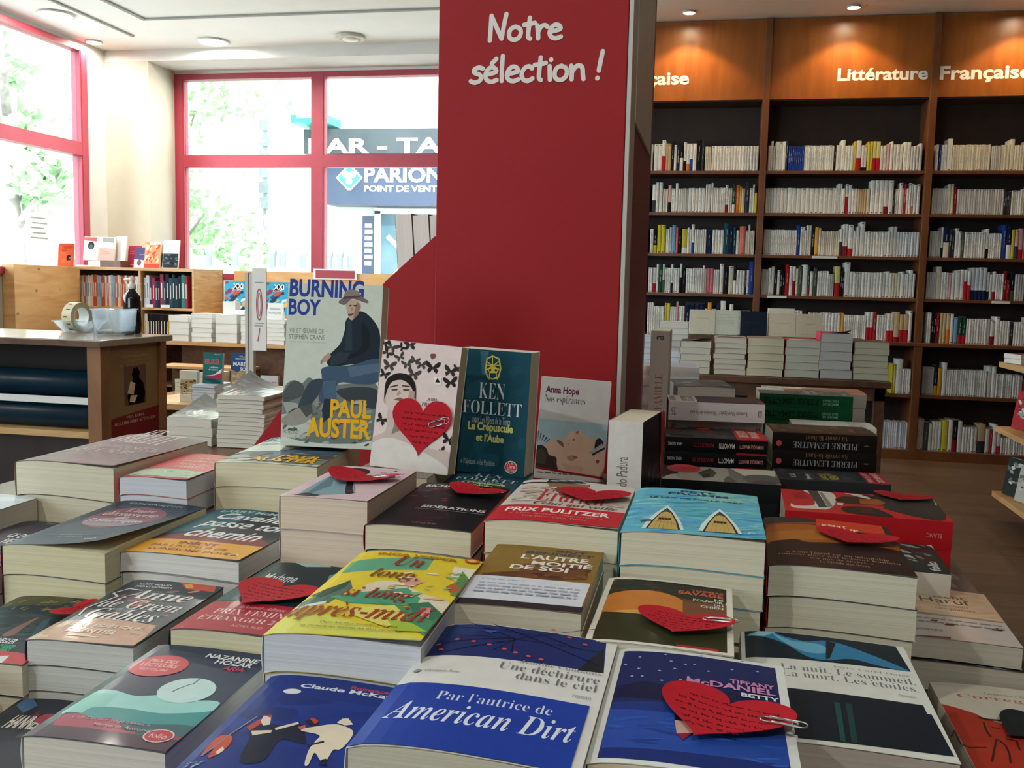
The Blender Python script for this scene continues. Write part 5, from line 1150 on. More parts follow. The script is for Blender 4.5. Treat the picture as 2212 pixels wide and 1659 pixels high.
# ------------------------------------------------------------------ the paperbacks on the table
ART = {
'burning':{"base":"c3cabd","spine":"b9a99a","ops":[["p",[[.481,.585],[.868,.603],[.969,.38],[.594,.318],[.447,.453]],"b4bcb0"],["s",[[.002,.328],[.097,.401],[.197,.386],[.269,.423],[.377,.391],[.588,.387],[.796,.401],[.998,.381],[.998,.061],[.006,.057]],"6d7470"],["s",[[.002,.319],[.105,.397],[.213,.373],[.203,.308],[.1,.279],[.011,.259]],"4c5352"],["s",[[.562,.343],[.709,.373],[.887,.378],[.998,.355],[.998,.251],[.732,.278]],"3a4145"],["p",[[.244,.361],[.393,.382],[.504,.315],[.468,.21],[.328,.259]],"858a80"],["p",[[.002,.188],[.256,.222],[.372,.103],[.226,.051],[.002,.049]],"b9bdb0"],["p",[[.002,.267],[.147,.262],[.258,.204],[.063,.181]],"9aa098"],["b",.02,.02,.95,.3,60,["5a615f","868c84","434a4c","a3a89e"],.05,3,25,.35],["t","BURNING",.017,.915,.803,1.027,"2f418c","c"],["t","BOY",.016,.802,.357,.903,"2f418c","c"],["t","VIE ET ŒUVRE DE",.035,.693,.4,.722,"747a74","s"],["t","STEPHEN CRANE",.035,.655,.415,.684,"747a74","s"],["t","traduit de l’américain par Anne-Laure Tissut",.035,.632,.43,.642,"90958c","s"],["s",[[.636,.789],[.759,.839],[.858,.819],[.96,.752],[.998,.675],[.998,.554],[.934,.535],[.697,.512],[.489,.494],[.447,.541],[.503,.585],[.581,.639],[.62,.719]],"232c35"],["p",[[.644,.78],[.689,.781],[.712,.599],[.63,.597]],"2f3a44"],["s",[[.795,.766],[.889,.707],[.868,.603],[.694,.546],[.663,.563],[.807,.627]],"1a2128"],["p",[[.484,.55],[.571,.587],[.691,.581],[.651,.528],[.488,.498]],"2e3841"],["p",[[.401,.548],[.466,.58],[.491,.559],[.456,.528],[.397,.513]],"a8907f"],["p",[[.383,.529],[.407,.54],[.403,.509],[.382,.506]],"8d7768"],["s",[[.414,.487],[.697,.507],[.998,.554],[.998,.415],[.797,.393],[.587,.396],[.536,.295],[.387,.278],[.405,.417]],"3f5468"],["p",[[.407,.4],[.556,.413],[.573,.296],[.446,.288]],"4a6075"],["p",[[.669,.494],[.994,.527],[.998,.476],[.704,.434]],"52687d"],["s",[[.258,.379],[.405,.417],[.397,.339],[.299,.249],[.259,.196],[.153,.193]],"39444d"],["p",[[.446,.297],[.573,.296],[.544,.204],[.443,.149],[.422,.226]],"2a3440"],["s",[[.011,.171],[.194,.237],[.316,.223],[.277,.153],[.129,.122],[.006,.136]],"8f8d84"],["p",[[.179,.237],[.313,.267],[.325,.206],[.26,.178]],"4c504f"],["s",[[.62,.893],[.739,.904],[.779,.87],[.759,.835],[.704,.786],[.666,.789],[.641,.824]],"b99f8d"],["p",[[.739,.895],[.779,.87],[.753,.817],[.704,.786],[.714,.843]],"8d7264"],["p",[[.644,.819],[.712,.825],[.687,.809],[.657,.807]],"5b463c"],["p",[[.654,.875],[.681,.877],[.679,.868],[.658,.866]],"3b302c"],["p",[[.699,.876],[.741,.878],[.733,.868],[.703,.867]],"3b302c"],["p",[[.682,.864],[.701,.851],[.684,.84],[.672,.844]],"a1836f"],["s",[[.542,.887],[.606,.875],[.678,.912],[.753,.904],[.844,.889],[.846,.906],[.751,.939],[.734,.963],[.673,.97],[.617,.959],[.594,.926],[.553,.902]],"6f6561"],["s",[[.596,.926],[.617,.959],[.673,.97],[.734,.963],[.76,.935],[.677,.927]],"857a74"],["s",[[.595,.924],[.676,.931],[.763,.934],[.761,.924],[.663,.917],[.594,.91]],"4d4543"],["t","PAUL",.511,.185,.939,.297,"e2ac1c","c"],["t","AUSTER",.27,.061,.941,.18,"e2ac1c","c"],["t","ACTES SUD",.024,.074,.186,.095,"6f746f","s"]],"sp":[["t","PAUL AUSTER   BURNING BOY",.1,.25,.9,.75,"2f418c","s"]],"gloss":.25,"H":1},
'auster':{"base":"c3cabd","spine":"b9a99a","ops":[["p",[[.481,.585],[.868,.603],[.969,.38],[.594,.318],[.447,.453]],"b4bcb0"],["s",[[.002,.328],[.097,.401],[.197,.386],[.269,.423],[.377,.391],[.588,.387],[.796,.401],[.998,.381],[.998,.061],[.006,.057]],"6d7470"],["s",[[.002,.319],[.105,.397],[.213,.373],[.203,.308],[.1,.279],[.011,.259]],"4c5352"],["s",[[.562,.343],[.709,.373],[.887,.378],[.998,.355],[.998,.251],[.732,.278]],"3a4145"],["p",[[.244,.361],[.393,.382],[.504,.315],[.468,.21],[.328,.259]],"858a80"],["p",[[.002,.188],[.256,.222],[.372,.103],[.226,.051],[.002,.049]],"b9bdb0"],["p",[[.002,.267],[.147,.262],[.258,.204],[.063,.181]],"9aa098"],["b",.02,.02,.95,.3,60,["5a615f","868c84","434a4c","a3a89e"],.05,3,25,.35],["t","BURNING",.017,.915,.803,1.027,"2f418c","c"],["t","BOY",.016,.802,.357,.903,"2f418c","c"],["t","VIE ET ŒUVRE DE",.035,.693,.4,.722,"747a74","s"],["t","STEPHEN CRANE",.035,.655,.415,.684,"747a74","s"],["t","traduit de l’américain par Anne-Laure Tissut",.035,.632,.43,.642,"90958c","s"],["s",[[.636,.789],[.759,.839],[.858,.819],[.96,.752],[.998,.675],[.998,.554],[.934,.535],[.697,.512],[.489,.494],[.447,.541],[.503,.585],[.581,.639],[.62,.719]],"232c35"],["p",[[.644,.78],[.689,.781],[.712,.599],[.63,.597]],"2f3a44"],["s",[[.795,.766],[.889,.707],[.868,.603],[.694,.546],[.663,.563],[.807,.627]],"1a2128"],["p",[[.484,.55],[.571,.587],[.691,.581],[.651,.528],[.488,.498]],"2e3841"],["p",[[.401,.548],[.466,.58],[.491,.559],[.456,.528],[.397,.513]],"a8907f"],["p",[[.383,.529],[.407,.54],[.403,.509],[.382,.506]],"8d7768"],["s",[[.414,.487],[.697,.507],[.998,.554],[.998,.415],[.797,.393],[.587,.396],[.536,.295],[.387,.278],[.405,.417]],"3f5468"],["p",[[.407,.4],[.556,.413],[.573,.296],[.446,.288]],"4a6075"],["p",[[.669,.494],[.994,.527],[.998,.476],[.704,.434]],"52687d"],["s",[[.258,.379],[.405,.417],[.397,.339],[.299,.249],[.259,.196],[.153,.193]],"39444d"],["p",[[.446,.297],[.573,.296],[.544,.204],[.443,.149],[.422,.226]],"2a3440"],["s",[[.011,.171],[.194,.237],[.316,.223],[.277,.153],[.129,.122],[.006,.136]],"8f8d84"],["p",[[.179,.237],[.313,.267],[.325,.206],[.26,.178]],"4c504f"],["s",[[.62,.893],[.739,.904],[.779,.87],[.759,.835],[.704,.786],[.666,.789],[.641,.824]],"b99f8d"],["p",[[.739,.895],[.779,.87],[.753,.817],[.704,.786],[.714,.843]],"8d7264"],["p",[[.644,.819],[.712,.825],[.687,.809],[.657,.807]],"5b463c"],["p",[[.654,.875],[.681,.877],[.679,.868],[.658,.866]],"3b302c"],["p",[[.699,.876],[.741,.878],[.733,.868],[.703,.867]],"3b302c"],["p",[[.682,.864],[.701,.851],[.684,.84],[.672,.844]],"a1836f"],["s",[[.542,.887],[.606,.875],[.678,.912],[.753,.904],[.844,.889],[.846,.906],[.751,.939],[.734,.963],[.673,.97],[.617,.959],[.594,.926],[.553,.902]],"6f6561"],["s",[[.596,.926],[.617,.959],[.673,.97],[.734,.963],[.76,.935],[.677,.927]],"857a74"],["s",[[.595,.924],[.676,.931],[.763,.934],[.761,.924],[.663,.917],[.594,.91]],"4d4543"],["t","PAUL",.511,.185,.939,.297,"e2ac1c","c"],["t","AUSTER",.27,.061,.941,.18,"e2ac1c","c"],["t","ACTES SUD",.024,.074,.186,.095,"6f746f","s"]],"sp":[],"gloss":.25,"H":1},
'picoult_st':{"base":"dccbc6","spine":"cfc3bb","ops":[["s",[[.109,.944],[.108,.968],[.083,.996],[.058,.998],[.051,.978],[.066,.959]],"4a4340"],["p",[[.108,.942],[.07,.953],[.044,.943],[.045,.921],[.074,.923]],"4a4340"],["p",[[.121,.957],[.108,.944],[.097,.922],[.115,.942]],"4a4340"],["s",[[.113,.942],[.142,.959],[.192,.968],[.214,.96],[.194,.941],[.161,.934]],"4a4340"],["p",[[.112,.941],[.152,.933],[.159,.914],[.133,.899],[.115,.913]],"4a4340"],["p",[[.121,.957],[.115,.942],[.097,.922],[.108,.944]],"4a4340"],["s",[[.342,.974],[.321,.997],[.275,.998],[.249,.998],[.261,.988],[.29,.975]],"36302d"],["p",[[.342,.972],[.299,.972],[.283,.954],[.302,.934],[.327,.945]],"36302d"],["p",[[.341,.991],[.341,.974],[.349,.951],[.348,.975]],"36302d"],["s",[[.347,.974],[.359,.998],[.397,.998],[.424,.998],[.421,.998],[.397,.981]],"36302d"],["p",[[.347,.973],[.39,.977],[.412,.962],[.401,.94],[.372,.948]],"36302d"],["p",[[.341,.991],[.348,.975],[.349,.951],[.341,.974]],"36302d"],["s",[[.233,.871],[.208,.883],[.167,.888],[.15,.88],[.17,.866],[.197,.862]],"4a4340"],["p",[[.235,.87],[.204,.861],[.202,.846],[.225,.835],[.237,.848]],"4a4340"],["p",[[.225,.883],[.232,.871],[.249,.856],[.237,.873]],"4a4340"],["s",[[.236,.872],[.233,.892],[.248,.915],[.268,.92],[.277,.902],[.268,.886]],"4a4340"],["p",[[.238,.871],[.266,.882],[.288,.876],[.291,.858],[.267,.858]],"4a4340"],["p",[[.225,.883],[.237,.873],[.249,.856],[.232,.871]],"4a4340"],["s",[[.063,.896],[.073,.917],[.064,.945],[.044,.953],[.028,.935],[.032,.916]],"36302d"],["p",[[.062,.894],[.034,.91],[.006,.906],[.002,.887],[.024,.884]],"36302d"],["p",[[.079,.906],[.062,.896],[.044,.879],[.067,.894]],"36302d"],["s",[[.066,.894],[.099,.904],[.145,.904],[.161,.893],[.135,.88],[.104,.879]],"36302d"],["p",[[.065,.893],[.095,.879],[.094,.862],[.064,.853],[.055,.869]],"36302d"],["p",[[.079,.906],[.067,.894],[.044,.879],[.062,.896]],"36302d"],["s",[[.109,.796],[.095,.821],[.056,.844],[.028,.844],[.033,.82],[.058,.803]],"4a4340"],["p",[[.108,.794],[.065,.799],[.043,.784],[.055,.762],[.084,.769]],"4a4340"],["p",[[.113,.813],[.107,.796],[.107,.773],[.115,.796]],"4a4340"],["s",[[.113,.796],[.133,.819],[.179,.837],[.205,.833],[.194,.81],[.165,.797]],"4a4340"],["p",[[.113,.794],[.157,.794],[.174,.776],[.155,.756],[.13,.767]],"4a4340"],["p",[[.113,.813],[.115,.796],[.107,.773],[.107,.796]],"4a4340"],["s",[[.334,.822],[.312,.837],[.271,.847],[.251,.842],[.266,.825],[.293,.817]],"4a4340"],["p",[[.335,.82],[.3,.815],[.292,.8],[.313,.786],[.33,.797]],"4a4340"],["p",[[.329,.835],[.333,.821],[.345,.804],[.339,.823]],"4a4340"],["s",[[.338,.822],[.341,.843],[.365,.866],[.386,.868],[.39,.848],[.376,.833]],"4a4340"],["p",[[.338,.821],[.371,.829],[.393,.819],[.389,.8],[.365,.804]],"4a4340"],["p",[[.329,.835],[.339,.823],[.345,.804],[.333,.821]],"4a4340"],["s",[[.428,.856],[.422,.874],[.397,.893],[.378,.893],[.378,.876],[.393,.863]],"4a4340"],["p",[[.428,.855],[.398,.86],[.381,.85],[.387,.834],[.408,.838]],"4a4340"],["p",[[.434,.868],[.427,.856],[.425,.84],[.433,.856]],"4a4340"],["s",[[.432,.856],[.449,.871],[.482,.882],[.501,.878],[.49,.862],[.468,.854]],"4a4340"],["p",[[.431,.855],[.462,.852],[.472,.839],[.457,.826],[.44,.835]],"4a4340"],["p",[[.434,.868],[.433,.856],[.425,.84],[.427,.856]],"4a4340"],["s",[[.515,.828],[.501,.848],[.464,.866],[.441,.864],[.448,.844],[.472,.831]],"4a4340"],["p",[[.515,.827],[.478,.828],[.462,.814],[.476,.796],[.498,.804]],"4a4340"],["p",[[.517,.842],[.514,.828],[.518,.808],[.52,.828]],"4a4340"],["s",[[.519,.828],[.533,.848],[.568,.866],[.591,.864],[.585,.844],[.563,.831]],"4a4340"],["p",[[.519,.827],[.556,.828],[.573,.814],[.56,.796],[.537,.804]],"4a4340"],["p",[[.517,.842],[.52,.828],[.518,.808],[.514,.828]],"4a4340"],["s",[[.662,.815],[.643,.841],[.597,.864],[.568,.861],[.577,.836],[.607,.819]],"2b2725"],["p",[[.662,.813],[.615,.815],[.595,.797],[.612,.774],[.64,.785]],"2b2725"],["p",[[.664,.833],[.661,.815],[.665,.79],[.669,.815]],"2b2725"],["s",[[.667,.815],[.685,.841],[.73,.864],[.759,.861],[.751,.836],[.722,.82]],"2b2725"],["p",[[.667,.813],[.714,.815],[.735,.798],[.719,.775],[.69,.785]],"2b2725"],["p",[[.664,.833],[.669,.815],[.665,.79],[.661,.815]],"2b2725"],["s",[[.89,.802],[.877,.827],[.839,.85],[.812,.849],[.816,.825],[.84,.809]],"36302d"],["p",[[.89,.801],[.847,.805],[.826,.79],[.838,.768],[.866,.776]],"36302d"],["p",[[.894,.818],[.888,.803],[.889,.779],[.896,.802]],"36302d"],["s",[[.894,.802],[.914,.824],[.958,.843],[.984,.839],[.973,.816],[.945,.803]],"36302d"],["p",[[.894,.8],[.937,.8],[.953,.782],[.935,.763],[.911,.773]],"36302d"],["p",[[.894,.818],[.896,.802],[.889,.779],[.888,.803]],"36302d"],["s",[[.906,.714],[.881,.736],[.831,.752],[.805,.746],[.821,.723],[.853,.711]],"2b2725"],["p",[[.906,.712],[.862,.708],[.849,.689],[.871,.67],[.895,.683]],"2b2725"],["p",[[.902,.731],[.904,.714],[.916,.691],[.912,.715]],"2b2725"],["s",[[.91,.715],[.919,.741],[.954,.768],[.981,.769],[.982,.744],[.96,.725]],"2b2725"],["p",[[.911,.713],[.954,.72],[.979,.706],[.971,.683],[.941,.689]],"2b2725"],["p",[[.902,.731],[.912,.715],[.916,.691],[.904,.714]],"2b2725"],["s",[[.429,.75],[.42,.775],[.385,.801],[.358,.801],[.358,.778],[.38,.76]],"4a4340"],["p",[[.429,.748],[.386,.755],[.363,.741],[.371,.719],[.4,.725]],"4a4340"],["p",[[.436,.766],[.428,.75],[.424,.727],[.435,.749]],"4a4340"],["s",[[.434,.749],[.457,.77],[.505,.786],[.53,.781],[.516,.759],[.485,.747]],"4a4340"],["p",[[.433,.748],[.476,.744],[.49,.726],[.469,.707],[.445,.719]],"4a4340"],["p",[[.436,.766],[.435,.749],[.424,.727],[.428,.75]],"4a4340"],["s",[[.058,.725],[.054,.745],[.03,.766],[.009,.768],[.007,.75],[.021,.735]],"2b2725"],["p",[[.057,.724],[.025,.731],[.005,.722],[.009,.704],[.032,.708]],"2b2725"],["p",[[.065,.737],[.057,.726],[.051,.708],[.062,.725]],"2b2725"],["s",[[.061,.725],[.082,.74],[.12,.749],[.139,.744],[.125,.728],[.1,.721]],"2b2725"],["p",[[.06,.723],[.093,.719],[.101,.704],[.083,.691],[.066,.701]],"2b2725"],["p",[[.065,.737],[.062,.725],[.051,.708],[.057,.726]],"2b2725"],["s",[[.087,.367],[.09,.39],[.071,.418],[.048,.423],[.037,.402],[.049,.383]],"2b2725"],["p",[[.086,.365],[.052,.378],[.025,.37],[.023,.349],[.051,.35]],"2b2725"],["p",[[.101,.379],[.086,.367],[.073,.347],[.092,.365]],"2b2725"],["s",[[.091,.366],[.121,.38],[.169,.386],[.189,.378],[.167,.361],[.135,.356]],"2b2725"],["p",[[.09,.364],[.126,.354],[.13,.336],[.103,.323],[.088,.338]],"2b2725"],["p",[[.101,.379],[.092,.365],[.073,.347],[.086,.367]],"2b2725"],["s",[[.959,.275],[.949,.3],[.913,.327],[.886,.327],[.886,.303],[.908,.284]],"2b2725"],["p",[[.958,.273],[.915,.28],[.891,.265],[.899,.242],[.929,.248]],"2b2725"],["p",[[.966,.291],[.957,.275],[.954,.251],[.965,.274]],"2b2725"],["s",[[.963,.274],[.988,.296],[.998,.313],[.998,.307],[.998,.284],[.998,.272]],"2b2725"],["p",[[.963,.272],[.998,.269],[.998,.25],[.998,.231],[.975,.243]],"2b2725"],["p",[[.966,.291],[.965,.274],[.954,.251],[.957,.275]],"2b2725"],["s",[[.899,.171],[.919,.187],[.928,.213],[.915,.224],[.891,.212],[.884,.194]],"36302d"],["p",[[.896,.17],[.883,.19],[.857,.192],[.838,.177],[.859,.169]],"36302d"],["p",[[.918,.176],[.898,.172],[.873,.161],[.901,.168]],"36302d"],["s",[[.9,.169],[.933,.171],[.973,.16],[.98,.148],[.95,.142],[.923,.148]],"36302d"],["p",[[.898,.168],[.916,.15],[.904,.136],[.875,.134],[.876,.149]],"36302d"],["p",[[.918,.176],[.901,.168],[.873,.161],[.898,.172]],"36302d"],["s",[[.907,.074],[.895,.086],[.869,.096],[.855,.094],[.861,.081],[.878,.074]],"36302d"],["p",[[.907,.073],[.882,.072],[.873,.062],[.884,.051],[.898,.057]],"36302d"],["p",[[.906,.083],[.906,.074],[.91,.061],[.91,.074]],"36302d"],["s",[[.909,.074],[.916,.088],[.937,.102],[.952,.102],[.95,.088],[.937,.079]],"36302d"],["p",[[.909,.073],[.933,.076],[.946,.068],[.939,.055],[.923,.059]],"36302d"],["p",[[.906,.083],[.91,.074],[.91,.061],[.906,.074]],"36302d"],["s",[[.238,.952],[.247,.966],[.244,.987],[.23,.993],[.217,.981],[.218,.967]],"2b2725"],["p",[[.236,.951],[.219,.963],[.198,.962],[.19,.948],[.208,.945]],"2b2725"],["p",[[.25,.958],[.237,.952],[.222,.941],[.24,.95]],"2b2725"],["s",[[.24,.95],[.264,.956],[.297,.953],[.307,.945],[.287,.937],[.265,.938]],"2b2725"],["p",[[.238,.949],[.259,.938],[.255,.926],[.234,.921],[.229,.932]],"2b2725"],["p",[[.25,.958],[.24,.95],[.222,.941],[.237,.952]],"2b2725"],["s",[[.966,.83],[.961,.845],[.94,.861],[.923,.861],[.924,.847],[.937,.836]],"36302d"],["p",[[.966,.829],[.941,.833],[.926,.824],[.931,.811],[.949,.814]],"36302d"],["p",[[.971,.839],[.966,.83],[.964,.815],[.97,.829]],"36302d"],["s",[[.969,.829],[.984,.842],[.998,.852],[.998,.848],[.998,.835],[.998,.828]],"36302d"],["p",[[.969,.828],[.995,.826],[.998,.815],[.99,.803],[.976,.811]],"36302d"],["p",[[.971,.839],[.97,.829],[.964,.815],[.966,.83]],"36302d"],["s",[[.682,.02],[.681,.041],[.66,.064],[.639,.067],[.633,.048],[.646,.032]],"4a4340"],["p",[[.681,.019],[.65,.028],[.627,.019],[.628,.002],[.653,.003]],"4a4340"],["p",[[.692,.032],[.681,.02],[.672,.002],[.686,.019]],"4a4340"],["s",[[.685,.019],[.709,.034],[.751,.042],[.769,.036],[.752,.019],[.725,.013]],"4a4340"],["p",[[.684,.018],[.717,.012],[.723,.002],[.702,.002],[.687,.002]],"4a4340"],["p",[[.692,.032],[.686,.019],[.672,.002],[.681,.02]],"4a4340"],["s",[[.012,.971],[.008,.989],[.002,.998],[.002,.998],[.002,.994],[.002,.98]],"2b2725"],["p",[[.011,.97],[.002,.977],[.002,.968],[.002,.952],[.002,.955]],"2b2725"],["p",[[.019,.982],[.011,.971],[.006,.955],[.016,.97]],"2b2725"],["s",[[.015,.971],[.035,.984],[.071,.993],[.089,.988],[.075,.973],[.052,.966]],"2b2725"],["p",[[.015,.969],[.045,.965],[.053,.951],[.036,.939],[.02,.949]],"2b2725"],["p",[[.019,.982],[.016,.97],[.006,.955],[.011,.971]],"2b2725"],["s",[[.618,.921],[.648,.927],[.681,.925],[.681,.902],[.648,.885],[.624,.897]],"7a4a44"],["s",[[.155,.461],[.329,.462],[.358,.307],[.743,.191],[.998,.18],[.998,.002],[.002,.025],[.002,.212],[.158,.293]],"c5b5ac"],["s",[[.002,.176],[.298,.236],[.81,.119],[.998,.047],[.998,.002],[.002,.019]],"d9d3cb"],["p",[[.291,.471],[.347,.463],[.358,.307],[.237,.265]],"8d7b73"],["s",[[.081,.659],[.155,.709],[.279,.734],[.392,.713],[.477,.652],[.493,.563],[.435,.481],[.259,.446],[.143,.472],[.1,.559]],"d2bfb4"],["s",[[.096,.53],[.085,.637],[.118,.706],[.239,.748],[.388,.736],[.475,.663],[.491,.552],[.423,.648],[.304,.696],[.179,.677],[.126,.617]],"231d1c"],["p",[[.146,.635],[.247,.659],[.254,.648],[.152,.626]],"3c302c"],["p",[[.302,.657],[.403,.658],[.404,.649],[.306,.648]],"3c302c"],["p",[[.169,.614],[.258,.628],[.246,.611],[.183,.605]],"51423b"],["p",[[.317,.628],[.411,.631],[.392,.617],[.328,.615]],"51423b"],["p",[[.273,.616],[.305,.59],[.264,.568],[.243,.58]],"ad968b"],["p",[[.214,.538],[.293,.561],[.369,.544],[.298,.53]],"7d5d57"],["p",[[.409,.625],[.474,.618],[.477,.551],[.417,.48],[.389,.534]],"b09c92"],["p",[[.08,.535],[.118,.532],[.12,.498],[.098,.5]],"b8a298"],["p",[[.691,.75],[.785,.751],[.792,.69],[.702,.689]],"e6e2d8"],["p",[[.714,.706],[.739,.745],[.778,.708]],"1d1a18"],["t","JODI",.635,.555,.76,.583,"4d4441","S"],["t","PICOULT",.58,.513,.81,.543,"4d4441","S"],["t","Une étincelle",.52,.452,.88,.49,"a9858b","s"],["t","de vie",.62,.41,.8,.44,"a9858b","s"]],"sp":[["t","JODI PICOULT",.2,.3,.6,.7,"4d4441","s"]],"gloss":.25},
'picoult_flat':{"base":"d3b9bd","spine":"cfc3bb","ops":[["s",[[.124,.615],[.196,.78],[.45,.565],[.716,.207],[.566,.106],[.285,.057],[.169,.08]],"7fa0a8"],["p",[[.148,.583],[.172,.661],[.35,.339],[.285,.057],[.245,.063]],"5c7b86"],["s",[[.148,.85],[.202,.932],[.369,.93],[.485,.856],[.507,.76],[.446,.689],[.328,.667],[.231,.71]],"241f22"],["s",[[.326,.689],[.396,.665],[.674,.232],[.734,.198],[.688,.14],[.597,.218]],"2a2328"],["p",[[.135,.031],[.232,.11],[.426,.064],[.39,.015]],"3a2f35"],["p",[[.578,.247],[.673,.264],[.701,.192],[.636,.181]],"4b3036"],["t","JODI PICOULT",.62,.8,.92,.86,"4d4441","S"],["t","Une étincelle",.6,.72,.94,.78,"a9858b","s"],["p",[[.74,.9],[.8,.9],[.77,.95]],"1d1a18"]],"sp":[],"gloss":.25},
'follett_st':{"base":"1d4a58","spine":"cfc0ae","ops":[["b",.02,.02,.98,.98,26,["1b4654","205060","1a414f","235666"],.16,7,40,.6],["p",[[.3,.99],[.42,.99],[.4,.8],[.34,.8]],"3a6a74"],["l",[[.387,.836],[.398,.928],[.474,.954],[.565,.935],[.596,.857],[.569,.788],[.492,.77],[.422,.78],[.387,.836]],.018,"cfc85a"],["l",[[.4,.905],[.583,.845]],.012,"cfc85a"],["l",[[.576,.919],[.402,.842]],.012,"cfc85a"],["l",[[.474,.952],[.483,.863]],.012,"cfc85a"],["l",[[.412,.877],[.579,.885]],.012,"cfc85a"],["l",[[.448,.816],[.443,.764]],.012,"cfc85a"],["l",[[.536,.82],[.555,.77]],.012,"cfc85a"],["p",[[.405,.848],[.482,.869],[.578,.856],[.546,.821],[.448,.816]],"cfc85a"],["p",[[.43,.844],[.468,.851],[.466,.834],[.439,.829]],"1a3a44"],["p",[[.514,.851],[.553,.849],[.541,.834],[.515,.835]],"1a3a44"],["t","KEN",.315,.609,.672,.736,"d3dde0","S"],["t","FOLLETT",.1,.482,.912,.589,"d3dde0","S"],["t","avant Les Piliers de la Terre",.242,.409,.767,.47,"aab7bb","s"],["t","Le Crépuscule",.185,.33,.812,.418,"d3d87e","c"],["t","et l’Aube",.307,.262,.693,.326,"d3d87e","c"],["t","« Palpitant. » Le Parisien",.109,.057,.585,.114,"a9b6ba","s"],["e",.812,.077,.088,.052,"d9dfd8"],["e",.812,.077,.078,.046,"c93a44"],["t","Le",.774,.1,.841,.122,"e9c9c4","s"],["t","Livre",.758,.067,.867,.101,"e9c9c4","c"],["t","de Poche",.764,.042,.87,.07,"e9c9c4","s"]],"sp":[],"gloss":.25},
'teal':{"base":"1d4a58","spine":"cfc0ae","ops":[["b",.02,.02,.98,.98,26,["1b4654","205060","1a414f","235666"],.16,7,40,.6],["p",[[.3,.99],[.42,.99],[.4,.8],[.34,.8]],"3a6a74"],["l",[[.387,.836],[.398,.928],[.474,.954],[.565,.935],[.596,.857],[.569,.788],[.492,.77],[.422,.78],[.387,.836]],.018,"cfc85a"],["l",[[.4,.905],[.583,.845]],.012,"cfc85a"],["l",[[.576,.919],[.402,.842]],.012,"cfc85a"],["l",[[.474,.952],[.483,.863]],.012,"cfc85a"],["l",[[.412,.877],[.579,.885]],.012,"cfc85a"],["l",[[.448,.816],[.443,.764]],.012,"cfc85a"],["l",[[.536,.82],[.555,.77]],.012,"cfc85a"],["p",[[.405,.848],[.482,.869],[.578,.856],[.546,.821],[.448,.816]],"cfc85a"],["p",[[.43,.844],[.468,.851],[.466,.834],[.439,.829]],"1a3a44"],["p",[[.514,.851],[.553,.849],[.541,.834],[.515,.835]],"1a3a44"],["t","KEN",.315,.609,.672,.736,"d3dde0","S"],["t","FOLLETT",.1,.482,.912,.589,"d3dde0","S"],["t","avant Les Piliers de la Terre",.242,.409,.767,.47,"aab7bb","s"],["t","Le Crépuscule",.185,.33,.812,.418,"d3d87e","c"],["t","et l’Aube",.307,.262,.693,.326,"d3d87e","c"],["t","« Palpitant. » Le Parisien",.109,.057,.585,.114,"a9b6ba","s"],["e",.812,.077,.088,.052,"d9dfd8"],["e",.812,.077,.078,.046,"c93a44"],["t","Le",.774,.1,.841,.122,"e9c9c4","s"],["t","Livre",.758,.067,.867,.101,"e9c9c4","c"],["t","de Poche",.764,.042,.87,.07,"e9c9c4","s"]],"sp":[],"gloss":.25},
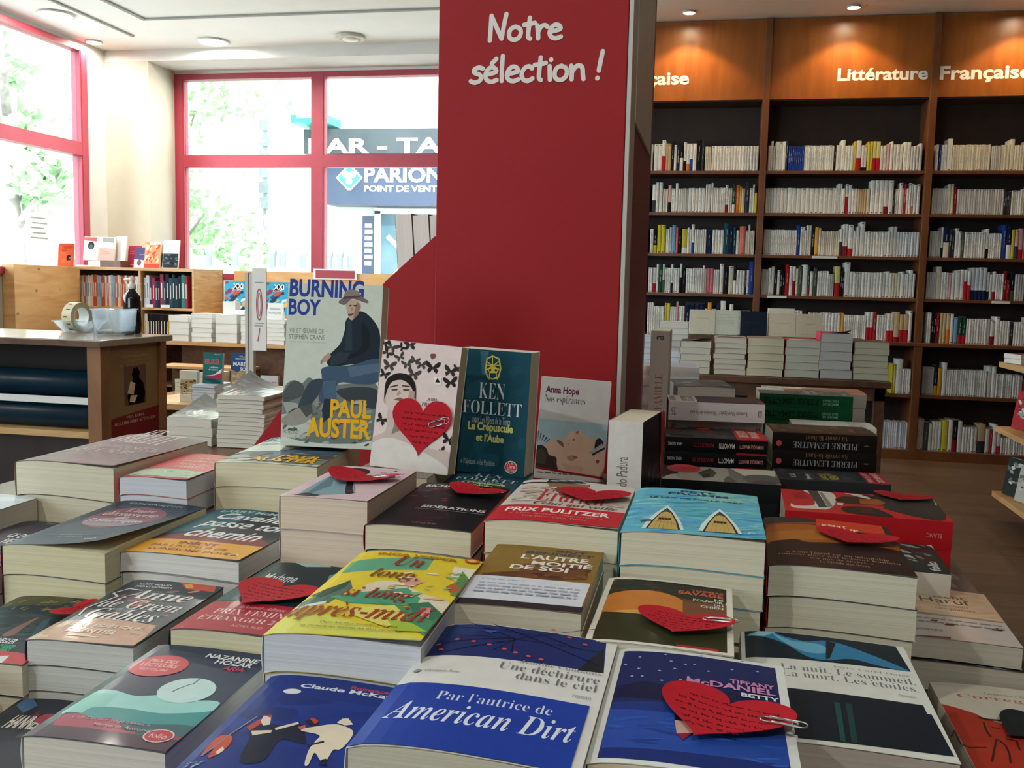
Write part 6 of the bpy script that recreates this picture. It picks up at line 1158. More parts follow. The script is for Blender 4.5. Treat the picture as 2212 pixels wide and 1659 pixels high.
'hope':{"base":"cfcbc8","spine":"c9c4bf","ops":[["t","Anna Hope",.066,.827,.548,.919,"6e2350","c"],["t","Nos espérances",.065,.738,.647,.829,"4c4a4d","S"],["p",[[.003,.592],[.998,.58],[.998,.047],[.002,.102]],"a9c2c6"],["p",[[.002,.467],[.185,.393],[.01,.29]],"3b5560"],["p",[[.018,.465],[.041,.461],[.029,.322],[.006,.329]],"b9cdd2"],["p",[[.063,.446],[.086,.442],[.045,.323],[.021,.33]],"b9cdd2"],["p",[[.109,.427],[.132,.423],[.061,.324],[.037,.331]],"b9cdd2"],["p",[[.154,.408],[.177,.404],[.076,.325],[.053,.331]],"b9cdd2"],["s",[[.079,.286],[.139,.352],[.248,.389],[.328,.386],[.403,.422],[.442,.47],[.507,.493],[.555,.477],[.597,.502],[.644,.482],[.694,.446],[.762,.442],[.844,.416],[.978,.339],[.998,.047],[.307,.083],[.272,.189],[.154,.229]],"dab49c"],["p",[[.426,.415],[.465,.472],[.519,.49],[.535,.452],[.495,.411]],"e0bfa8"],["s",[[.002,.28],[.051,.331],[.146,.298],[.187,.238],[.291,.221],[.31,.153],[.307,.083],[.002,.114]],"3f3532"],["p",[[.002,.258],[.077,.302],[.154,.229],[.141,.143],[.002,.149]],"54463f"],["s",[[.283,.384],[.327,.39],[.376,.366],[.391,.328],[.345,.341],[.308,.362]],"8a5f50"],["p",[[.516,.42],[.542,.414],[.536,.394],[.519,.397]],"8f6454"],["p",[[.545,.484],[.574,.499],[.596,.487],[.578,.467],[.556,.468]],"b56a70"],["p",[[.433,.361],[.477,.372],[.457,.347]],"c49a84"],["s",[[.844,.416],[.897,.443],[.959,.4],[.919,.359],[.887,.342],[.837,.339]],"37302e"],["l",[[.816,.276],[.891,.311],[.977,.347]],.03,"1e3b48"],["l",[[.77,.288],[.855,.332],[.938,.383]],.03,"8fb4b8"],["s",[[.448,.231],[.514,.25],[.582,.246],[.575,.215],[.521,.196],[.475,.201]],"b98a72"],["p",[[.537,.251],[.606,.24],[.597,.224],[.539,.228]],"8f6252"],["p",[[.868,.224],[.918,.227],[.916,.2],[.883,.194]],"7c4c3c"],["p",[[.365,.171],[.549,.151],[.708,.145],[.691,.098],[.465,.092]],"cfa68e"],["p",[[.002,.114],[.998,.063],[.998,.039],[.002,.093]],"9c1f26"],["p",[[.002,.093],[.998,.039],[.998,.008],[.002,.024]],"d9d3c8"],["p",[[.03,.055],[.128,.055],[.128,.067],[.03,.067]],"6b6560"],["p",[[.146,.055],[.236,.055],[.236,.067],[.146,.067]],"6b6560"],["p",[[.254,.055],[.318,.055],[.318,.067],[.254,.067]],"6b6560"],["p",[[.336,.055],[.387,.055],[.387,.067],[.336,.067]],"6b6560"],["p",[[.405,.055],[.475,.055],[.475,.067],[.405,.067]],"6b6560"],["p",[[.493,.055],[.556,.055],[.556,.067],[.493,.067]],"6b6560"],["p",[[.574,.055],[.667,.055],[.667,.067],[.574,.067]],"6b6560"]],"sp":[["t","Anna Hope  Nos espérances",.1,.25,.8,.75,"6e2350","s"]],"gloss":.12},
'follett_mauve':{"base":"73585d","spine":"8e7468","ops":[["t","KEN",.206,.951,.416,1.19,"d9cfcf","S"],["t","FOLLETT",.168,.693,.723,1.042,"d9cfcf","S"],["t","LE CRÉPUSCULE",.2,.5,.88,.62,"c9b9ba","S"],["t","ET L’AUBE",.2,.34,.78,.46,"c9b9ba","S"],["t","roman",.45,.24,.56,.28,"b7a5a6","s"],["p",[[.002,.002],[.998,.002],[.998,.1],[.002,.14]],"7d6266"],["b",.05,.3,.95,.62,24,["8a7074","6b5055","a08789"],.05,2,0,.5]],"sp":[],"gloss":.25},
'pink':{"base":"cf5f62","spine":"c34a50","ops":[["p",[[.02,.02],[.98,.02],[.98,.3],[.55,.34],[.02,.3]],"a9c3a6"],["b",.03,.03,.97,.28,30,["dfe6dc","7fa684","5d8a66","c8d4c4"],.06,4,20,.4],["p",[[.002,.002],[.998,.002],[.998,.05],[.002,.05]],"b23a42"],["t","Terre des",.35,.52,.85,.6,"e6d9d4","S"],["t","oublis",.4,.42,.85,.5,"e6d9d4","S"],["t","ROMAN",.3,.66,.9,.71,"ecd6d0","s"],["t","POCHE",.4,.78,.85,.83,"ecd6d0","s"]],"sp":[],"gloss":.25},
'alcott':{"base":"2e3f4c","spine":"6d2f4f","ops":[["e",.52,.6,.36,.25,"8a4f5a"],["e",.52,.58,.34,.23,"7f4a58"],["e",.52,.48,.3,.1,"8d7f8a"],["t","KATHLEEN ALCOTT",.22,.9,.82,.94,"c7c5b8","s"],["t","L’autre",.38,.72,.68,.8,"dccfcb","i"],["t","découverte",.24,.62,.8,.71,"dccfcb","i"],["t","de",.46,.55,.58,.61,"dccfcb","i"],["t","l’Amérique",.24,.45,.8,.54,"dccfcb","i"],["t","traduit de l’anglais (États-Unis) par Christine Barbaste",.22,.17,.78,.2,"8fa0a8","s"],["t","La Cosmopolite",.38,.125,.62,.15,"8fa0a8","s"],["t","Stock",.72,.045,.86,.08,"c7c5b8","S"]],"sp":[],"gloss":.35},
'mcmurtry':{"base":"232f3a","spine":"d7d3c8","ops":[["p",[[.002,.998],[.5,.998],[.42,.62],[.2,.44],[.002,.4]],"2f5f6b"],["p",[[.35,.55],[.75,.8],[.998,.6],[.998,.3],[.6,.34]],"2a2a31"],["p",[[.05,.33],[.3,.45],[.55,.36],[.8,.46],[.998,.33],[.998,.26],[.05,.26]],"7b2f30"],["p",[[.002,.002],[.998,.002],[.998,.27],[.002,.27]],"dc9f2e"],["t","LARRY McMURTRY",.1,.9,.98,.96,"9fc0c0","c"],["t","Cavalier,",.18,.72,.93,.88,"dfe4df","h"],["t","passe ton",.16,.52,.96,.7,"dfe4df","h"],["t","chemin",.22,.34,.86,.52,"dfe4df","h"],["t","INÉDIT",.32,.185,.66,.245,"7d2c20","c"],["t","PAR L’AUTEUR DE",.14,.125,.78,.165,"7d4a20","s"],["t","LONESOME DOVE",.18,.06,.86,.1,"7d2c20","s"],["e",.9,.065,.04,.027,"e8d7a0"],["e",.9,.065,.028,.018,"7d4a20"]],"sp":[],"gloss":.25},
'powers':{"base":"17181c","spine":"8a1f2a","ops":[["p",[[.02,.98],[.45,.98],[.38,.8],[.02,.72]],"1b1f25"],["b",.03,.55,.5,.9,34,["6d1f2b","41141d","8b2a32","1d2a30","22181d"],.06,3,30,.4],["b",.5,.1,.97,.5,24,["2d1226","3a1630","251420","4a1a2a"],.06,9,60,.4],["t","RICHARD POWERS",.1,.88,.96,.95,"d8d8d2","b"],["t","SIDÉRATIONS",.32,.385,.96,.45,"cfcfca","b"],["p",[[.28,.35],[.98,.35],[.98,.356],[.28,.356]],"8a8a86"],["t","ACTES SUD",.4,.06,.64,.085,"8a8a86","s"]],"sp":[],"gloss":.25},
'pulitzer':{"base":"c9bfb0","spine":"b32a34","ops":[["p",[[.002,.998],[.998,.998],[.998,.8],[.002,.84]],"d2cac0"],["p",[[.002,.925],[.605,.932],[.613,.892],[.011,.886]],"25272a"],["p",[[.224,.998],[.522,.998],[.572,.955],[.221,.882]],"23262b"],["e",.284,.967,.045,.022,"7f8a90"],["e",.284,.967,.032,.014,"aab4b8"],["e",.357,.982,.045,.022,"7f8a90"],["e",.357,.982,.032,.014,"aab4b8"],["e",.43,.998,.045,.022,"7f8a90"],["e",.43,.998,.032,.014,"aab4b8"],["e",.503,1.013,.045,.022,"7f8a90"],["e",.503,1.013,.032,.014,"aab4b8"],["p",[[.239,.885],[.605,.932],[.611,.722],[.455,.62],[.319,.728]],"8a6a4c"],["p",[[.3,.78],[.36,.8],[.55,.58],[.48,.54]],"6d4a38"],["b",.02,.42,.35,.8,20,["b7a99a","d8cfc4","a99c90","c9b29b"],.08,8,30,.5],["b",.6,.45,.97,.75,16,["cdbfae","d8cfc4","b8a692"],.08,12,30,.5],["t","Erdrich",.256,.44,.807,.73,"b5303a","S"],["t","Celui qui veille",.26,.345,.93,.42,"5d524b","i"],["p",[[.002,.002],[.998,.002],[.998,.33],[.002,.33]],"bf2a33"],["t","PRIX PULITZER",.09,.19,.9,.275,"ece4da","b"],["t","« Une œuvre magistrale »",.14,.13,.86,.165,"d98f8c","s"],["t","The New York Times",.25,.08,.75,.11,"d98f8c","s"]],"sp":[],"gloss":.25},
'fromm':{"base":"5fb0c4","spine":"3d8f9c","ops":[["b",.0,.0,1,1,120,["3f93c4","66b6cf","4ba3b8","7cc4d2","3f9aa8","8fcbcd","58a8d0","6fc0b4"],.13,3,12,.22],["p",[[.55,.98],[.98,.98],[.98,.8],[.55,.72],[.5,.85]],"7cbfae"],["b",.5,.72,.97,.96,20,["7ac0c8","9cc9a0","58a8cc"],.1,6,10,.25],["t","PETE",.37,.905,.66,.955,"1f3d5c","b"],["t","FROMM",.27,.84,.76,.895,"1f3d5c","b"],["t","LE LAC DE NULLE PART",.13,.735,.88,.765,"27506b","b"],["p",[[.13999999999999999,.06],[.15999999999999998,.2],[.21999999999999997,.4],[.29,.56],[.35,.42],[.41,.22],[.43999999999999995,.06]],"cfe4e0"],["p",[[.16999999999999998,.06],[.19999999999999998,.22],[.24999999999999997,.4],[.29,.5],[.33499999999999996,.4],[.385,.22],[.415,.06]],"2d2f2c"],["p",[[.185,.06],[.21199999999999997,.22],[.256,.385],[.29,.46],[.32699999999999996,.385],[.372,.22],[.39799999999999996,.06]],"c3a860"],["p",[[.256,.385],[.29,.49],[.32699999999999996,.385],[.29,.41]],"3a4a50"],["p",[[.245,.235],[.33499999999999996,.235],[.33499999999999996,.28],[.245,.28]],"3b2f22"],["l",[[.22999999999999998,.065],[.248,.33]],.003,"a58a48"],["l",[[.26,.065],[.26899999999999996,.33]],.003,"a58a48"],["l",[[.29,.065],[.29,.33]],.003,"a58a48"],["l",[[.31999999999999995,.065],[.311,.33]],.003,"a58a48"],["l",[[.35,.065],[.33199999999999996,.33]],.003,"a58a48"],["p",[[.5399999999999999,.06],[.5599999999999999,.2],[.6199999999999999,.4],[.69,.56],[.75,.42],[.8099999999999999,.22],[.84,.06]],"cfe4e0"],["p",[[.57,.06],[.6,.22],[.6499999999999999,.4],[.69,.5],[.735,.4],[.7849999999999999,.22],[.815,.06]],"2d2f2c"],["p",[[.585,.06],[.612,.22],[.6559999999999999,.385],[.69,.46],[.727,.385],[.7719999999999999,.22],[.7979999999999999,.06]],"c3a860"],["p",[[.6559999999999999,.385],[.69,.49],[.727,.385],[.69,.41]],"3a4a50"],["p",[[.6449999999999999,.235],[.735,.235],[.735,.28],[.6449999999999999,.28]],"3b2f22"],["l",[[.6299999999999999,.065],[.6479999999999999,.33]],.003,"a58a48"],["l",[[.6599999999999999,.065],[.6689999999999999,.33]],.003,"a58a48"],["l",[[.69,.065],[.69,.33]],.003,"a58a48"],["l",[[.72,.065],[.711,.33]],.003,"a58a48"],["l",[[.75,.065],[.732,.33]],.003,"a58a48"],["p",[[.11,.205],[.19,.225],[.2,.2],[.12,.185]],"7a4a4a"],["l",[[.19,.21],[.5,.12]],.005,"6d5a44"],["t","G",.88,.06,.93,.09,"dfe8e6","s"]],"sp":[],"gloss":.25},
'vesper':{"base":"dcc534","spine":"cfd6dc","ops":[["p",[[.025,.852],[.629,.966],[.649,.784],[.049,.676]],"5fa37c"],["s",[[.021,.002],[.002,.137],[.138,.209],[.505,.128],[.998,.011],[.519,.002]],"cfcf5a"],["p",[[.002,.328],[.183,.582],[.26,.487],[.212,.31],[.027,.24]],"4d6d58"],["p",[[.01,.404],[.191,.569],[.203,.479],[.112,.368]],"2f4a3c"],["p",[[.002,.268],[.184,.329],[.193,.295],[.002,.235]],"c9d3cc"],["s",[[.346,.55],[.521,.599],[.743,.499],[.994,.41],[.984,.273],[.718,.374],[.375,.402]],"d9cfb0"],["p",[[.167,.375],[.633,.535],[.778,.43],[.795,.338],[.342,.315]],"4f9a76"],["p",[[.493,.65],[.583,.69],[.712,.624],[.633,.535]],"dba08c"],["p",[[.825,.867],[.998,.864],[.998,.667],[.866,.699]],"e2dcc2"],["p",[[.911,.819],[.998,.721],[.998,.489],[.953,.501],[.922,.679]],"5d8a4c"],["p",[[.882,.594],[.918,.651],[.998,.56],[.943,.525]],"c25a3a"],["p",[[.526,.35],[.997,.275],[.998,.116],[.998,.034],[.705,.238]],"3f8a60"],["p",[[.729,.353],[.856,.392],[.997,.275],[.982,.188],[.848,.234]],"2f6e50"],["p",[[.833,.32],[.901,.329],[.942,.215],[.879,.228]],"cf8c86"],["p",[[.389,.264],[.659,.321],[.806,.208],[.73,.096],[.416,.201]],"d6d064"],["p",[[.681,.182],[.862,.153],[.998,.073],[.801,.066]],"9cb83c"],["b",.5,.42,.95,.78,22,["e6d9bc","c9b85a","7fae72","d9a48e"],.05,4,20,.4],["t","INGA VESPER",.18,.93,.82,.965,"a8701c","b"],["t","Un",.381,.793,.595,.929,"9c2f24","i"],["t","long,",.293,.596,.654,.741,"7d4a1c","i"],["t","si long",.238,.348,.715,.495,"9c2f24","i"],["t","après-midi",.014,.118,.936,.315,"9c3a24","i"],["e",.926,.967,.06,.03,"cf5a34"],["e",.926,.967,.035,.016,"e0c060"],["t","Dans les plus lumineux foyers",.3,.085,.8,.11,"7d6a1c","s"],["t","se cachent les secrets les plus sombres",.2,.045,.84,.07,"7d6a1c","s"]],"sp":[],"gloss":.25},
'bennett':{"base":"86682a","spine":"93752f","ops":[["p",[[.079,.459],[.932,.667],[.943,.474],[.027,.32]],"5e3a24"],["p",[[.362,.651],[.657,.736],[.881,.734],[.931,.489],[.353,.398]],"6d4426"],["b",.35,.45,.95,.66,22,["7d5230","4e2e1e","8f6a34","5a3320"],.08,2,0,.6],["t","BRIT",.58,.905,.86,.945,"3f3f55","b"],["t","BENNETT",.32,.845,.93,.89,"3f3f55","b"],["t","L’AUTRE",.3,.745,.9,.825,"e6e0d2","b"],["t","MOITIÉ",.42,.65,.95,.735,"e6e0d2","b"],["t","DE SOI",.26,.56,.76,.635,"e6e0d2","b"],["p",[[.002,.002],[.998,.002],[.998,.08],[.002,.08]],"2e2a30"],["p",[[.0,.075],[.985,.075],[.985,.42],[.0,.42]],"d2d5da"],["t","Coup de cœur !",.1,.35,.45,.385,"7d828c","s"],["p",[[.1,.3],[.149,.3],[.149,.318],[.1,.318]],"a6abb6"],["p",[[.167,.3],[.241,.3],[.241,.318],[.167,.318]],"a6abb6"],["p",[[.259,.3],[.318,.3],[.318,.318],[.259,.318]],"a6abb6"],["p",[[.336,.3],[.414,.3],[.414,.318],[.336,.318]],"a6abb6"],["p",[[.432,.3],[.513,.3],[.513,.318],[.432,.318]],"a6abb6"],["p",[[.531,.3],[.566,.3],[.566,.318],[.531,.318]],"a6abb6"],["p",[[.584,.3],[.615,.3],[.615,.318],[.584,.318]],"a6abb6"],["p",[[.633,.3],[.73,.3],[.73,.318],[.633,.318]],"a6abb6"],["p",[[.748,.3],[.799,.3],[.799,.318],[.748,.318]],"a6abb6"],["p",[[.817,.3],[.865,.3],[.865,.318],[.817,.318]],"a6abb6"],["p",[[.883,.3],[.92,.3],[.92,.318],[.883,.318]],"a6abb6"],["p",[[.1,.255],[.168,.255],[.168,.273],[.1,.273]],"a6abb6"],["p",[[.186,.255],[.283,.255],[.283,.273],[.186,.273]],"a6abb6"],["p",[[.301,.255],[.369,.255],[.369,.273],[.301,.273]],"a6abb6"],["p",[[.387,.255],[.468,.255],[.468,.273],[.387,.273]],"a6abb6"],["p",[[.486,.255],[.528,.255],[.528,.273],[.486,.273]],"a6abb6"],["p",[[.546,.255],[.627,.255],[.627,.273],[.546,.273]],"a6abb6"],["p",[[.645,.255],[.744,.255],[.744,.273],[.645,.273]],"a6abb6"],["p",[[.762,.255],[.834,.255],[.834,.273],[.762,.273]],"a6abb6"],["p",[[.852,.255],[.92,.255],[.92,.273],[.852,.273]],"a6abb6"],["p",[[.1,.21],[.184,.21],[.184,.228],[.1,.228]],"a6abb6"],["p",[[.202,.21],[.237,.21],[.237,.228],[.202,.228]],"a6abb6"],["p",[[.255,.21],[.345,.21],[.345,.228],[.255,.228]],"a6abb6"],["p",[[.363,.21],[.441,.21],[.441,.228],[.363,.228]],"a6abb6"],["p",[[.459,.21],[.513,.21],[.513,.228],[.459,.228]],"a6abb6"],["p",[[.531,.21],[.563,.21],[.563,.228],[.531,.228]],"a6abb6"],["p",[[.581,.21],[.681,.21],[.681,.228],[.581,.228]],"a6abb6"],["p",[[.699,.21],[.766,.21],[.766,.228],[.699,.228]],"a6abb6"],["p",[[.784,.21],[.872,.21],[.872,.228],[.784,.228]],"a6abb6"],["p",[[.89,.21],[.92,.21],[.92,.228],[.89,.228]],"a6abb6"],["p",[[.1,.165],[.187,.165],[.187,.183],[.1,.183]],"a6abb6"],["p",[[.205,.165],[.309,.165],[.309,.183],[.205,.183]],"a6abb6"],["p",[[.327,.165],[.388,.165],[.388,.183],[.327,.183]],"a6abb6"],["p",[[.406,.165],[.5,.165],[.5,.183],[.406,.183]],"a6abb6"],["p",[[.518,.165],[.584,.165],[.584,.183],[.518,.183]],"a6abb6"],["p",[[.602,.165],[.707,.165],[.707,.183],[.602,.183]],"a6abb6"],["p",[[.725,.165],[.825,.165],[.825,.183],[.725,.183]],"a6abb6"],["p",[[.843,.165],[.881,.165],[.881,.183],[.843,.183]],"a6abb6"],["p",[[.899,.165],[.92,.165],[.92,.183],[.899,.183]],"a6abb6"]],"sp":[],"gloss":.25},
'amdirt':{"base":"d8d9d2","spine":"d8d9d2","ops":[["p",[[.002,.993],[.937,.998],[.972,.709],[.034,.673]],"1c2f66"],["p",[[.002,.993],[.285,.997],[.195,.879],[.012,.824]],"23386f"],["p",[[.838,.694],[.933,.929],[.972,.709]],"20262f"],["l",[[.062,.877],[.946,.889]],.006,"131a2c"],["l",[[.049,.965],[.546,.944]],.006,"131a2c"],["l",[[.457,.884],[.371,.754]],.006,"131a2c"],["l",[[.457,.884],[.87,1.117]],.006,"131a2c"],["l",[[.041,.786],[.442,.892]],.006,"131a2c"],["l",[[.446,.882],[.472,.763]],.006,"131a2c"],["l",[[.563,.969],[.797,.883]],.006,"131a2c"],["l",[[.156,1.008],[.457,.884]],.006,"131a2c"],["l",[[.105,.696],[.46,.874]],.006,"131a2c"],["l",[[.282,1.008],[.934,.768]],.006,"131a2c"],["e",.147,.831,.014,.009,"c2564e"],["e",.244,.819,.014,.009,"c2564e"],["e",.339,.799,.014,.009,"c2564e"],["e",.428,.775,.014,.009,"c2564e"],["e",.495,.757,.014,.009,"c2564e"],["e",.57,.741,.014,.009,"c2564e"],["e",.641,.73,.014,.009,"c2564e"],["e",.632,1.022,.014,.009,"c2564e"],["e",.734,.974,.014,.009,"c2564e"],["e",.832,.931,.014,.009,"c2564e"],["e",.062,.78,.014,.009,"c2564e"],["e",.101,.725,.014,.009,"c2564e"],["p",[[.247,.933],[.342,.939],[.305,.908]],"2f5a9c"],["t","Jeanine Cummins",.545,.672,.965,.7,"8a8e90","S"],["t","Une déchirure",.45,.605,.965,.66,"6f7476","S"],["t","dans le ciel",.56,.54,.965,.595,"6f7476","S"],["t","roman",.86,.475,.95,.495,"a0a4a4","s"],["e",.06,.535,.02,.014,"8a8e90"],["t","Philippe Rey",.1,.525,.28,.545,"9a9e9e","s"],["p",[[.002,.002],[.955,.002],[.955,.43],[.002,.43]],"1d3f9c"],["t","Par l’autrice de",.25,.315,.8,.375,"c9d4e2","S"],["t","American Dirt",.07,.165,.93,.29,"d8e0e6","i"]],"sp":[],"gloss":.3},
'betty':{"base":"d5d9d2","spine":"d5d9d2","ops":[["p",[[.05,.03],[.95,.03],[.95,.97],[.05,.97]],"1a2757"],["p",[[.05,.6],[.2,.66],[.45,.62],[.7,.66],[.95,.6],[.95,.5],[.05,.5]],"151d3d"],["p",[[.05,.03],[.95,.03],[.95,.46],[.05,.46]],"27499a"],["p",[[.05,.46],[.5,.5],[.95,.47],[.95,.4],[.05,.4]],"1c3474"],["p",[[.05,.1],[.95,.14],[.95,.03],[.05,.03]],"1b2f70"],["b",.06,.12,.94,.42,24,["2b52a6","234494","2f5ab0","1f3d88"],.1,3,8,.2],["e",.047,.941,.009,.006,"93a9cf"],["e",.152,.902,.009,.006,"93a9cf"],["e",.219,.968,.009,.006,"93a9cf"],["e",.077,.82,.009,.006,"93a9cf"],["e",.159,.78,.009,.006,"93a9cf"],["e",.13,.7,.009,.006,"93a9cf"],["e",.187,.705,.009,.006,"93a9cf"],["e",.281,.77,.009,.006,"93a9cf"],["e",.301,.676,.009,.006,"93a9cf"],["e",.34,.88,.009,.006,"93a9cf"],["e",.366,.807,.009,.006,"93a9cf"],["e",.425,.862,.009,.006,"93a9cf"],["e",.478,.872,.009,.006,"93a9cf"],["e",.516,.976,.009,.006,"93a9cf"],["e",.448,.738,.009,.006,"93a9cf"],["e",.404,.703,.009,.006,"93a9cf"],["e",.559,.821,.009,.006,"93a9cf"],["e",.695,.874,.009,.006,"93a9cf"],["e",.842,.895,.009,.006,"93a9cf"],["e",.758,.984,.009,.006,"93a9cf"],["e",.923,.96,.009,.006,"93a9cf"],["e",.302,.941,.009,.006,"93a9cf"],["t","TIFFANY",.68,.735,.93,.775,"c07fa8","b"],["t","McDANIEL",.44,.675,.93,.73,"c585ae","b"],["t","BETTY",.74,.625,.945,.66,"d9dcdc","b"],["p",[[.39,.396],[.422,.42],[.457,.357],[.394,.338]],"1a1420"],["p",[[.394,.338],[.48,.336],[.498,.259],[.411,.236]],"c29a90"],["p",[[.411,.236],[.488,.257],[.444,.195]],"8a2038"]],"sp":[],"gloss":.3},
'oates':{"base":"d3d7cd","spine":"d3d7cd","ops":[["p",[[.025,.998],[.951,.998],[.972,.734],[.024,.7]],"13202b"],["s",[[.036,.945],[.113,.998],[.19,.998],[.27,.954],[.4,.921],[.525,.956],[.672,.916],[.963,.742],[.799,.751],[.648,.784],[.493,.735],[.381,.756],[.275,.864],[.147,.931]],"2f7aa2"],["s",[[.189,.998],[.303,.914],[.481,.903],[.517,.823],[.386,.798],[.265,.884]],"66a9c4"],["p",[[.525,.956],[.583,.944],[.519,.76],[.494,.746]],"101a24"],["p",[[.036,.945],[.113,.998],[.225,.998],[.147,.942]],"8cc0cc"],["t","Joyce Carol Oates",.52,.665,.95,.692,"8b9290","S"],["t","La nuit. Le sommeil.",.22,.6,.965,.655,"737b7c","S"],["t","La mort. Les étoiles.",.22,.535,.965,.59,"737b7c","S"],["t","roman",.84,.47,.93,.49,"9aa09c","s"],["p",[[.251,.341],[.972,.349],[.984,.045],[.259,.024]],"15202b"],["p",[[.04,.045],[.95,.045],[.95,.42],[.04,.42]],"15202b"],["p",[[.477,.34],[.507,.338],[.485,.036],[.462,.039]],"1f4e4e"],["p",[[.538,.343],[.568,.34],[.541,.039],[.513,.041]],"1b4443"]],"sp":[],"gloss":.3},
'savage':{"base":"d8d4c4","spine":"d8d4c4","ops":[["p",[[.05,.03],[.95,.03],[.95,.97],[.05,.97]],"5e3a24"],["s",[[.002,.937],[.97,.995],[.976,.761],[.621,.727],[.382,.824],[.05,.687]],"23261c"],["b",.05,.78,.93,.96,30,["2b2e20","1c1f18","3a3a26"],.05,2,0,.5],["s",[[.034,.684],[.351,.8],[.623,.693],[.631,.433],[.356,.475],[.045,.399]],"c2772e"],["p",[[.042,.415],[.354,.491],[.64,.419],[.644,.344],[.042,.29]],"d2a04a"],["p",[[.624,.676],[.968,.708],[.973,.499],[.641,.404]],"74452c"],["s",[[.042,.29],[.643,.359],[.972,.377],[.998,.028],[.247,.002],[.031,.112]],"36371e"],["p",[[.139,.263],[.176,.316],[.215,.263],[.207,.217],[.155,.213]],"8a3a24"],["p",[[.05,.03],[.95,.03],[.95,.4],[.05,.42]],"33341d"],["t","THOMAS",.68,.865,.93,.9,"bd5e3c","b"],["t","SAVAGE",.58,.8,.93,.86,"bd5e3c","b"],["t","LE",.86,.755,.93,.785,"d3cfbe","b"],["t","POUVOIR",.7,.71,.93,.745,"d3cfbe","b"],["t","DU",.86,.665,.93,.695,"d3cfbe","b"],["t","CHIEN",.76,.62,.93,.655,"d3cfbe","b"],["p",[[.62,.03],[.9,.03],[.9,.06],[.62,.06]],"9c2f2c"],["p",[[0,.97],[1,.97],[1,1],[0,1]],"d8d4c4"],["p",[[0,0],[1,0],[1,.03],[0,.03]],"d8d4c4"],["p",[[0,0],[.045,0],[.045,1],[0,1]],"d8d4c4"],["p",[[.955,0],[1,0],[1,1],[.955,1]],"d8d4c4"]],"sp":[],"gloss":.25},
'haruf':{"base":"2d2220","spine":"8e2a22","ops":[["p",[[.002,.998],[.426,.998],[.422,.898],[.002,.847]],"33302e"],["p",[[.002,.825],[.44,.924],[.433,.858],[.014,.763]],"8a3a20"],["s",[[.014,.763],[.438,.837],[.599,.689],[.993,.585],[.996,.476],[.016,.387]],"9c5a22"],["p",[[.01,.637],[.39,.723],[.568,.565],[.004,.44]],"ab6a26"],["s",[[.009,.385],[.123,.467],[.243,.493],[.308,.452],[.571,.491],[.992,.458],[.998,.086],[.002,.002]],"2f1f1c"],["p",[[.43,.998],[.957,.998],[.948,.797],[.407,.747]],"c73c22"],["t","KENT",.46,.84,.66,.885,"e6cfb8","b"],["t","HARUF",.43,.775,.74,.83,"e6cfb8","b"],["t","Nos âmes la nuit",.44,.72,.84,.745,"d99a7c","s"],["t","traduit de l’anglais (États-Unis)",.42,.68,.88,.7,"d99a7c","s"],["t","« Kent Haruf est un inimitable",.14,.225,.86,.265,"a5806c","S"],["t","conteur pour qui le cœur humain",.08,.175,.93,.215,"a5806c","S"],["t","n’a pas de secret. »",.3,.125,.74,.165,"a5806c","S"],["t","Le Monde des livres",.36,.075,.7,.115,"a5806c","S"]],"sp":[],"gloss":.3},
'redblack':{"base":"c42a2e","spine":"b01d24","ops":[["s",[[.998,.998],[.998,.704],[.769,.644],[.233,.705],[.108,.951],[.111,.986]],"c42a2e"],["s",[[.998,.85],[.998,.744],[.984,.667],[.746,.645],[.37,.674],[.139,.733],[.124,.802],[.111,.945],[.289,.954],[.202,.925],[.25,.831],[.389,.798],[.775,.807]],"d8d3c6"],["p",[[.998,.82],[.998,.752],[.221,.729],[.194,.782]],"4c4a44"],["p",[[.998,.746],[.91,.721],[.28,.691],[.222,.726]],"8b8880"],["p",[[.668,.926],[.957,.854],[.584,.833],[.543,.913]],"a3262a"],["s",[[.586,.661],[.792,.6],[.84,.507],[.975,.418],[.634,.318],[.479,.338],[.455,.507],[.455,.588]],"3a2a22"],["p",[[.712,.499],[.782,.363],[.612,.32],[.473,.39],[.476,.505]],"a8552c"],["p",[[.986,.575],[.949,.468],[.8,.411],[.747,.431],[.843,.501]],"d8d3c6"],["p",[[.461,.657],[.463,.613],[.332,.628],[.376,.662]],"d8d3c6"],["s",[[.268,.635],[.355,.543],[.331,.431],[.066,.345],[.002,.363],[.002,.491],[.077,.625]],"33231f"],["p",[[.286,.52],[.325,.443],[.091,.446],[.084,.535]],"4a2b22"],["s",[[.998,.372],[.998,.002],[.075,.031],[.099,.205],[.361,.372],[.543,.332]],"34332f"],["p",[[.002,.411],[.002,.112],[.002,.041],[.002,.015],[.002,.395]],"c0282c"],["p",[[.923,.002],[.883,.002],[.645,.01],[.661,.019]],"cfcdbf"],["p",[[.998,.046],[.998,.01],[.998,.025],[.998,.048]],"cfcdbf"]],"sp":[["t","BLANC",.06,.42,.15,.58,"d98f86","s"]],"gloss":.25},
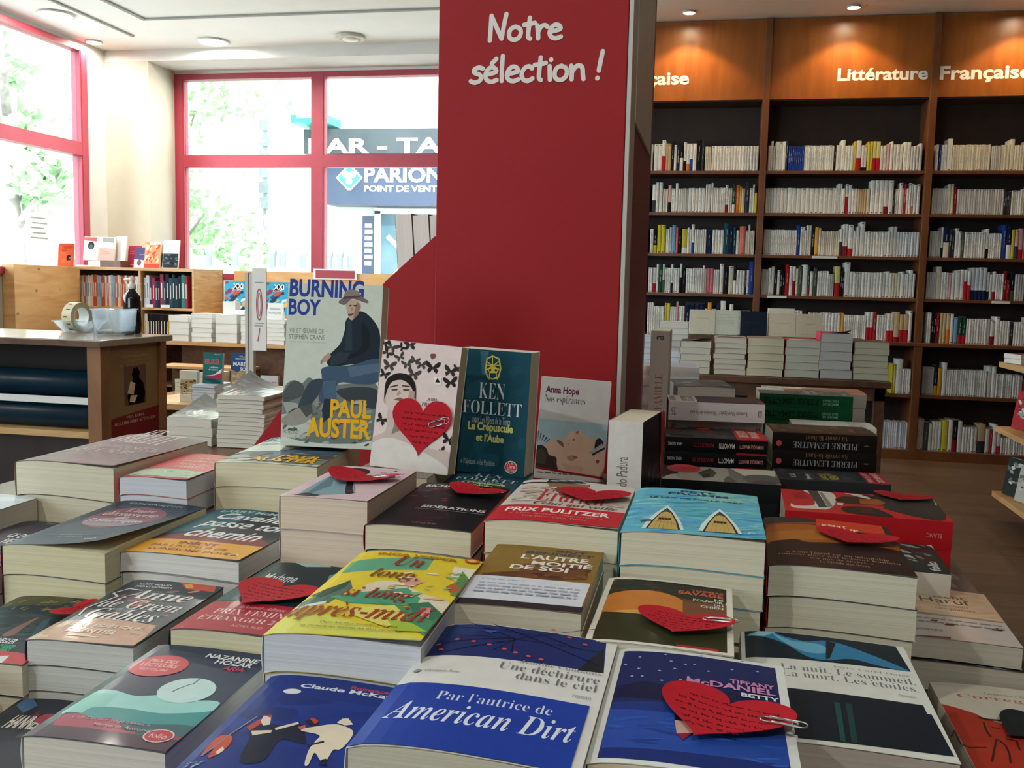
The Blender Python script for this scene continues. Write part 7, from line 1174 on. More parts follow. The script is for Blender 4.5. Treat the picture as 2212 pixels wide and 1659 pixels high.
'face':{"base":"77756e","spine":"191a1c","ops":[["s",[[.998,.998],[.998,.838],[.998,.569],[.605,.666],[.343,.878],[.002,.998],[.759,.998]],"26241f"],["s",[[.002,.998],[.343,.878],[.002,.688],[.002,.463],[.002,.378],[.002,.998]],"b9b5a6"],["s",[[.343,.878],[.929,.684],[.998,.569],[.998,.427],[.998,.415],[.998,.296],[.18,.249],[.002,.294],[.002,.461],[.002,.661],[.002,.799]],"a09c90"],["p",[[.514,.686],[.897,.575],[.593,.521],[.263,.554],[.146,.64]],"4e4a44"],["p",[[.369,.658],[.485,.58],[.245,.592],[.207,.64]],"2a2725"],["p",[[.15,.472],[.399,.429],[.052,.363],[.002,.377],[.002,.469]],"5d5952"],["p",[[.998,.507],[.998,.423],[.998,.409],[.998,.472]],"77736a"],["p",[[.998,.395],[.998,.232],[.998,.002],[.436,.024],[.324,.262]],"c9c6b8"],["s",[[.38,.307],[.607,.157],[.448,.002],[.002,.047],[.002,.38],[.002,.276]],"5d5c57"],["p",[[.206,.192],[.21,.027],[.002,.048],[.002,.249]],"4a4a48"],["e",.783,.811,.33,.15,"c0444a"]],"sp":[],"gloss":.25},
'manotti':{"base":"3b3733","spine":"121213","ops":[["b",.05,.2,.95,.98,40,["4a423a","2a2725","5d4a3a","33302c","7a2f22"],.12,3,0,.3],["p",[[.002,.004],[.998,.004],[.998,.3],[.002,.3]],"c02c28"],["e",1.034,.591,.17,.075,"c03a34"],["p",[[.02,.72],[.22,.72],[.22,.95],[.02,.95]],"1f1d1c"],["q","UNE HISTOIRE",.12,.27,.88,.17,"e0c9c0"],["q","FRANÇAISE",.12,.15,.8,.05,"e0c9c0"]],"sp":[["p",[[.0,0],[.3,0],[.3,1],[.0,1]],"b32422"],["t","DOMINIQUE MANOTTI",.04,.32,.27,.62,"d98f86","s"],["t","MANOTTI",.32,.32,.47,.66,"cfccc4","s"],["t","MARSEILLE 73",.52,.34,.72,.62,"8a2030","s"],["t","SÉRIE NOIRE",.83,.36,.97,.6,"b9b7b0","s"]],"gloss":.25},
'mauvignier':{"base":"3a3244","spine":"c3bcba","ops":[["p",[[.002,.7],[.998,.7],[.998,.998],[.002,.998]],"cfc9c2"],["p",[[.1,.02],[.98,.02],[.98,.4],[.1,.5]],"4c3530"],["p",[[.4,.69],[.998,.69],[.998,.4],[.6,.5]],"2f2b52"],["p",[[.0,.0],[.3,.0],[.3,.06],[.0,.06]],"8f2f30"],["q","LAURENT MAUVIGNIER",.1,.985,.9,.92,"6d6664"],["q","HISTOIRES",.1,.86,.9,.8,"4d4846"],["q","DE LA NUIT",.1,.79,.9,.73,"4d4846"]],"sp":[["t","Laurent Mauvignier / Histoires de la nuit",.18,.38,.78,.68,"3d3a38","S"],["t","126",.91,.3,.97,.75,"55504e","s"],["p",[[.893,0],[.897,0],[.897,1],[.893,1]],"8f8a88"],["t","m",.03,.35,.07,.7,"3d3a38","S"]],"gloss":.25},
'lemaitre':{"base":"3d2a1c","spine":"17120f","ops":[["b",.05,.05,.97,.95,46,["5d3c1e","7a4e22","46301e","8f6028","2f2018"],.13,3,20,.4],["q","PIERRE LEMAITRE",.25,.97,.9,.92,"6d5a48"]],"sp":[["t","PIERRE LEMAITRE",.18,.5,.8,.84,"8f9193","S"],["t","Au revoir là-haut",.27,.12,.68,.4,"7d5c44","S"],["e",.935,.62,.028,.17,"b04a54"],["t","—",.08,.55,.12,.62,"55504a","s"]],"gloss":.25},
'green':{"base":"5d625c","spine":"0f4a2a","ops":[["b",.05,.05,.97,.8,50,["6d726c","4c514c","83867c","5a5f58","3f4541"],.13,5,0,.4],["p",[[.55,.84],[.998,.84],[.998,.998],[.55,.998]],"d3d2c8"],["p",[[.55,.7],[.998,.7],[.998,.84],[.55,.84]],"c9c6ba"],["p",[[.62,.45],[.998,.45],[.998,.7],[.62,.7]],"a05f4a"],["p",[[.45,.3],[.998,.28],[.998,.05],[.6,.02]],"8a6a58"],["q","MIROIR DE",.2,.5,.62,.44,"b9bab0"],["q","NOS PEINES",.2,.42,.62,.36,"b9bab0"]],"sp":[["t","PIERRE LEMAITRE",.36,.3,.95,.78,"0b2a1a","b"],["t","MIROIR DE",.155,.55,.32,.74,"7fb09a","s"],["t","NOS PEINES",.155,.3,.32,.5,"7fb09a","s"]],"gloss":.25},
'prix':{"base":"39383a","spine":"2b2a2c","ops":[["b",.05,.05,.97,.97,40,["48464a","2f3036","57504e","3a4044","64605c"],.13,5,0,.4],["p",[[.002,.004],[.998,.004],[.998,.2],[.002,.2]],"a02a34"],["q","PRIX DU JURY",.1,.185,.95,.12,"d9a8a6"],["q","DES LIBRAIRES",.1,.1,.95,.04,"d9a8a6"],["q","LA OÙ",.1,.62,.6,.54,"b5a53a"],["q","VENT",.1,.52,.6,.44,"b5a53a"],["q","Antoine",.1,.74,.5,.7,"bdb9b4"],["q","LE",.2,.88,.5,.83,"b59aa0"]],"sp":[],"gloss":.25},
'prixb':{"base":"4a463e","spine":"2b2a2c","ops":[["b",.05,.05,.97,.97,40,["5a5448","38372f","6d6450","45463a"],.13,6,0,.4],["e",.2,.12,.14,.05,"b5584c"],["e",.4,.28,.2,.06,"b98a7a"],["p",[[.05,.1],[.4,.4],[.05,.6]],"8a8668"],["q","Roman",.3,.9,.7,.85,"b58a5a"],["q","noir",.3,.82,.7,.78,"a9a59c"]],"sp":[],"gloss":.25},
'folio':{"base":"2b2d2d","spine":"cfcabc","ops":[["p",[[.0,.0],[.998,.0],[.998,.998],[.0,.998]],"2b2d2d"],["b",.3,.04,.98,.97,50,["6d706e","a3a6a2","3f4343","8a8d8a","202223"],.09,4,40,.4],["p",[[.998,.046],[.998,.002],[.817,.002],[.951,.013],[.998,.049]],"c3c7bd"],["p",[[.998,.216],[.998,.148],[.998,.124],[.998,.185]],"9da29c"],["q","folio",.06,.115,.34,.05,"b9bdb8"]],"sp":[],"gloss":.25},
'haruf2':{"base":"bfa688","spine":"2b2624","ops":[["b",.03,.45,.97,.97,30,["c4ab8d","b99f80","c9b296","b89a78"],.16,3,10,.35],["p",[[.002,.002],[.998,.002],[.998,.42],[.002,.42]],"b9b7b0"],["t","Kent",.5,.8,.78,.88,"5a4a3c","s"],["t","Haruf",.36,.69,.8,.79,"4a3c30","s"],["t","Le chant",.5,.62,.76,.67,"7d6a56","S"],["t","des plaines",.46,.55,.8,.6,"7d6a56","S"],["p",[[.34,.28],[.374,.33],[.422,.32],[.398,.276]],"3c2d22"],["p",[[.453,.244],[.494,.294],[.559,.288],[.529,.244]],"3c2d22"],["p",[[.829,.252],[.878,.304],[.955,.301],[.919,.256]],"3c2d22"],["p",[[.02,.46],[.98,.44],[.98,.42],[.02,.42]],"9a8468"],["p",[[.25,.34],[.299,.34],[.299,.358],[.25,.358]],"8f8f8c"],["p",[[.317,.34],[.355,.34],[.355,.358],[.317,.358]],"8f8f8c"],["p",[[.373,.34],[.435,.34],[.435,.358],[.373,.358]],"8f8f8c"],["p",[[.453,.34],[.495,.34],[.495,.358],[.453,.358]],"8f8f8c"],["p",[[.513,.34],[.549,.34],[.549,.358],[.513,.358]],"8f8f8c"],["p",[[.567,.34],[.629,.34],[.629,.358],[.567,.358]],"8f8f8c"],["p",[[.647,.34],[.75,.34],[.75,.358],[.647,.358]],"8f8f8c"],["p",[[.768,.34],[.862,.34],[.862,.358],[.768,.358]],"8f8f8c"],["p",[[.88,.34],[.95,.34],[.95,.358],[.88,.358]],"8f8f8c"],["p",[[.25,.27],[.298,.27],[.298,.288],[.25,.288]],"8f8f8c"],["p",[[.316,.27],[.389,.27],[.389,.288],[.316,.288]],"8f8f8c"],["p",[[.407,.27],[.459,.27],[.459,.288],[.407,.288]],"8f8f8c"],["p",[[.477,.27],[.521,.27],[.521,.288],[.477,.288]],"8f8f8c"],["p",[[.539,.27],[.577,.27],[.577,.288],[.539,.288]],"8f8f8c"],["p",[[.595,.27],[.642,.27],[.642,.288],[.595,.288]],"8f8f8c"],["p",[[.66,.27],[.764,.27],[.764,.288],[.66,.288]],"8f8f8c"],["p",[[.782,.27],[.879,.27],[.879,.288],[.782,.288]],"8f8f8c"],["p",[[.897,.27],[.95,.27],[.95,.288],[.897,.288]],"8f8f8c"],["p",[[.077,.002],[.456,.033],[.444,.002],[.071,.002]],"7a4036"],["t","MAGNIFIQUE",.15,.11,.42,.15,"6d625c","S"]],"sp":[],"gloss":.1},
'corregi':{"base":"c5bfae","spine":"c5bfae","ops":[["p",[[.002,.734],[.194,.639],[.405,.399],[.281,.1],[.002,.035]],"a83524"],["p",[[.002,.002],[.998,.002],[.998,.3],[.002,.68]],"a83524"],["t","Geneviève Brisac",.34,.885,.72,.915,"8a8478","S"],["t","Corregidora",.14,.81,.92,.865,"b0604a","S"],["l",[[.202,.596],[.249,.583],[.354,.586]],.03,"33241c"],["l",[[.212,.542],[.2,.479],[.198,.443],[.202,.397]],.014,"3d211a"],["l",[[.248,.5],[.29,.495]],.012,"3d211a"],["l",[[.231,.379],[.175,.269],[.118,.152]],.013,"3d211a"],["l",[[.242,.37],[.263,.318],[.253,.24],[.225,.151]],.013,"3d211a"],["l",[[-.053,.362],[-.006,.442],[-.013,.313],[.031,.276],[.132,.283]],.012,"3d211a"],["l",[[.292,.39],[.351,.378],[.334,.287]],.012,"3d211a"]],"sp":[],"gloss":.25},
'ce':{"base":"2a2630","spine":"8fa8b0","ops":[["b",.05,.3,.98,.95,26,["3a2238","4a2440","22242c","33203a"],.13,3,10,.35],["p",[[.002,.15],[.9,.2],[.9,.3],[.002,.25]],"a8583c"],["t","CE QUI",.332,.602,.593,.702,"d9dad8","b"],["t","VIENT",.417,.488,.653,.591,"d9d0c8","b"],["t","Vanessa",.386,.947,.491,.992,"8a8f98","s"]],"sp":[],"gloss":.25},
'heartbook':{"base":"1f3136","spine":"2b2c2e","ops":[["s",[[.024,.794],[.021,.998],[.332,.998],[.567,.992],[.558,.884],[.429,.833],[.12,.822]],"4e4c34"],["b",.05,.74,.95,.97,60,["8a8258","2d3328","6d6a48","a39a6a","22302c"],.05,3,50,.18],["b",.05,.35,.95,.75,40,["1b2b30","2a4044","223a40","162428"],.12,6,30,.3],["s",[[.485,.351],[.496,.516],[.523,.622],[.547,.639],[.555,.505],[.572,.359]],"7d5c4e"],["p",[[.753,.297],[.616,.596],[.66,.635],[.822,.303]],"264a58"],["t","NEGLER",.517,.244,.681,.313,"d3d8d6","b"],["t","CORBER",.597,.147,.739,.234,"3aa877","b"],["p",[[.614,.148],[.833,.146],[.998,.002],[.998,.002],[.752,.002]],"bf4148"],["p",[[.002,.002],[.998,.002],[.998,.14],[.002,.14]],"bf4148"],["p",[[.771,.002],[.72,.078],[.8,.098],[.828,.002]],"dcdad2"]],"sp":[],"gloss":.25},
'anne':{"base":"2b3440","spine":"3a4652","ops":[["b",.1,.3,.9,.9,40,["8a4a46","4a5a5e","a85a48","2f4a50","c08a5a","3a2f3a","6d7f70"],.08,5,30,.4],["p",[[.524,.997],[.92,.998],[.98,.894],[.684,.895]],"c2492e"],["p",[[.598,.966],[.654,.994],[.73,.934],[.671,.91]],"e0a23c"],["p",[[.002,.002],[.998,.002],[.998,.1],[.93,.3],[.4,.34],[.002,.26]],"b98f74"],["b",.05,.03,.95,.28,20,["c29a7c","a8806a","c9a688"],.1,2,0,.3],["t","LUCY MAUD",.16,.905,.5,.935,"c9ccc8","b"],["t","MONTGOMERY",.16,.86,.56,.892,"c9ccc8","b"],["t","Anne",.2,.665,.88,.83,"dcdad2","i"],["t","de Green",.12,.5,.92,.65,"dcdad2","i"],["t","Gables",.16,.32,.84,.49,"dcdad2","i"],["l",[[.3,.8],[.14,.82],[.05,.74],[.16,.68],[.1,.58],[.04,.48],[.1,.36]],.02,"dcdad2"],["t","BEAU, POÉTIQUE,",.12,.2,.88,.255,"dccfbe","b"],["t","ESSENTIEL",.22,.12,.7,.175,"dccfbe","b"],["p",[[.3,.07],[.6,.07],[.6,.08],[.3,.08]],"dccfbe"]],"sp":[],"gloss":.1},
'hayat':{"base":"1e2c33","spine":"2a2c2e","ops":[["p",[[.241,.998],[.597,.998],[.616,.986],[.389,.945]],"93b5ab"],["p",[[.339,.998],[.447,.998],[.479,.998],[.381,.998]],"d3dbd3"],["p",[[.696,.849],[.801,.998],[.888,.998],[.918,.741],[.803,.625]],"4f8f86"],["p",[[.02,.55],[.5,.58],[.4,.4],[.02,.36]],"2f4f50"],["t","Madame",.147,.682,.473,.799,"cfd3d2","s"],["t","Hayat",.24,.623,.398,.701,"cfd3d2","s"],["p",[[.002,.002],[.998,.002],[.998,.36],[.002,.36]],"a32a35"],["t","Ahmet Altan",.3,.285,.72,.325,"d99a9c","i"],["t","PRIX FEMINA",.16,.2,.84,.265,"e0c3c0","S"],["t","ÉTRANGER 2021",.1,.12,.9,.185,"e0c3c0","S"],["t","ACTES SUD",.45,.06,.72,.085,"d99a9c","s"]],"sp":[],"gloss":.25},
'aria':{"base":"23304a","spine":"cfd2d0","ops":[["s",[[.055,.415],[.163,.454],[.379,.419],[.554,.456],[.774,.445],[.988,.455],[.998,.23],[.889,.148],[.68,.118],[.358,.108],[.077,.125]],"8fc9c2"],["p",[[.032,.219],[.055,.415],[.246,.421],[.29,.257],[.164,.158]],"7fc0b4"],["s",[[.193,.273],[.436,.299],[.69,.295],[.948,.354],[.998,.373],[.998,.19],[.628,.11],[.25,.15]],"2f8a8a"],["s",[[.145,.175],[.392,.191],[.693,.196],[.998,.224],[.998,.067],[.274,.022]],"2a5a5e"],["s",[[.12,.002],[.052,.201],[.174,.219],[.266,.192],[.507,.169],[.611,.127],[.725,.087],[.998,.102],[.998,.002],[.133,.002]],"4a2c3e"],["s",[[.097,.109],[.075,.194],[.21,.214],[.275,.184],[.445,.199],[.585,.123],[.68,.118],[.677,.062],[.599,.051],[.471,.087],[.331,.105],[.294,.043],[.193,.065]],"a03a52"],["p",[[.867,.018],[.899,.122],[.998,.127],[.975,.002]],"a03a5a"],["p",[[.002,.002],[.998,.002],[.998,.1],[.002,.1]],"43283a"],["e",.67,.528,.2,.13,"b9d6d2"],["l",[[.661,.651],[.661,.598],[.639,.581],[.602,.531],[.588,.497]],.012,"4a6a72"],["t","NAZANINE",.5,.885,.93,.935,"d9dcd8","b"],["t","HOZAR",.62,.83,.92,.88,"d9dcd8","b"],["t","ARIA",.73,.775,.9,.82,"b83a50","b"],["e",.25,.74,.22,.125,"c2454e"],["t","PRIX DES",.13,.775,.36,.81,"e0a8a0","b"],["t","LECTEURS",.1,.725,.4,.765,"e0a8a0","b"],["t","ÉDITION",.14,.68,.36,.71,"e0a8a0","b"],["t","« Un Docteur Jivago iranien. »",.16,.165,.72,.195,"b9a3ac","s"],["t","Margaret Atwood",.36,.12,.76,.15,"b9a3ac","s"],["e",.85,.11,.1,.055,"d9c3c0"],["e",.85,.11,.09,.048,"b52f40"],["t","folio",.79,.09,.91,.13,"e0b8b4","s"]],"sp":[],"gloss":.08},
'mckay':{"base":"19307a","spine":"19307a","ops":[["b",.05,.35,.95,.8,14,["1c3684","1b3380","182c70"],.3,3,30,.5],["t","Romance à",.66,.925,.999,.955,"b03a48","b"],["t","Claude McKay",.3,.87,.999,.92,"cfd6dc","b"],["e",.279,.837,.065,.025,"d3d6d0"],["p",[[.259,.552],[.245,.602],[.295,.608],[.34,.532],[.327,.501]],"d8c9b6"],["p",[[.205,.495],[.244,.571],[.28,.535],[.248,.471]],"b8402e"],["p",[[.23,.6],[.297,.611],[.313,.585],[.275,.595]],"b8402e"],["s",[[.249,.481],[.347,.533],[.451,.536],[.522,.576],[.651,.446],[.647,.417],[.492,.425],[.496,.265],[.364,.24],[.296,.401]],"151c33"],["p",[[.39,.509],[.503,.578],[.52,.565],[.411,.492]],"d8c9b6"],["p",[[.259,.468],[.389,.489],[.394,.47],[.294,.434]],"d8c9b6"],["s",[[.095,.258],[.073,.372],[.094,.422],[.174,.414],[.208,.334],[.179,.259],[.144,.255],[.13,.315]],"bb4a30"],["p",[[.165,.293],[.177,.335],[.208,.307],[.193,.27]],"d8c9b6"],["l",[[.102,.259],[.145,.429],[.207,.587]],.012,"7d7a88"],["p",[[.545,.589],[.579,.624],[.636,.6],[.64,.57],[.587,.564]],"20182a"],["p",[[.56,.616],[.587,.625],[.629,.605],[.622,.578]],"b8402e"],["p",[[.532,.537],[.564,.561],[.587,.534],[.549,.524]],"c2584a"],["s",[[.563,.516],[.67,.574],[.766,.602],[.886,.572],[.91,.497],[.894,.421],[.856,.407],[.861,.328],[.826,.323],[.758,.368],[.777,.283],[.753,.28],[.712,.38],[.709,.453],[.702,.5]],"d8cdb4"],["p",[[.75,.615],[.767,.653],[.803,.663],[.862,.619],[.814,.603]],"d8cdb4"],["p",[[.713,.435],[.757,.464],[.769,.451],[.687,.404],[.679,.417]],"151c33"],["p",[[.83,.328],[.853,.34],[.888,.297],[.839,.291]],"151c33"],["b",.0,.02,.18,.22,26,["8fa0b0","6d82a0","b9c6cf"],.03,3,50,.2]],"sp":[],"gloss":.3},
'nai':{"base":"1e2530","spine":"2b2c2e","ops":[["s",[[.044,.998],[.057,.998],[.142,.998],[.325,.998],[.355,.998],[.152,.998],[.093,.998]],"a8803c"],["p",[[.048,.923],[.034,.998],[.12,.998],[.244,.919],[.21,.832]],"3f5f80"],["b",.4,.55,.95,.92,24,["2a3430","3f4438","1a2026","4c4a3a"],.1,4,20,.4],["p",[[.262,.998],[.263,.998],[.333,.998],[.355,.998]],"5a6a60"],["t","Ma",.373,.826,.371,.92,"9c4048","i"],["t","Chérie",.306,.784,.361,.859,"9c4048","i"],["t","HANNELORE",.195,.672,.607,.809,"cfc9ba","b"],["p",[[.365,.778],[.399,.84],[.455,.846],[.526,.716],[.397,.748]],"9c3a4c"],["p",[[.002,.002],[.998,.002],[.998,.1],[.002,.1]],"4a2f3a"]],"sp":[],"gloss":.15}}
POSES = {
'follett_mauve':[-.839,1.248,.946,-.4,.15,.243,.046,4,0,.004,.004],
'pink':[-.713,1.215,.935,3,.096,.178,.024,7,0,.003,.003],
'auster':[-.59,1.301,.95,5,.145,.215,.034,5,0,.003,.001],
'alcott':[-.684,1.003,.906,1.5,.124,.222,.033,4,0,.003,.016],
'mcmurtry':[-.548,1.026,.9,-.5,.142,.212,.022,6,0,.003,.003],
'picoult_flat':[-.411,1.078,.96,.3,.104,.186,.038,5,0,.001,.001],
'powers':[-.294,1.067,.942,1.0,.117,.225,.027,7,0,.003,.001],
'teal':[-.297,1.288,.926,0,.108,.178,.045,3,0,.003,0],
'pulitzer':[-.151,1.074,.953,-.3,.141,.222,.034,5,0,.004,.003],
'fromm':[-.006,1.028,.963,-.4,.138,.214,.033,6,0,.003,.004],
'vesper':[-.263,.772,.932,2.0,.124,.232,.03,5,0,.004,.007],
'bennett':[-.15,.868,.93,.6,.112,.195,.02,8,0,.001,.001],
'amdirt':[-.132,.634,.919,-.4,.143,.216,.03,5,0,.0055,.001],
'betty':[.003,.644,.915,-.4,.127,.188,.024,6,0,.004,.001],
'oates':[.111,.783,.884,-1.1,.143,.222,.03,4,0,.003,.001],
'savage':[-.027,.826,.918,-.7,.117,.176,.024,6,0,.003,.001],
'haruf':[.14,1.057,.932,-2.0,.138,.208,.031,5,0,.003,.001],
'redblack':[.228,1.446,.896,-1.8,.15,.219,.04,3,90,.001,.001],
'face':[.028,1.59,.9,1.0,.122,.186,.031,4,90,.001,0],
'manotti':[.018,1.775,.94,4.0,.116,.178,.026,7,90,.002,0],
'mauvignier':[.017,1.878,.991,4.6,.108,.177,.035,6,90,.001,0],
'lemaitre':[.203,1.793,.955,3.8,.112,.177,.031,6,90,.002,0],
'green':[.23,2.405,.961,.7,.142,.212,.03,6,90,.001,0],
'prix':[.212,1.68,.892,2,.1,.177,.03,4,90,.001,0],
'prixb':[.228,1.575,.874,-1.5,.095,.18,.028,3,90,.001,0],
'folio':[.205,1.275,.869,-3,.138,.19,.028,4,90,.002,0],
'haruf2':[.2745,1.141,.84,-3,.1255,.186,.0225,2,0,.002,.001],
'corregi':[.309,.93,.8,-.6,.138,.203,.022,2,0,.002,.001],
'ce':[-.806,.972,.88,1,.108,.2,.03,4,0,.003,0],
'heartbook':[-.638,.786,.86,7,.11,.172,.028,3,0,.003,.001],
'anne':[-.53,.807,.88,3.0,.102,.176,.023,5,0,.002,.003],
'hayat':[-.398,.848,.892,.7,.112,.21,.028,5,0,.003,.003],
'aria':[-.403,.649,.88,1.1,.109,.176,.024,5,0,.002,.001],
'mckay':[-.256,.56,.905,2.0,.1,.172,.024,6,0,.003,.001],
'nai':[-.515,.625,.83,5,.106,.172,.026,3,0,.003,.001]}
STAND = {
'burning':[-.541,1.314,.957,4.5,-7.2,.4,.144,.241,.036],
'picoult_st':[-.391,1.233,.947,-1,-7.8,3.4,.112,.174,.034],
'follett_st':[-.302,1.33,.929,-4.9,-.8,1.8,.108,.179,.048],
'hope':[-.208,1.497,.893,8,-2.7,3.0,.11,.162,.022]}
LAB = {
'follett_mauve':["paperbacks laid out on the table","thick mauve paperback with white serif name at the far left"],
'pink':["paperbacks laid out on the table","coral pink paperback between the mauve book and the flat portrait copy"],
'auster':["paperbacks laid out on the table","flat pale copy of the standing portrait book, yellow lettering"],
'alcott':["paperbacks laid out on the table","navy paperback with mauve oval and lifting cover, left"],
'mcmurtry':["paperbacks laid out on the table","dark teal paperback with yellow band and brush-script title"],
'picoult_flat':["paperbacks laid out on the table","pale pink thick paperback with a dark haired figure lying flat"],
'powers':["paperbacks laid out on the table","black paperback with white capital title under a red heart"],
'teal':["paperbacks laid out on the table","flat teal paperback almost covered by the standing teal one"],
'pulitzer':["paperbacks laid out on the table","cream paperback with red prize band at the near edge"],
'fromm':["paperbacks laid out on the table","light blue paperback showing two yellow canoe bows"],
'vesper':["paperbacks laid out on the table","yellow and green paperback with long red cursive title"],
'bennett':["paperbacks laid out on the table","brown paperback wrapped with a white printed band"],
'amdirt':["paperbacks laid out on the table","white and royal blue paperback with ferris wheel photograph"],
'betty':["paperbacks laid out on the table","starry dark blue cover with white border under a heart"],
'oates':["paperbacks laid out on the table","white paperback with two dark blue pictures, right front"],
'savage':["paperbacks laid out on the table","white bordered cover with orange prairie dusk picture"],
'haruf':["paperbacks laid out on the table","dark cover with orange sunset and bright red label"],
'redblack':["paperbacks laid out on the table","red and white paperback turned sideways, red spine facing us"],
'face':["paperbacks laid out on the table","black and white portrait cover lying sideways with red dot"],
'manotti':["paperbacks laid out on the table","black paperback with red paper band, lying spine outward"],
'mauvignier':["paperbacks laid out on the table","white spined pocket book with violet and brown cover"],
'lemaitre':["paperbacks laid out on the table","thick black spined book with amber glowing cover, right"],
'green':["paperbacks laid out on the table","green spined book with grey photo cover, back right"],
'prix':["paperbacks laid out on the table","grey cover with yellow title and crimson prize band"],
'prixb':["paperbacks laid out on the table","muddy grey green cover just in front of crimson banded one"],
'folio':["paperbacks laid out on the table","black and white rocky photo cover poking out right"],
'haruf2':["paperbacks laid out on the table","beige glossy cover with pale paper band at table edge"],
'corregi':["paperbacks laid out on the table","cream cover with red drawing at the lower right corner"],
'ce':["paperbacks laid out on the table","plum dark cover with white capitals at the left edge"],
'heartbook':["paperbacks laid out on the table","dark forest cover with red foot and heart, left edge"],
'anne':["paperbacks laid out on the table","dark floral cover with white script and bright lamp reflection"],
'hayat':["paperbacks laid out on the table","dark cover with red prize band, half hidden by heart"],
'aria':["paperbacks laid out on the table","night blue cover with white moon and teal hills"],
'mckay':["paperbacks laid out on the table","ultramarine cover with dancing figures in cream and red"],
'nai':["paperbacks laid out on the table","dark pocket book in the lower left corner, cream capitals"],
'burning':["novels standing in the middle of the table","tall pale standing book with a seated man in a hat"],
'picoult_st':["novels standing in the middle of the table","standing pale pink novel with butterflies and sleeping face"],
'follett_st':["novels standing in the middle of the table","standing thick teal novel with yellow mask emblem"],
'hope':["novels standing in the middle of the table","standing white novel with photo of two lying faces"]}
PAGES = dict(fromm='d3cfb6', oates='b8b0a4', haruf='cfcdb6', amdirt='c8c4b0', pink='c9ccd2', mcmurtry='d8d6d0', alcott='d3cca8', follett_mauve='d2ccb2', auster='d8cfae', picoult_flat='d8c8b2', powers='d9cfae', vesper='ced2d8', anne='c3c4bc', hayat='cfc9a8', bennett='cbc6b0', savage='cfcab4', pulitzer='d8d0b4', corregi='c6c1ae', haruf2='b8b4a4')
SHIFT = dict(mauvignier=.03)
TR = random.Random(77)
for key, (x, y, zt, yaw, w_, d_, t_, n, rot, bu, cu) in POSES.items():
    a = ART[key]; BM[key] = book_meshes(key, w_, d_, t_, a, bu, cu, PAGES.get(key)); group, what = LAB[key]
    flat = dict(a, ops=a['ops'][:0]); kk = key+'_under'
    top = place_book(key, pose(x, y, zt, math.radians(yaw+rot)), what, group)
    n = 1 if key in ('folio', 'haruf2', 'betty') else 2 if key == 'redblack' else max(1, int((zt-t_-ZT0)/t_+.02)+1); base = zt-n*t_
    if n > 1:
        BM[kk] = book_meshes(kk, w_, d_, t_, flat, bu, 0, PAGES.get(key), 8); src = None
        for i in range(1, n):
            z = zt-i*t_-.0004*i; sx = SHIFT.get(key, 0)
            m4 = pose(x+TR.uniform(-.0012, .0012), y+TR.uniform(-.002, .002)+sx, z, math.radians(yaw+rot+TR.uniform(-.5, .5)))
            lab = '%s copy in the stack under the %s' % (ordn(i+1), ' '.join(what.split()[:8]))
            if src is None: src = place_book(kk, m4, lab, group)
            else: copy_book(src, m4, lab, group)
def lift(x0, y0, x1, y1, top, name_lab):
    """hidden stock under the standing books"""
    t_ = .03; n = int((top-ZT0)/t_); t_ = (top-ZT0)/n
    k = plain_book(x1-x0, y1-y0, t_-.0003, '8a8076', 'd8cfae', bulge=0); src = None
    for i in range(n):
        m4 = pose((x0+x1)/2, (y0+y1)/2, ZT0+(i+1)*t_, 0); lab = 'plain paperback, %s up in the pile under the %s' % (ordn(i+1), name_lab)
        if src is None: src = place_book(k, m4, lab, 'stock piles behind the front rows', 'stock_book')
        else: copy_book(src, m4, lab, 'stock piles behind the front rows')
lift(-.058, .55, .036, .735, .8895, 'starry dark blue cover'); lift(-.462, 1.195, -.353, 1.37, .946, 'butterfly novel'); lift(-.258, 1.40, -.14, 1.575, .8925, 'novel with two sleeping faces'); lift(-.13, 1.355, -.035, 1.52, .858, 'thick white spined novel'); lift(-.14, 2.19, -.075, 2.36, .86, 'pale spine behind the red stand')
STM = {}
for key, (x, y, z, yaw, lean, roll, w_, h, t_) in STAND.items():
    a = ART[key]; group, what = LAB[key]
    m4 = Matrix.Translation((x, y, z)) @ Matrix.Rotation(math.radians(yaw), 4, 'Z') @ Matrix.Rotation(math.radians(lean), 4, 'X') @ Matrix.Rotation(math.radians(roll), 4, 'Y') @ Matrix.Rotation(PI/2, 4, 'X') @ Matrix.Translation((0, h/2, 0))
    BM[key] = book_meshes(key, w_, h, t_, a, 0, a.get('curl', 0), PAGES.get(key)); place_book(key, m4, what, group, 'standing_book'); STM[key] = m4
# thick white novel with its spine to the front, pale spine behind, strip of a white copy
pad = art('1b1a22', [('b', .05, .05, .95, .5, 20, ['3a3644', '2a2632', '5a5258'], .1, 3, 60, .4)], 'd2cdc4'); pad['sp'] = [('t', 'Leonardo Padura', .18, .40, .66, .72, '6d6a66', 's'), ('t', 'Poussière dans le vent', .69, .40, 1.3, .72, 'd2cdc4', 's')][:1]; pad['curl'] = .0
BM['padura'] = book_meshes('padura', .145, .152, .050, pad, .0, 0, 'd9d0b4')
def spine_front(key, cx, y, z, w_, h, t_, yaw, lab, cat_group, lean=0):
    # local -x (spine) -> towards the camera, local y -> up, local z (front cover) -> world +x
    m4 = Matrix.Translation((cx, y, z)) @ Matrix.Rotation(yaw, 4, 'Z') @ Matrix.Rotation(lean, 4, 'X') @ Matrix(((0, 0, 1, t_/2), (1, 0, 0, w_/2), (0, 1, 0, h/2), (0, 0, 0, 1)))
    return place_book(key, m4, lab, cat_group, 'standing_book')
spine_front('padura', -.110, 1.37, .8585, .145, .152, .050, math.radians(-8), 'thick novel with white spine to the front and black cover, beside the red stand', 'novels standing in the middle of the table')
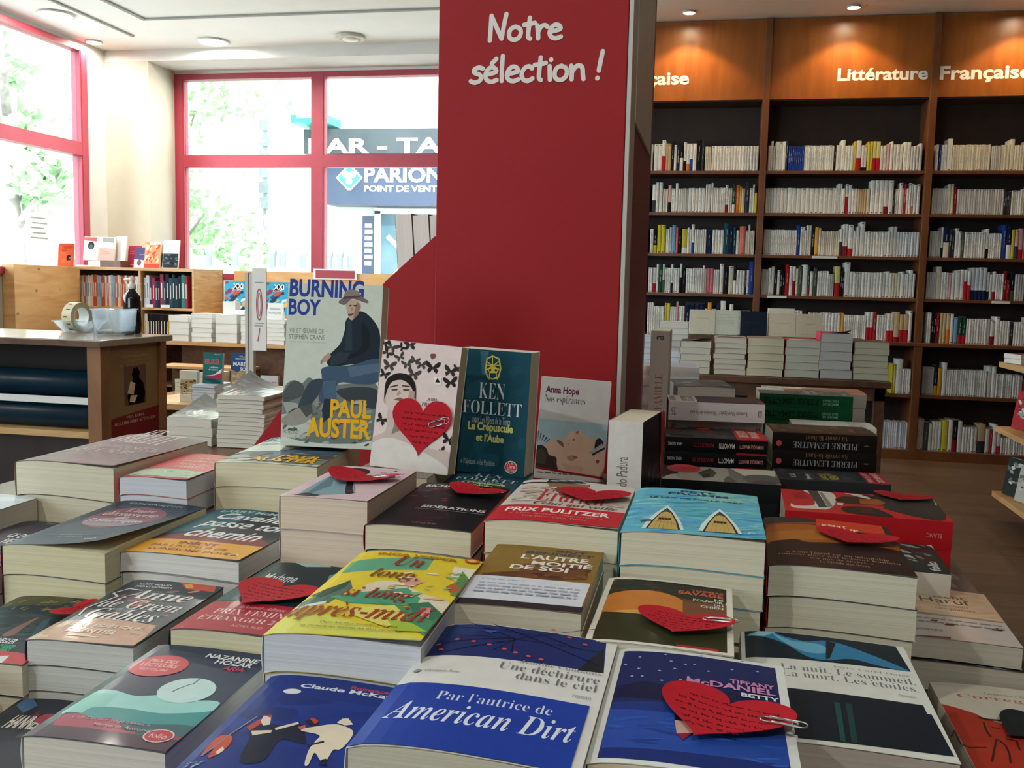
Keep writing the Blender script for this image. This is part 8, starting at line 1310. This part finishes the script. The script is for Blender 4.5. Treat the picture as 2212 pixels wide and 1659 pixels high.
for o in [q for q in bpy.data.objects if q.parent and q.parent.get('label', '').startswith('thick novel with white spine') and q.name.startswith('cover')]:
    fl_ = MB(); fl_.prism([(.055, .078), (.078, .071), (.074, .076), (.072, -.025), (.069, .0)][:4], 'z', .0012, .0040); fl_.build('red_flap', 'red_frame', o.parent)
bs = art('d0c4b8', [], 'cbbfb4'); bs['sp'] = [('t', 'LA FAMILLE', .15, .3, .6, .7, 'b06a60', 'S'), ('t', 'a', .92, .3, .96, .7, '55504c', 's')]
BM['beigespine'] = book_meshes('beigespine', .14, .245, .042, bs, 0, 0, 'd9d0b4'); spine_front('beigespine', -.106, 2.20, .8605, .14, .245, .042, 0, 'pale pinkish spine standing behind the thick white novel by the stand', 'novels standing in the middle of the table')
# lying books without a fitted cover
def loose(key, x, y, z, yaw, w_, d_, t_, a, lab, grp, rot=0, curl=0, pc=None, under=0, ulab=''):
    BM[key] = book_meshes(key, w_, d_, t_, a, .002, curl, pc); s_ = place_book(key, pose(x, y, z, math.radians(yaw+rot)), lab, grp)
    for i in range(under): copy_book(s_, pose(x+TR.uniform(-.003, .003), y+TR.uniform(-.003, .003), z-(i+1)*(t_+.0003), math.radians(yaw+rot+TR.uniform(-1, 1))), '%s copy in the stack under the %s' % (ordn(i+2), ulab), grp)
GB = 'paperbacks lying at the back of the table'
nr = atY(1400+1972/4.1736, 780+310/4.1736, 2.53); loose('beige_back', nr.x-.125, 2.53+.075, nr.z, 0, .145, .25, .034, art('a88a78', [('p', [(.1, .002), (.9, .002), (.9, .5), (.1, .5)], 'b06a50'), ('p', [(.02, .6), (.98, .6), (.98, .99), (.02, .99)], 'cfc9b4'), ('b', .05, .55, .95, .98, 20, ['6d7a5a', 'd8d0b8', 'a08a6a'], .13, 3)], 'b8b0a6'), 'large book with pale grey spine behind the green spined pair', GB, 90, 0, None, 4, 'large pale spined book')
loose('white_back', .282, 2.26, .905, 0, .11, .178, .028, art('cfccc4', [('p', [(.1, .1), (.9, .1), (.9, .3), (.1, .3)], 'b9b6ae')], 'cdcac4'), 'plain white paperback sticking out right of the green spined pair', GB, 90, 0, None, 4, 'plain white paperback')
loose('glossy_back', -.012, 2.37, .974, 8, .135, .19, .028, art('3a3c40', [('b', .05, .05, .95, .95, 26, ['6d7074', 'a8abae', '2a2c30', '8a8d90'], .15, 3)], '8f8d88', .1), 'glossy grey patterned book behind the white spined novel', GB, 0, .0, None, 6, 'glossy grey patterned book')
loose('pale_back', -.118, 2.53, 1.005, 0, .14, .2, .025, art('b9bac0', [('p', [(.05, .05), (.95, .05), (.95, .95), (.05, .95)], 'a9aab4')], 'd8d6d0'), 'pale grey hardback topping the pile close to the red stand', GB, 90, 0, 'b5aa9c', 9, 'pale grey hardback')
GL = 'paperbacks at the left picture edge'
loose('left_white', -.935, 1.03, .900, 0, .115, .185, .03, art('c3cfd4', [('b', .05, .05, .95, .95, 10, ['b3c4cc', 'cfd8da'], .2, 2)], 'c9ccc8'), 'pale blue paperback at the left edge under the mauve stack', GL, 0, 0, 'cbc6b8', 4, 'pale blue paperback at the edge')
loose('left_low', -.665, .60, .858, 0, .115, .185, .028, art('d2d0c6', [], 'cfcabc'), 'cream paperback at the lower left edge before the red banded book', GL, 0, 0, 'c6c2b2', 2, 'cream paperback at the lower left')
loose('left_mid', -.815, .755, .842, 0, .10, .18, .028, art('c9cbc8', [], 'cfcabc'), 'white paperback at the left edge under the navy cover stack', GL, 0, 0, 'cdc9b6', 2, 'white paperback at the left edge')
loose('brown_low', .255, 1.405, .8145, -2, .215, .215, .031, art('6d5c50', [('b', .05, .05, .95, .95, 30, ['8a7a70', '4a3c36', '9a8e86', '5a4a48'], .12, 4, 30, .4)], '5a4a40'), 'brownish photo cover peeping out under the black and white rocky one', GB, 90, .0, None, 1, 'brownish photo cover')
q = atZ(2050, 1436, .818); loose('black_low', .280, q.y+.0975, .8165, -3, .132, .19, .031, art('15161a', [('b', .1, .01, .9, .12, 14, ['3f4a50', '23282c', '6d767a'], .06, 4, 0, .3)], '15161a', .1), 'glossy black paperback under the beige glossy cover at the table edge', GB, 0, 0, 'b0ab9c', 1, 'glossy black paperback')
# ------------------------------------------------------------------ red paper hearts and wire clips
def heart_outline(n=44):
    o = []
    for i in range(n): t = 2*PI*i/n; o.append((16*math.sin(t)**3/32, (13*math.cos(t)-5*math.cos(2*t)-2*math.cos(3*t)-math.cos(4*t))/32+.0))
    return o
HO = heart_outline()
def heart(m4, w_, h_, label, curl=.006, col='b3202c', seed=1, ink='5c1018'):
    """heart in the xy plane, tip towards -y; w_ wide, h_ long"""
    ys = [p[1] for p in HO]; y0, y1 = min(ys), max(ys); yc = (y0+y1)/2
    def P_(p, s): return (p[0]*s*w_, ((p[1]-yc)*s)/(y1-y0)*h_)
    def Z_(x, y): return curl*(((x/w_)*2)**2*.6+max(0, -y/h_*2)**2*.5)
    mb = MB(); R_ = 5; n = len(HO); c = h2l(col)
    for up in (0, 1):
        vs = [(0, 0, Z_(0, 0)+.0004*up)]
        for r_ in range(1, R_+1): vs += [(*P_(p, r_/R_), Z_(*P_(p, r_/R_))+.0004*up) for p in HO]
        fs = [(0, 1+(k+1) % n, 1+k) for k in range(n)]
        for r_ in range(R_-1): fs += [(1+r_*n+k, 1+r_*n+(k+1) % n, 1+(r_+1)*n+(k+1) % n, 1+(r_+1)*n+k) for k in range(n)]
        mb.add(vs, fs if not up else [f[::-1] for f in fs], 0, c)
    mb.add([(*P_(p, 1), Z_(*P_(p, 1))) for p in HO]+[(*P_(p, 1), Z_(*P_(p, 1))+.0004) for p in HO], [(k, (k+1) % n, n+(k+1) % n, n+k) for k in range(n)], 0, c)
    r_ = random.Random(seed); ic = h2l(ink)
    for li in range(6):
        yy = h_*(.24-.10*li); half = w_*(.36 if li < 3 else .30-.075*(li-3)); x = -half*r_.uniform(.8, 1)
        while x < half:
            wl = r_.uniform(.04, .10)*w_; m_ = 8; pts = [(x+wl*k/m_, yy+r_.uniform(-.012, .018)*h_+(.02*h_ if k % 3 == 0 else 0)) for k in range(m_+1)]
            for a, b in zip(pts[:-1], pts[1:]):
                dx, dy = b[0]-a[0], b[1]-a[1]; l = math.hypot(dx, dy) or 1; nx, ny = -dy/l*.00045, dx/l*.00045
                mb.add([(a[0]-nx, a[1]-ny, Z_(*a)+.00046), (b[0]-nx, b[1]-ny, Z_(*b)+.00046), (b[0]+nx, b[1]+ny, Z_(*b)+.00046), (a[0]+nx, a[1]+ny, Z_(*a)+.00046)], [(0, 1, 2, 3)], 0, ic)
            x += wl+.02*w_
    o = mb.build('heart_note', 'print_matte'); o.matrix_world = m4; return tag(o, label, 'paper heart', 'handwritten paper hearts')
def clip(m4, label, s=1.0):
    L2, r1, r2, r3 = .030, .0042, .0033, .0025; pts = []
    def arc(cx, cy, r_, a0, a1, n=8): return [(cx+r_*math.cos(a0+(a1-a0)*k/n), cy+r_*math.sin(a0+(a1-a0)*k/n)) for k in range(n+1)]
    pts = [(-.004, -r3)]+arc(.010, 0, r3, -PI/2, PI/2)+arc(-.008, -.0008+.0, r2, PI/2, 1.5*PI)+arc(.014, -.0, r1, -PI/2, PI/2)+[(-.006, r1)]
    o = MB().tube([(p[0]*s, p[1]*s, .0005+.00015*(i/len(pts))) for i, p in enumerate(pts)], .00055, 6).build('paper_clip', 'wire', smooth=True); o.matrix_world = m4; return tag(o, label, 'paper clip', 'wire clips on the hearts')
def plane_pts(px, z=None, key=None):
    if key is None: return [atZ(*p, z) for p in px]
    inv = STM[key]; o = inv.translation; nrm = inv.to_3x3() @ Vector((0, 0, 1)); out = []
    for p in px: r = ray(*p); out.append(EYE+r*((o-EYE).dot(nrm)/r.dot(nrm)))
    return out
HEARTS = [
('large red paper heart on the starry dark blue cover', (1432.5, 1499.5), (1716.2, 1577.3), (1575.3, 1637.8), 0.9195, None, 0.006, 'b3202c', (1680.5, 1577.3), 0.0025),
('red paper heart on the white bordered prairie cover', (1377.1, 1325.6), (1586.7, 1360.0), (1515.8, 1392.0), 0.922, None, 0.005, 'b3202c', (1547.8, 1350.8), 0.0025),
('red paper heart on the dark sunset cover', (1761.7, 1148.1), (1942.4, 1175.9), (1854.8, 1186.1), 0.936, None, 0.004, 'b3202c', None, 0.0025),
('red paper heart on the sideways red and white book', (1886.7, 1066.5), (2016.0, 1081.5), (1978.2, 1089.8), 0.898, None, 0.004, 'b3202c', None, 0.002),
('red paper heart on the book with red prize band', (1209.2, 1061.1), (1362.5, 1074.8), (1259.5, 1088.6), 0.959, None, 0.003, 'b3202c', None, 0.0015),
('red paper heart on the black capital titled cover', (974.2, 1051.0), (1088.6, 1073.0), (1017.7, 1081.2), 0.946, None, 0.005, 'b3202c', None, 0.0025),
('red paper heart on the flat pale pink book', (714.7, 1022.7), (855.2, 1042.8), (784.3, 1059.3), 0.961, None, 0.012, 'b3202c', (823.2, 1037.3), 0.0015),
('red paper heart on the dark cover beside the yellow one', (525.4, 1263.8), (677.3, 1293.6), (595.0, 1333.0), 0.896, None, 0.004, 'b3202c', None, 0.0025),
('red paper heart at the left on the dark forest cover', (110.3, 1334.8), (212.4, 1305.1), (124.5, 1354.9), 0.864, None, 0.004, 'b3202c', None, 0.0025),
('dark paper heart on the red drawing in the lower right corner', (2163, 1545), (2305, 1600), (2228, 1665), 0.803, None, 0.004, '23292a', None, 0.002),
('upright red paper heart clipped to the standing butterfly novel', (849.6, 893.5), (977.5, 907.4), (882.8, 988.8), None, 'picoult_st', 0.003, 'b3202c', (944.3, 913.5), 0.0015)]
for i, (label, l, r_, tip, z, key, curl, col, clp, liftz) in enumerate(HEARTS):
    a, b, c = plane_pts([l, r_, tip], z, key); mid = (a+b)/2; ux = b-a; w_ = ux.length; ux.normalize()
    n_ = (STM[key].to_3x3() @ Vector((0, 0, 1))) if key else Vector((0, 0, 1)); uy = n_.cross(ux); h_ = max(.46*w_, min(1.1*w_, 1.35*abs((mid-c).dot(uy)))); ctr = mid-uy*h_*.20+n_*liftz
    M = Matrix.Identity(4)
    for k in range(3): M[k][0], M[k][1], M[k][2], M[k][3] = ux[k], uy[k], n_[k], ctr[k]
    heart(M, w_, h_, label, curl, col, i+3, '2a2c2e' if col != 'b3202c' else '5c1018')
    if clp:
        q = plane_pts([clp], z, key)[0]; lx, ly = (q-ctr).dot(ux), (q-ctr).dot(uy); zz = curl*(((lx/w_)*2)**2*.6+max(0, -ly/h_*2)**2*.5)+.0009
        clip(M @ Matrix.Translation((lx, ly, zz)) @ Matrix.Rotation(.35 if key else .2, 4, 'Z'), 'wire paper clip holding the '+' '.join(label.split()[1:])[:70])
bpy.context.view_layer.update()
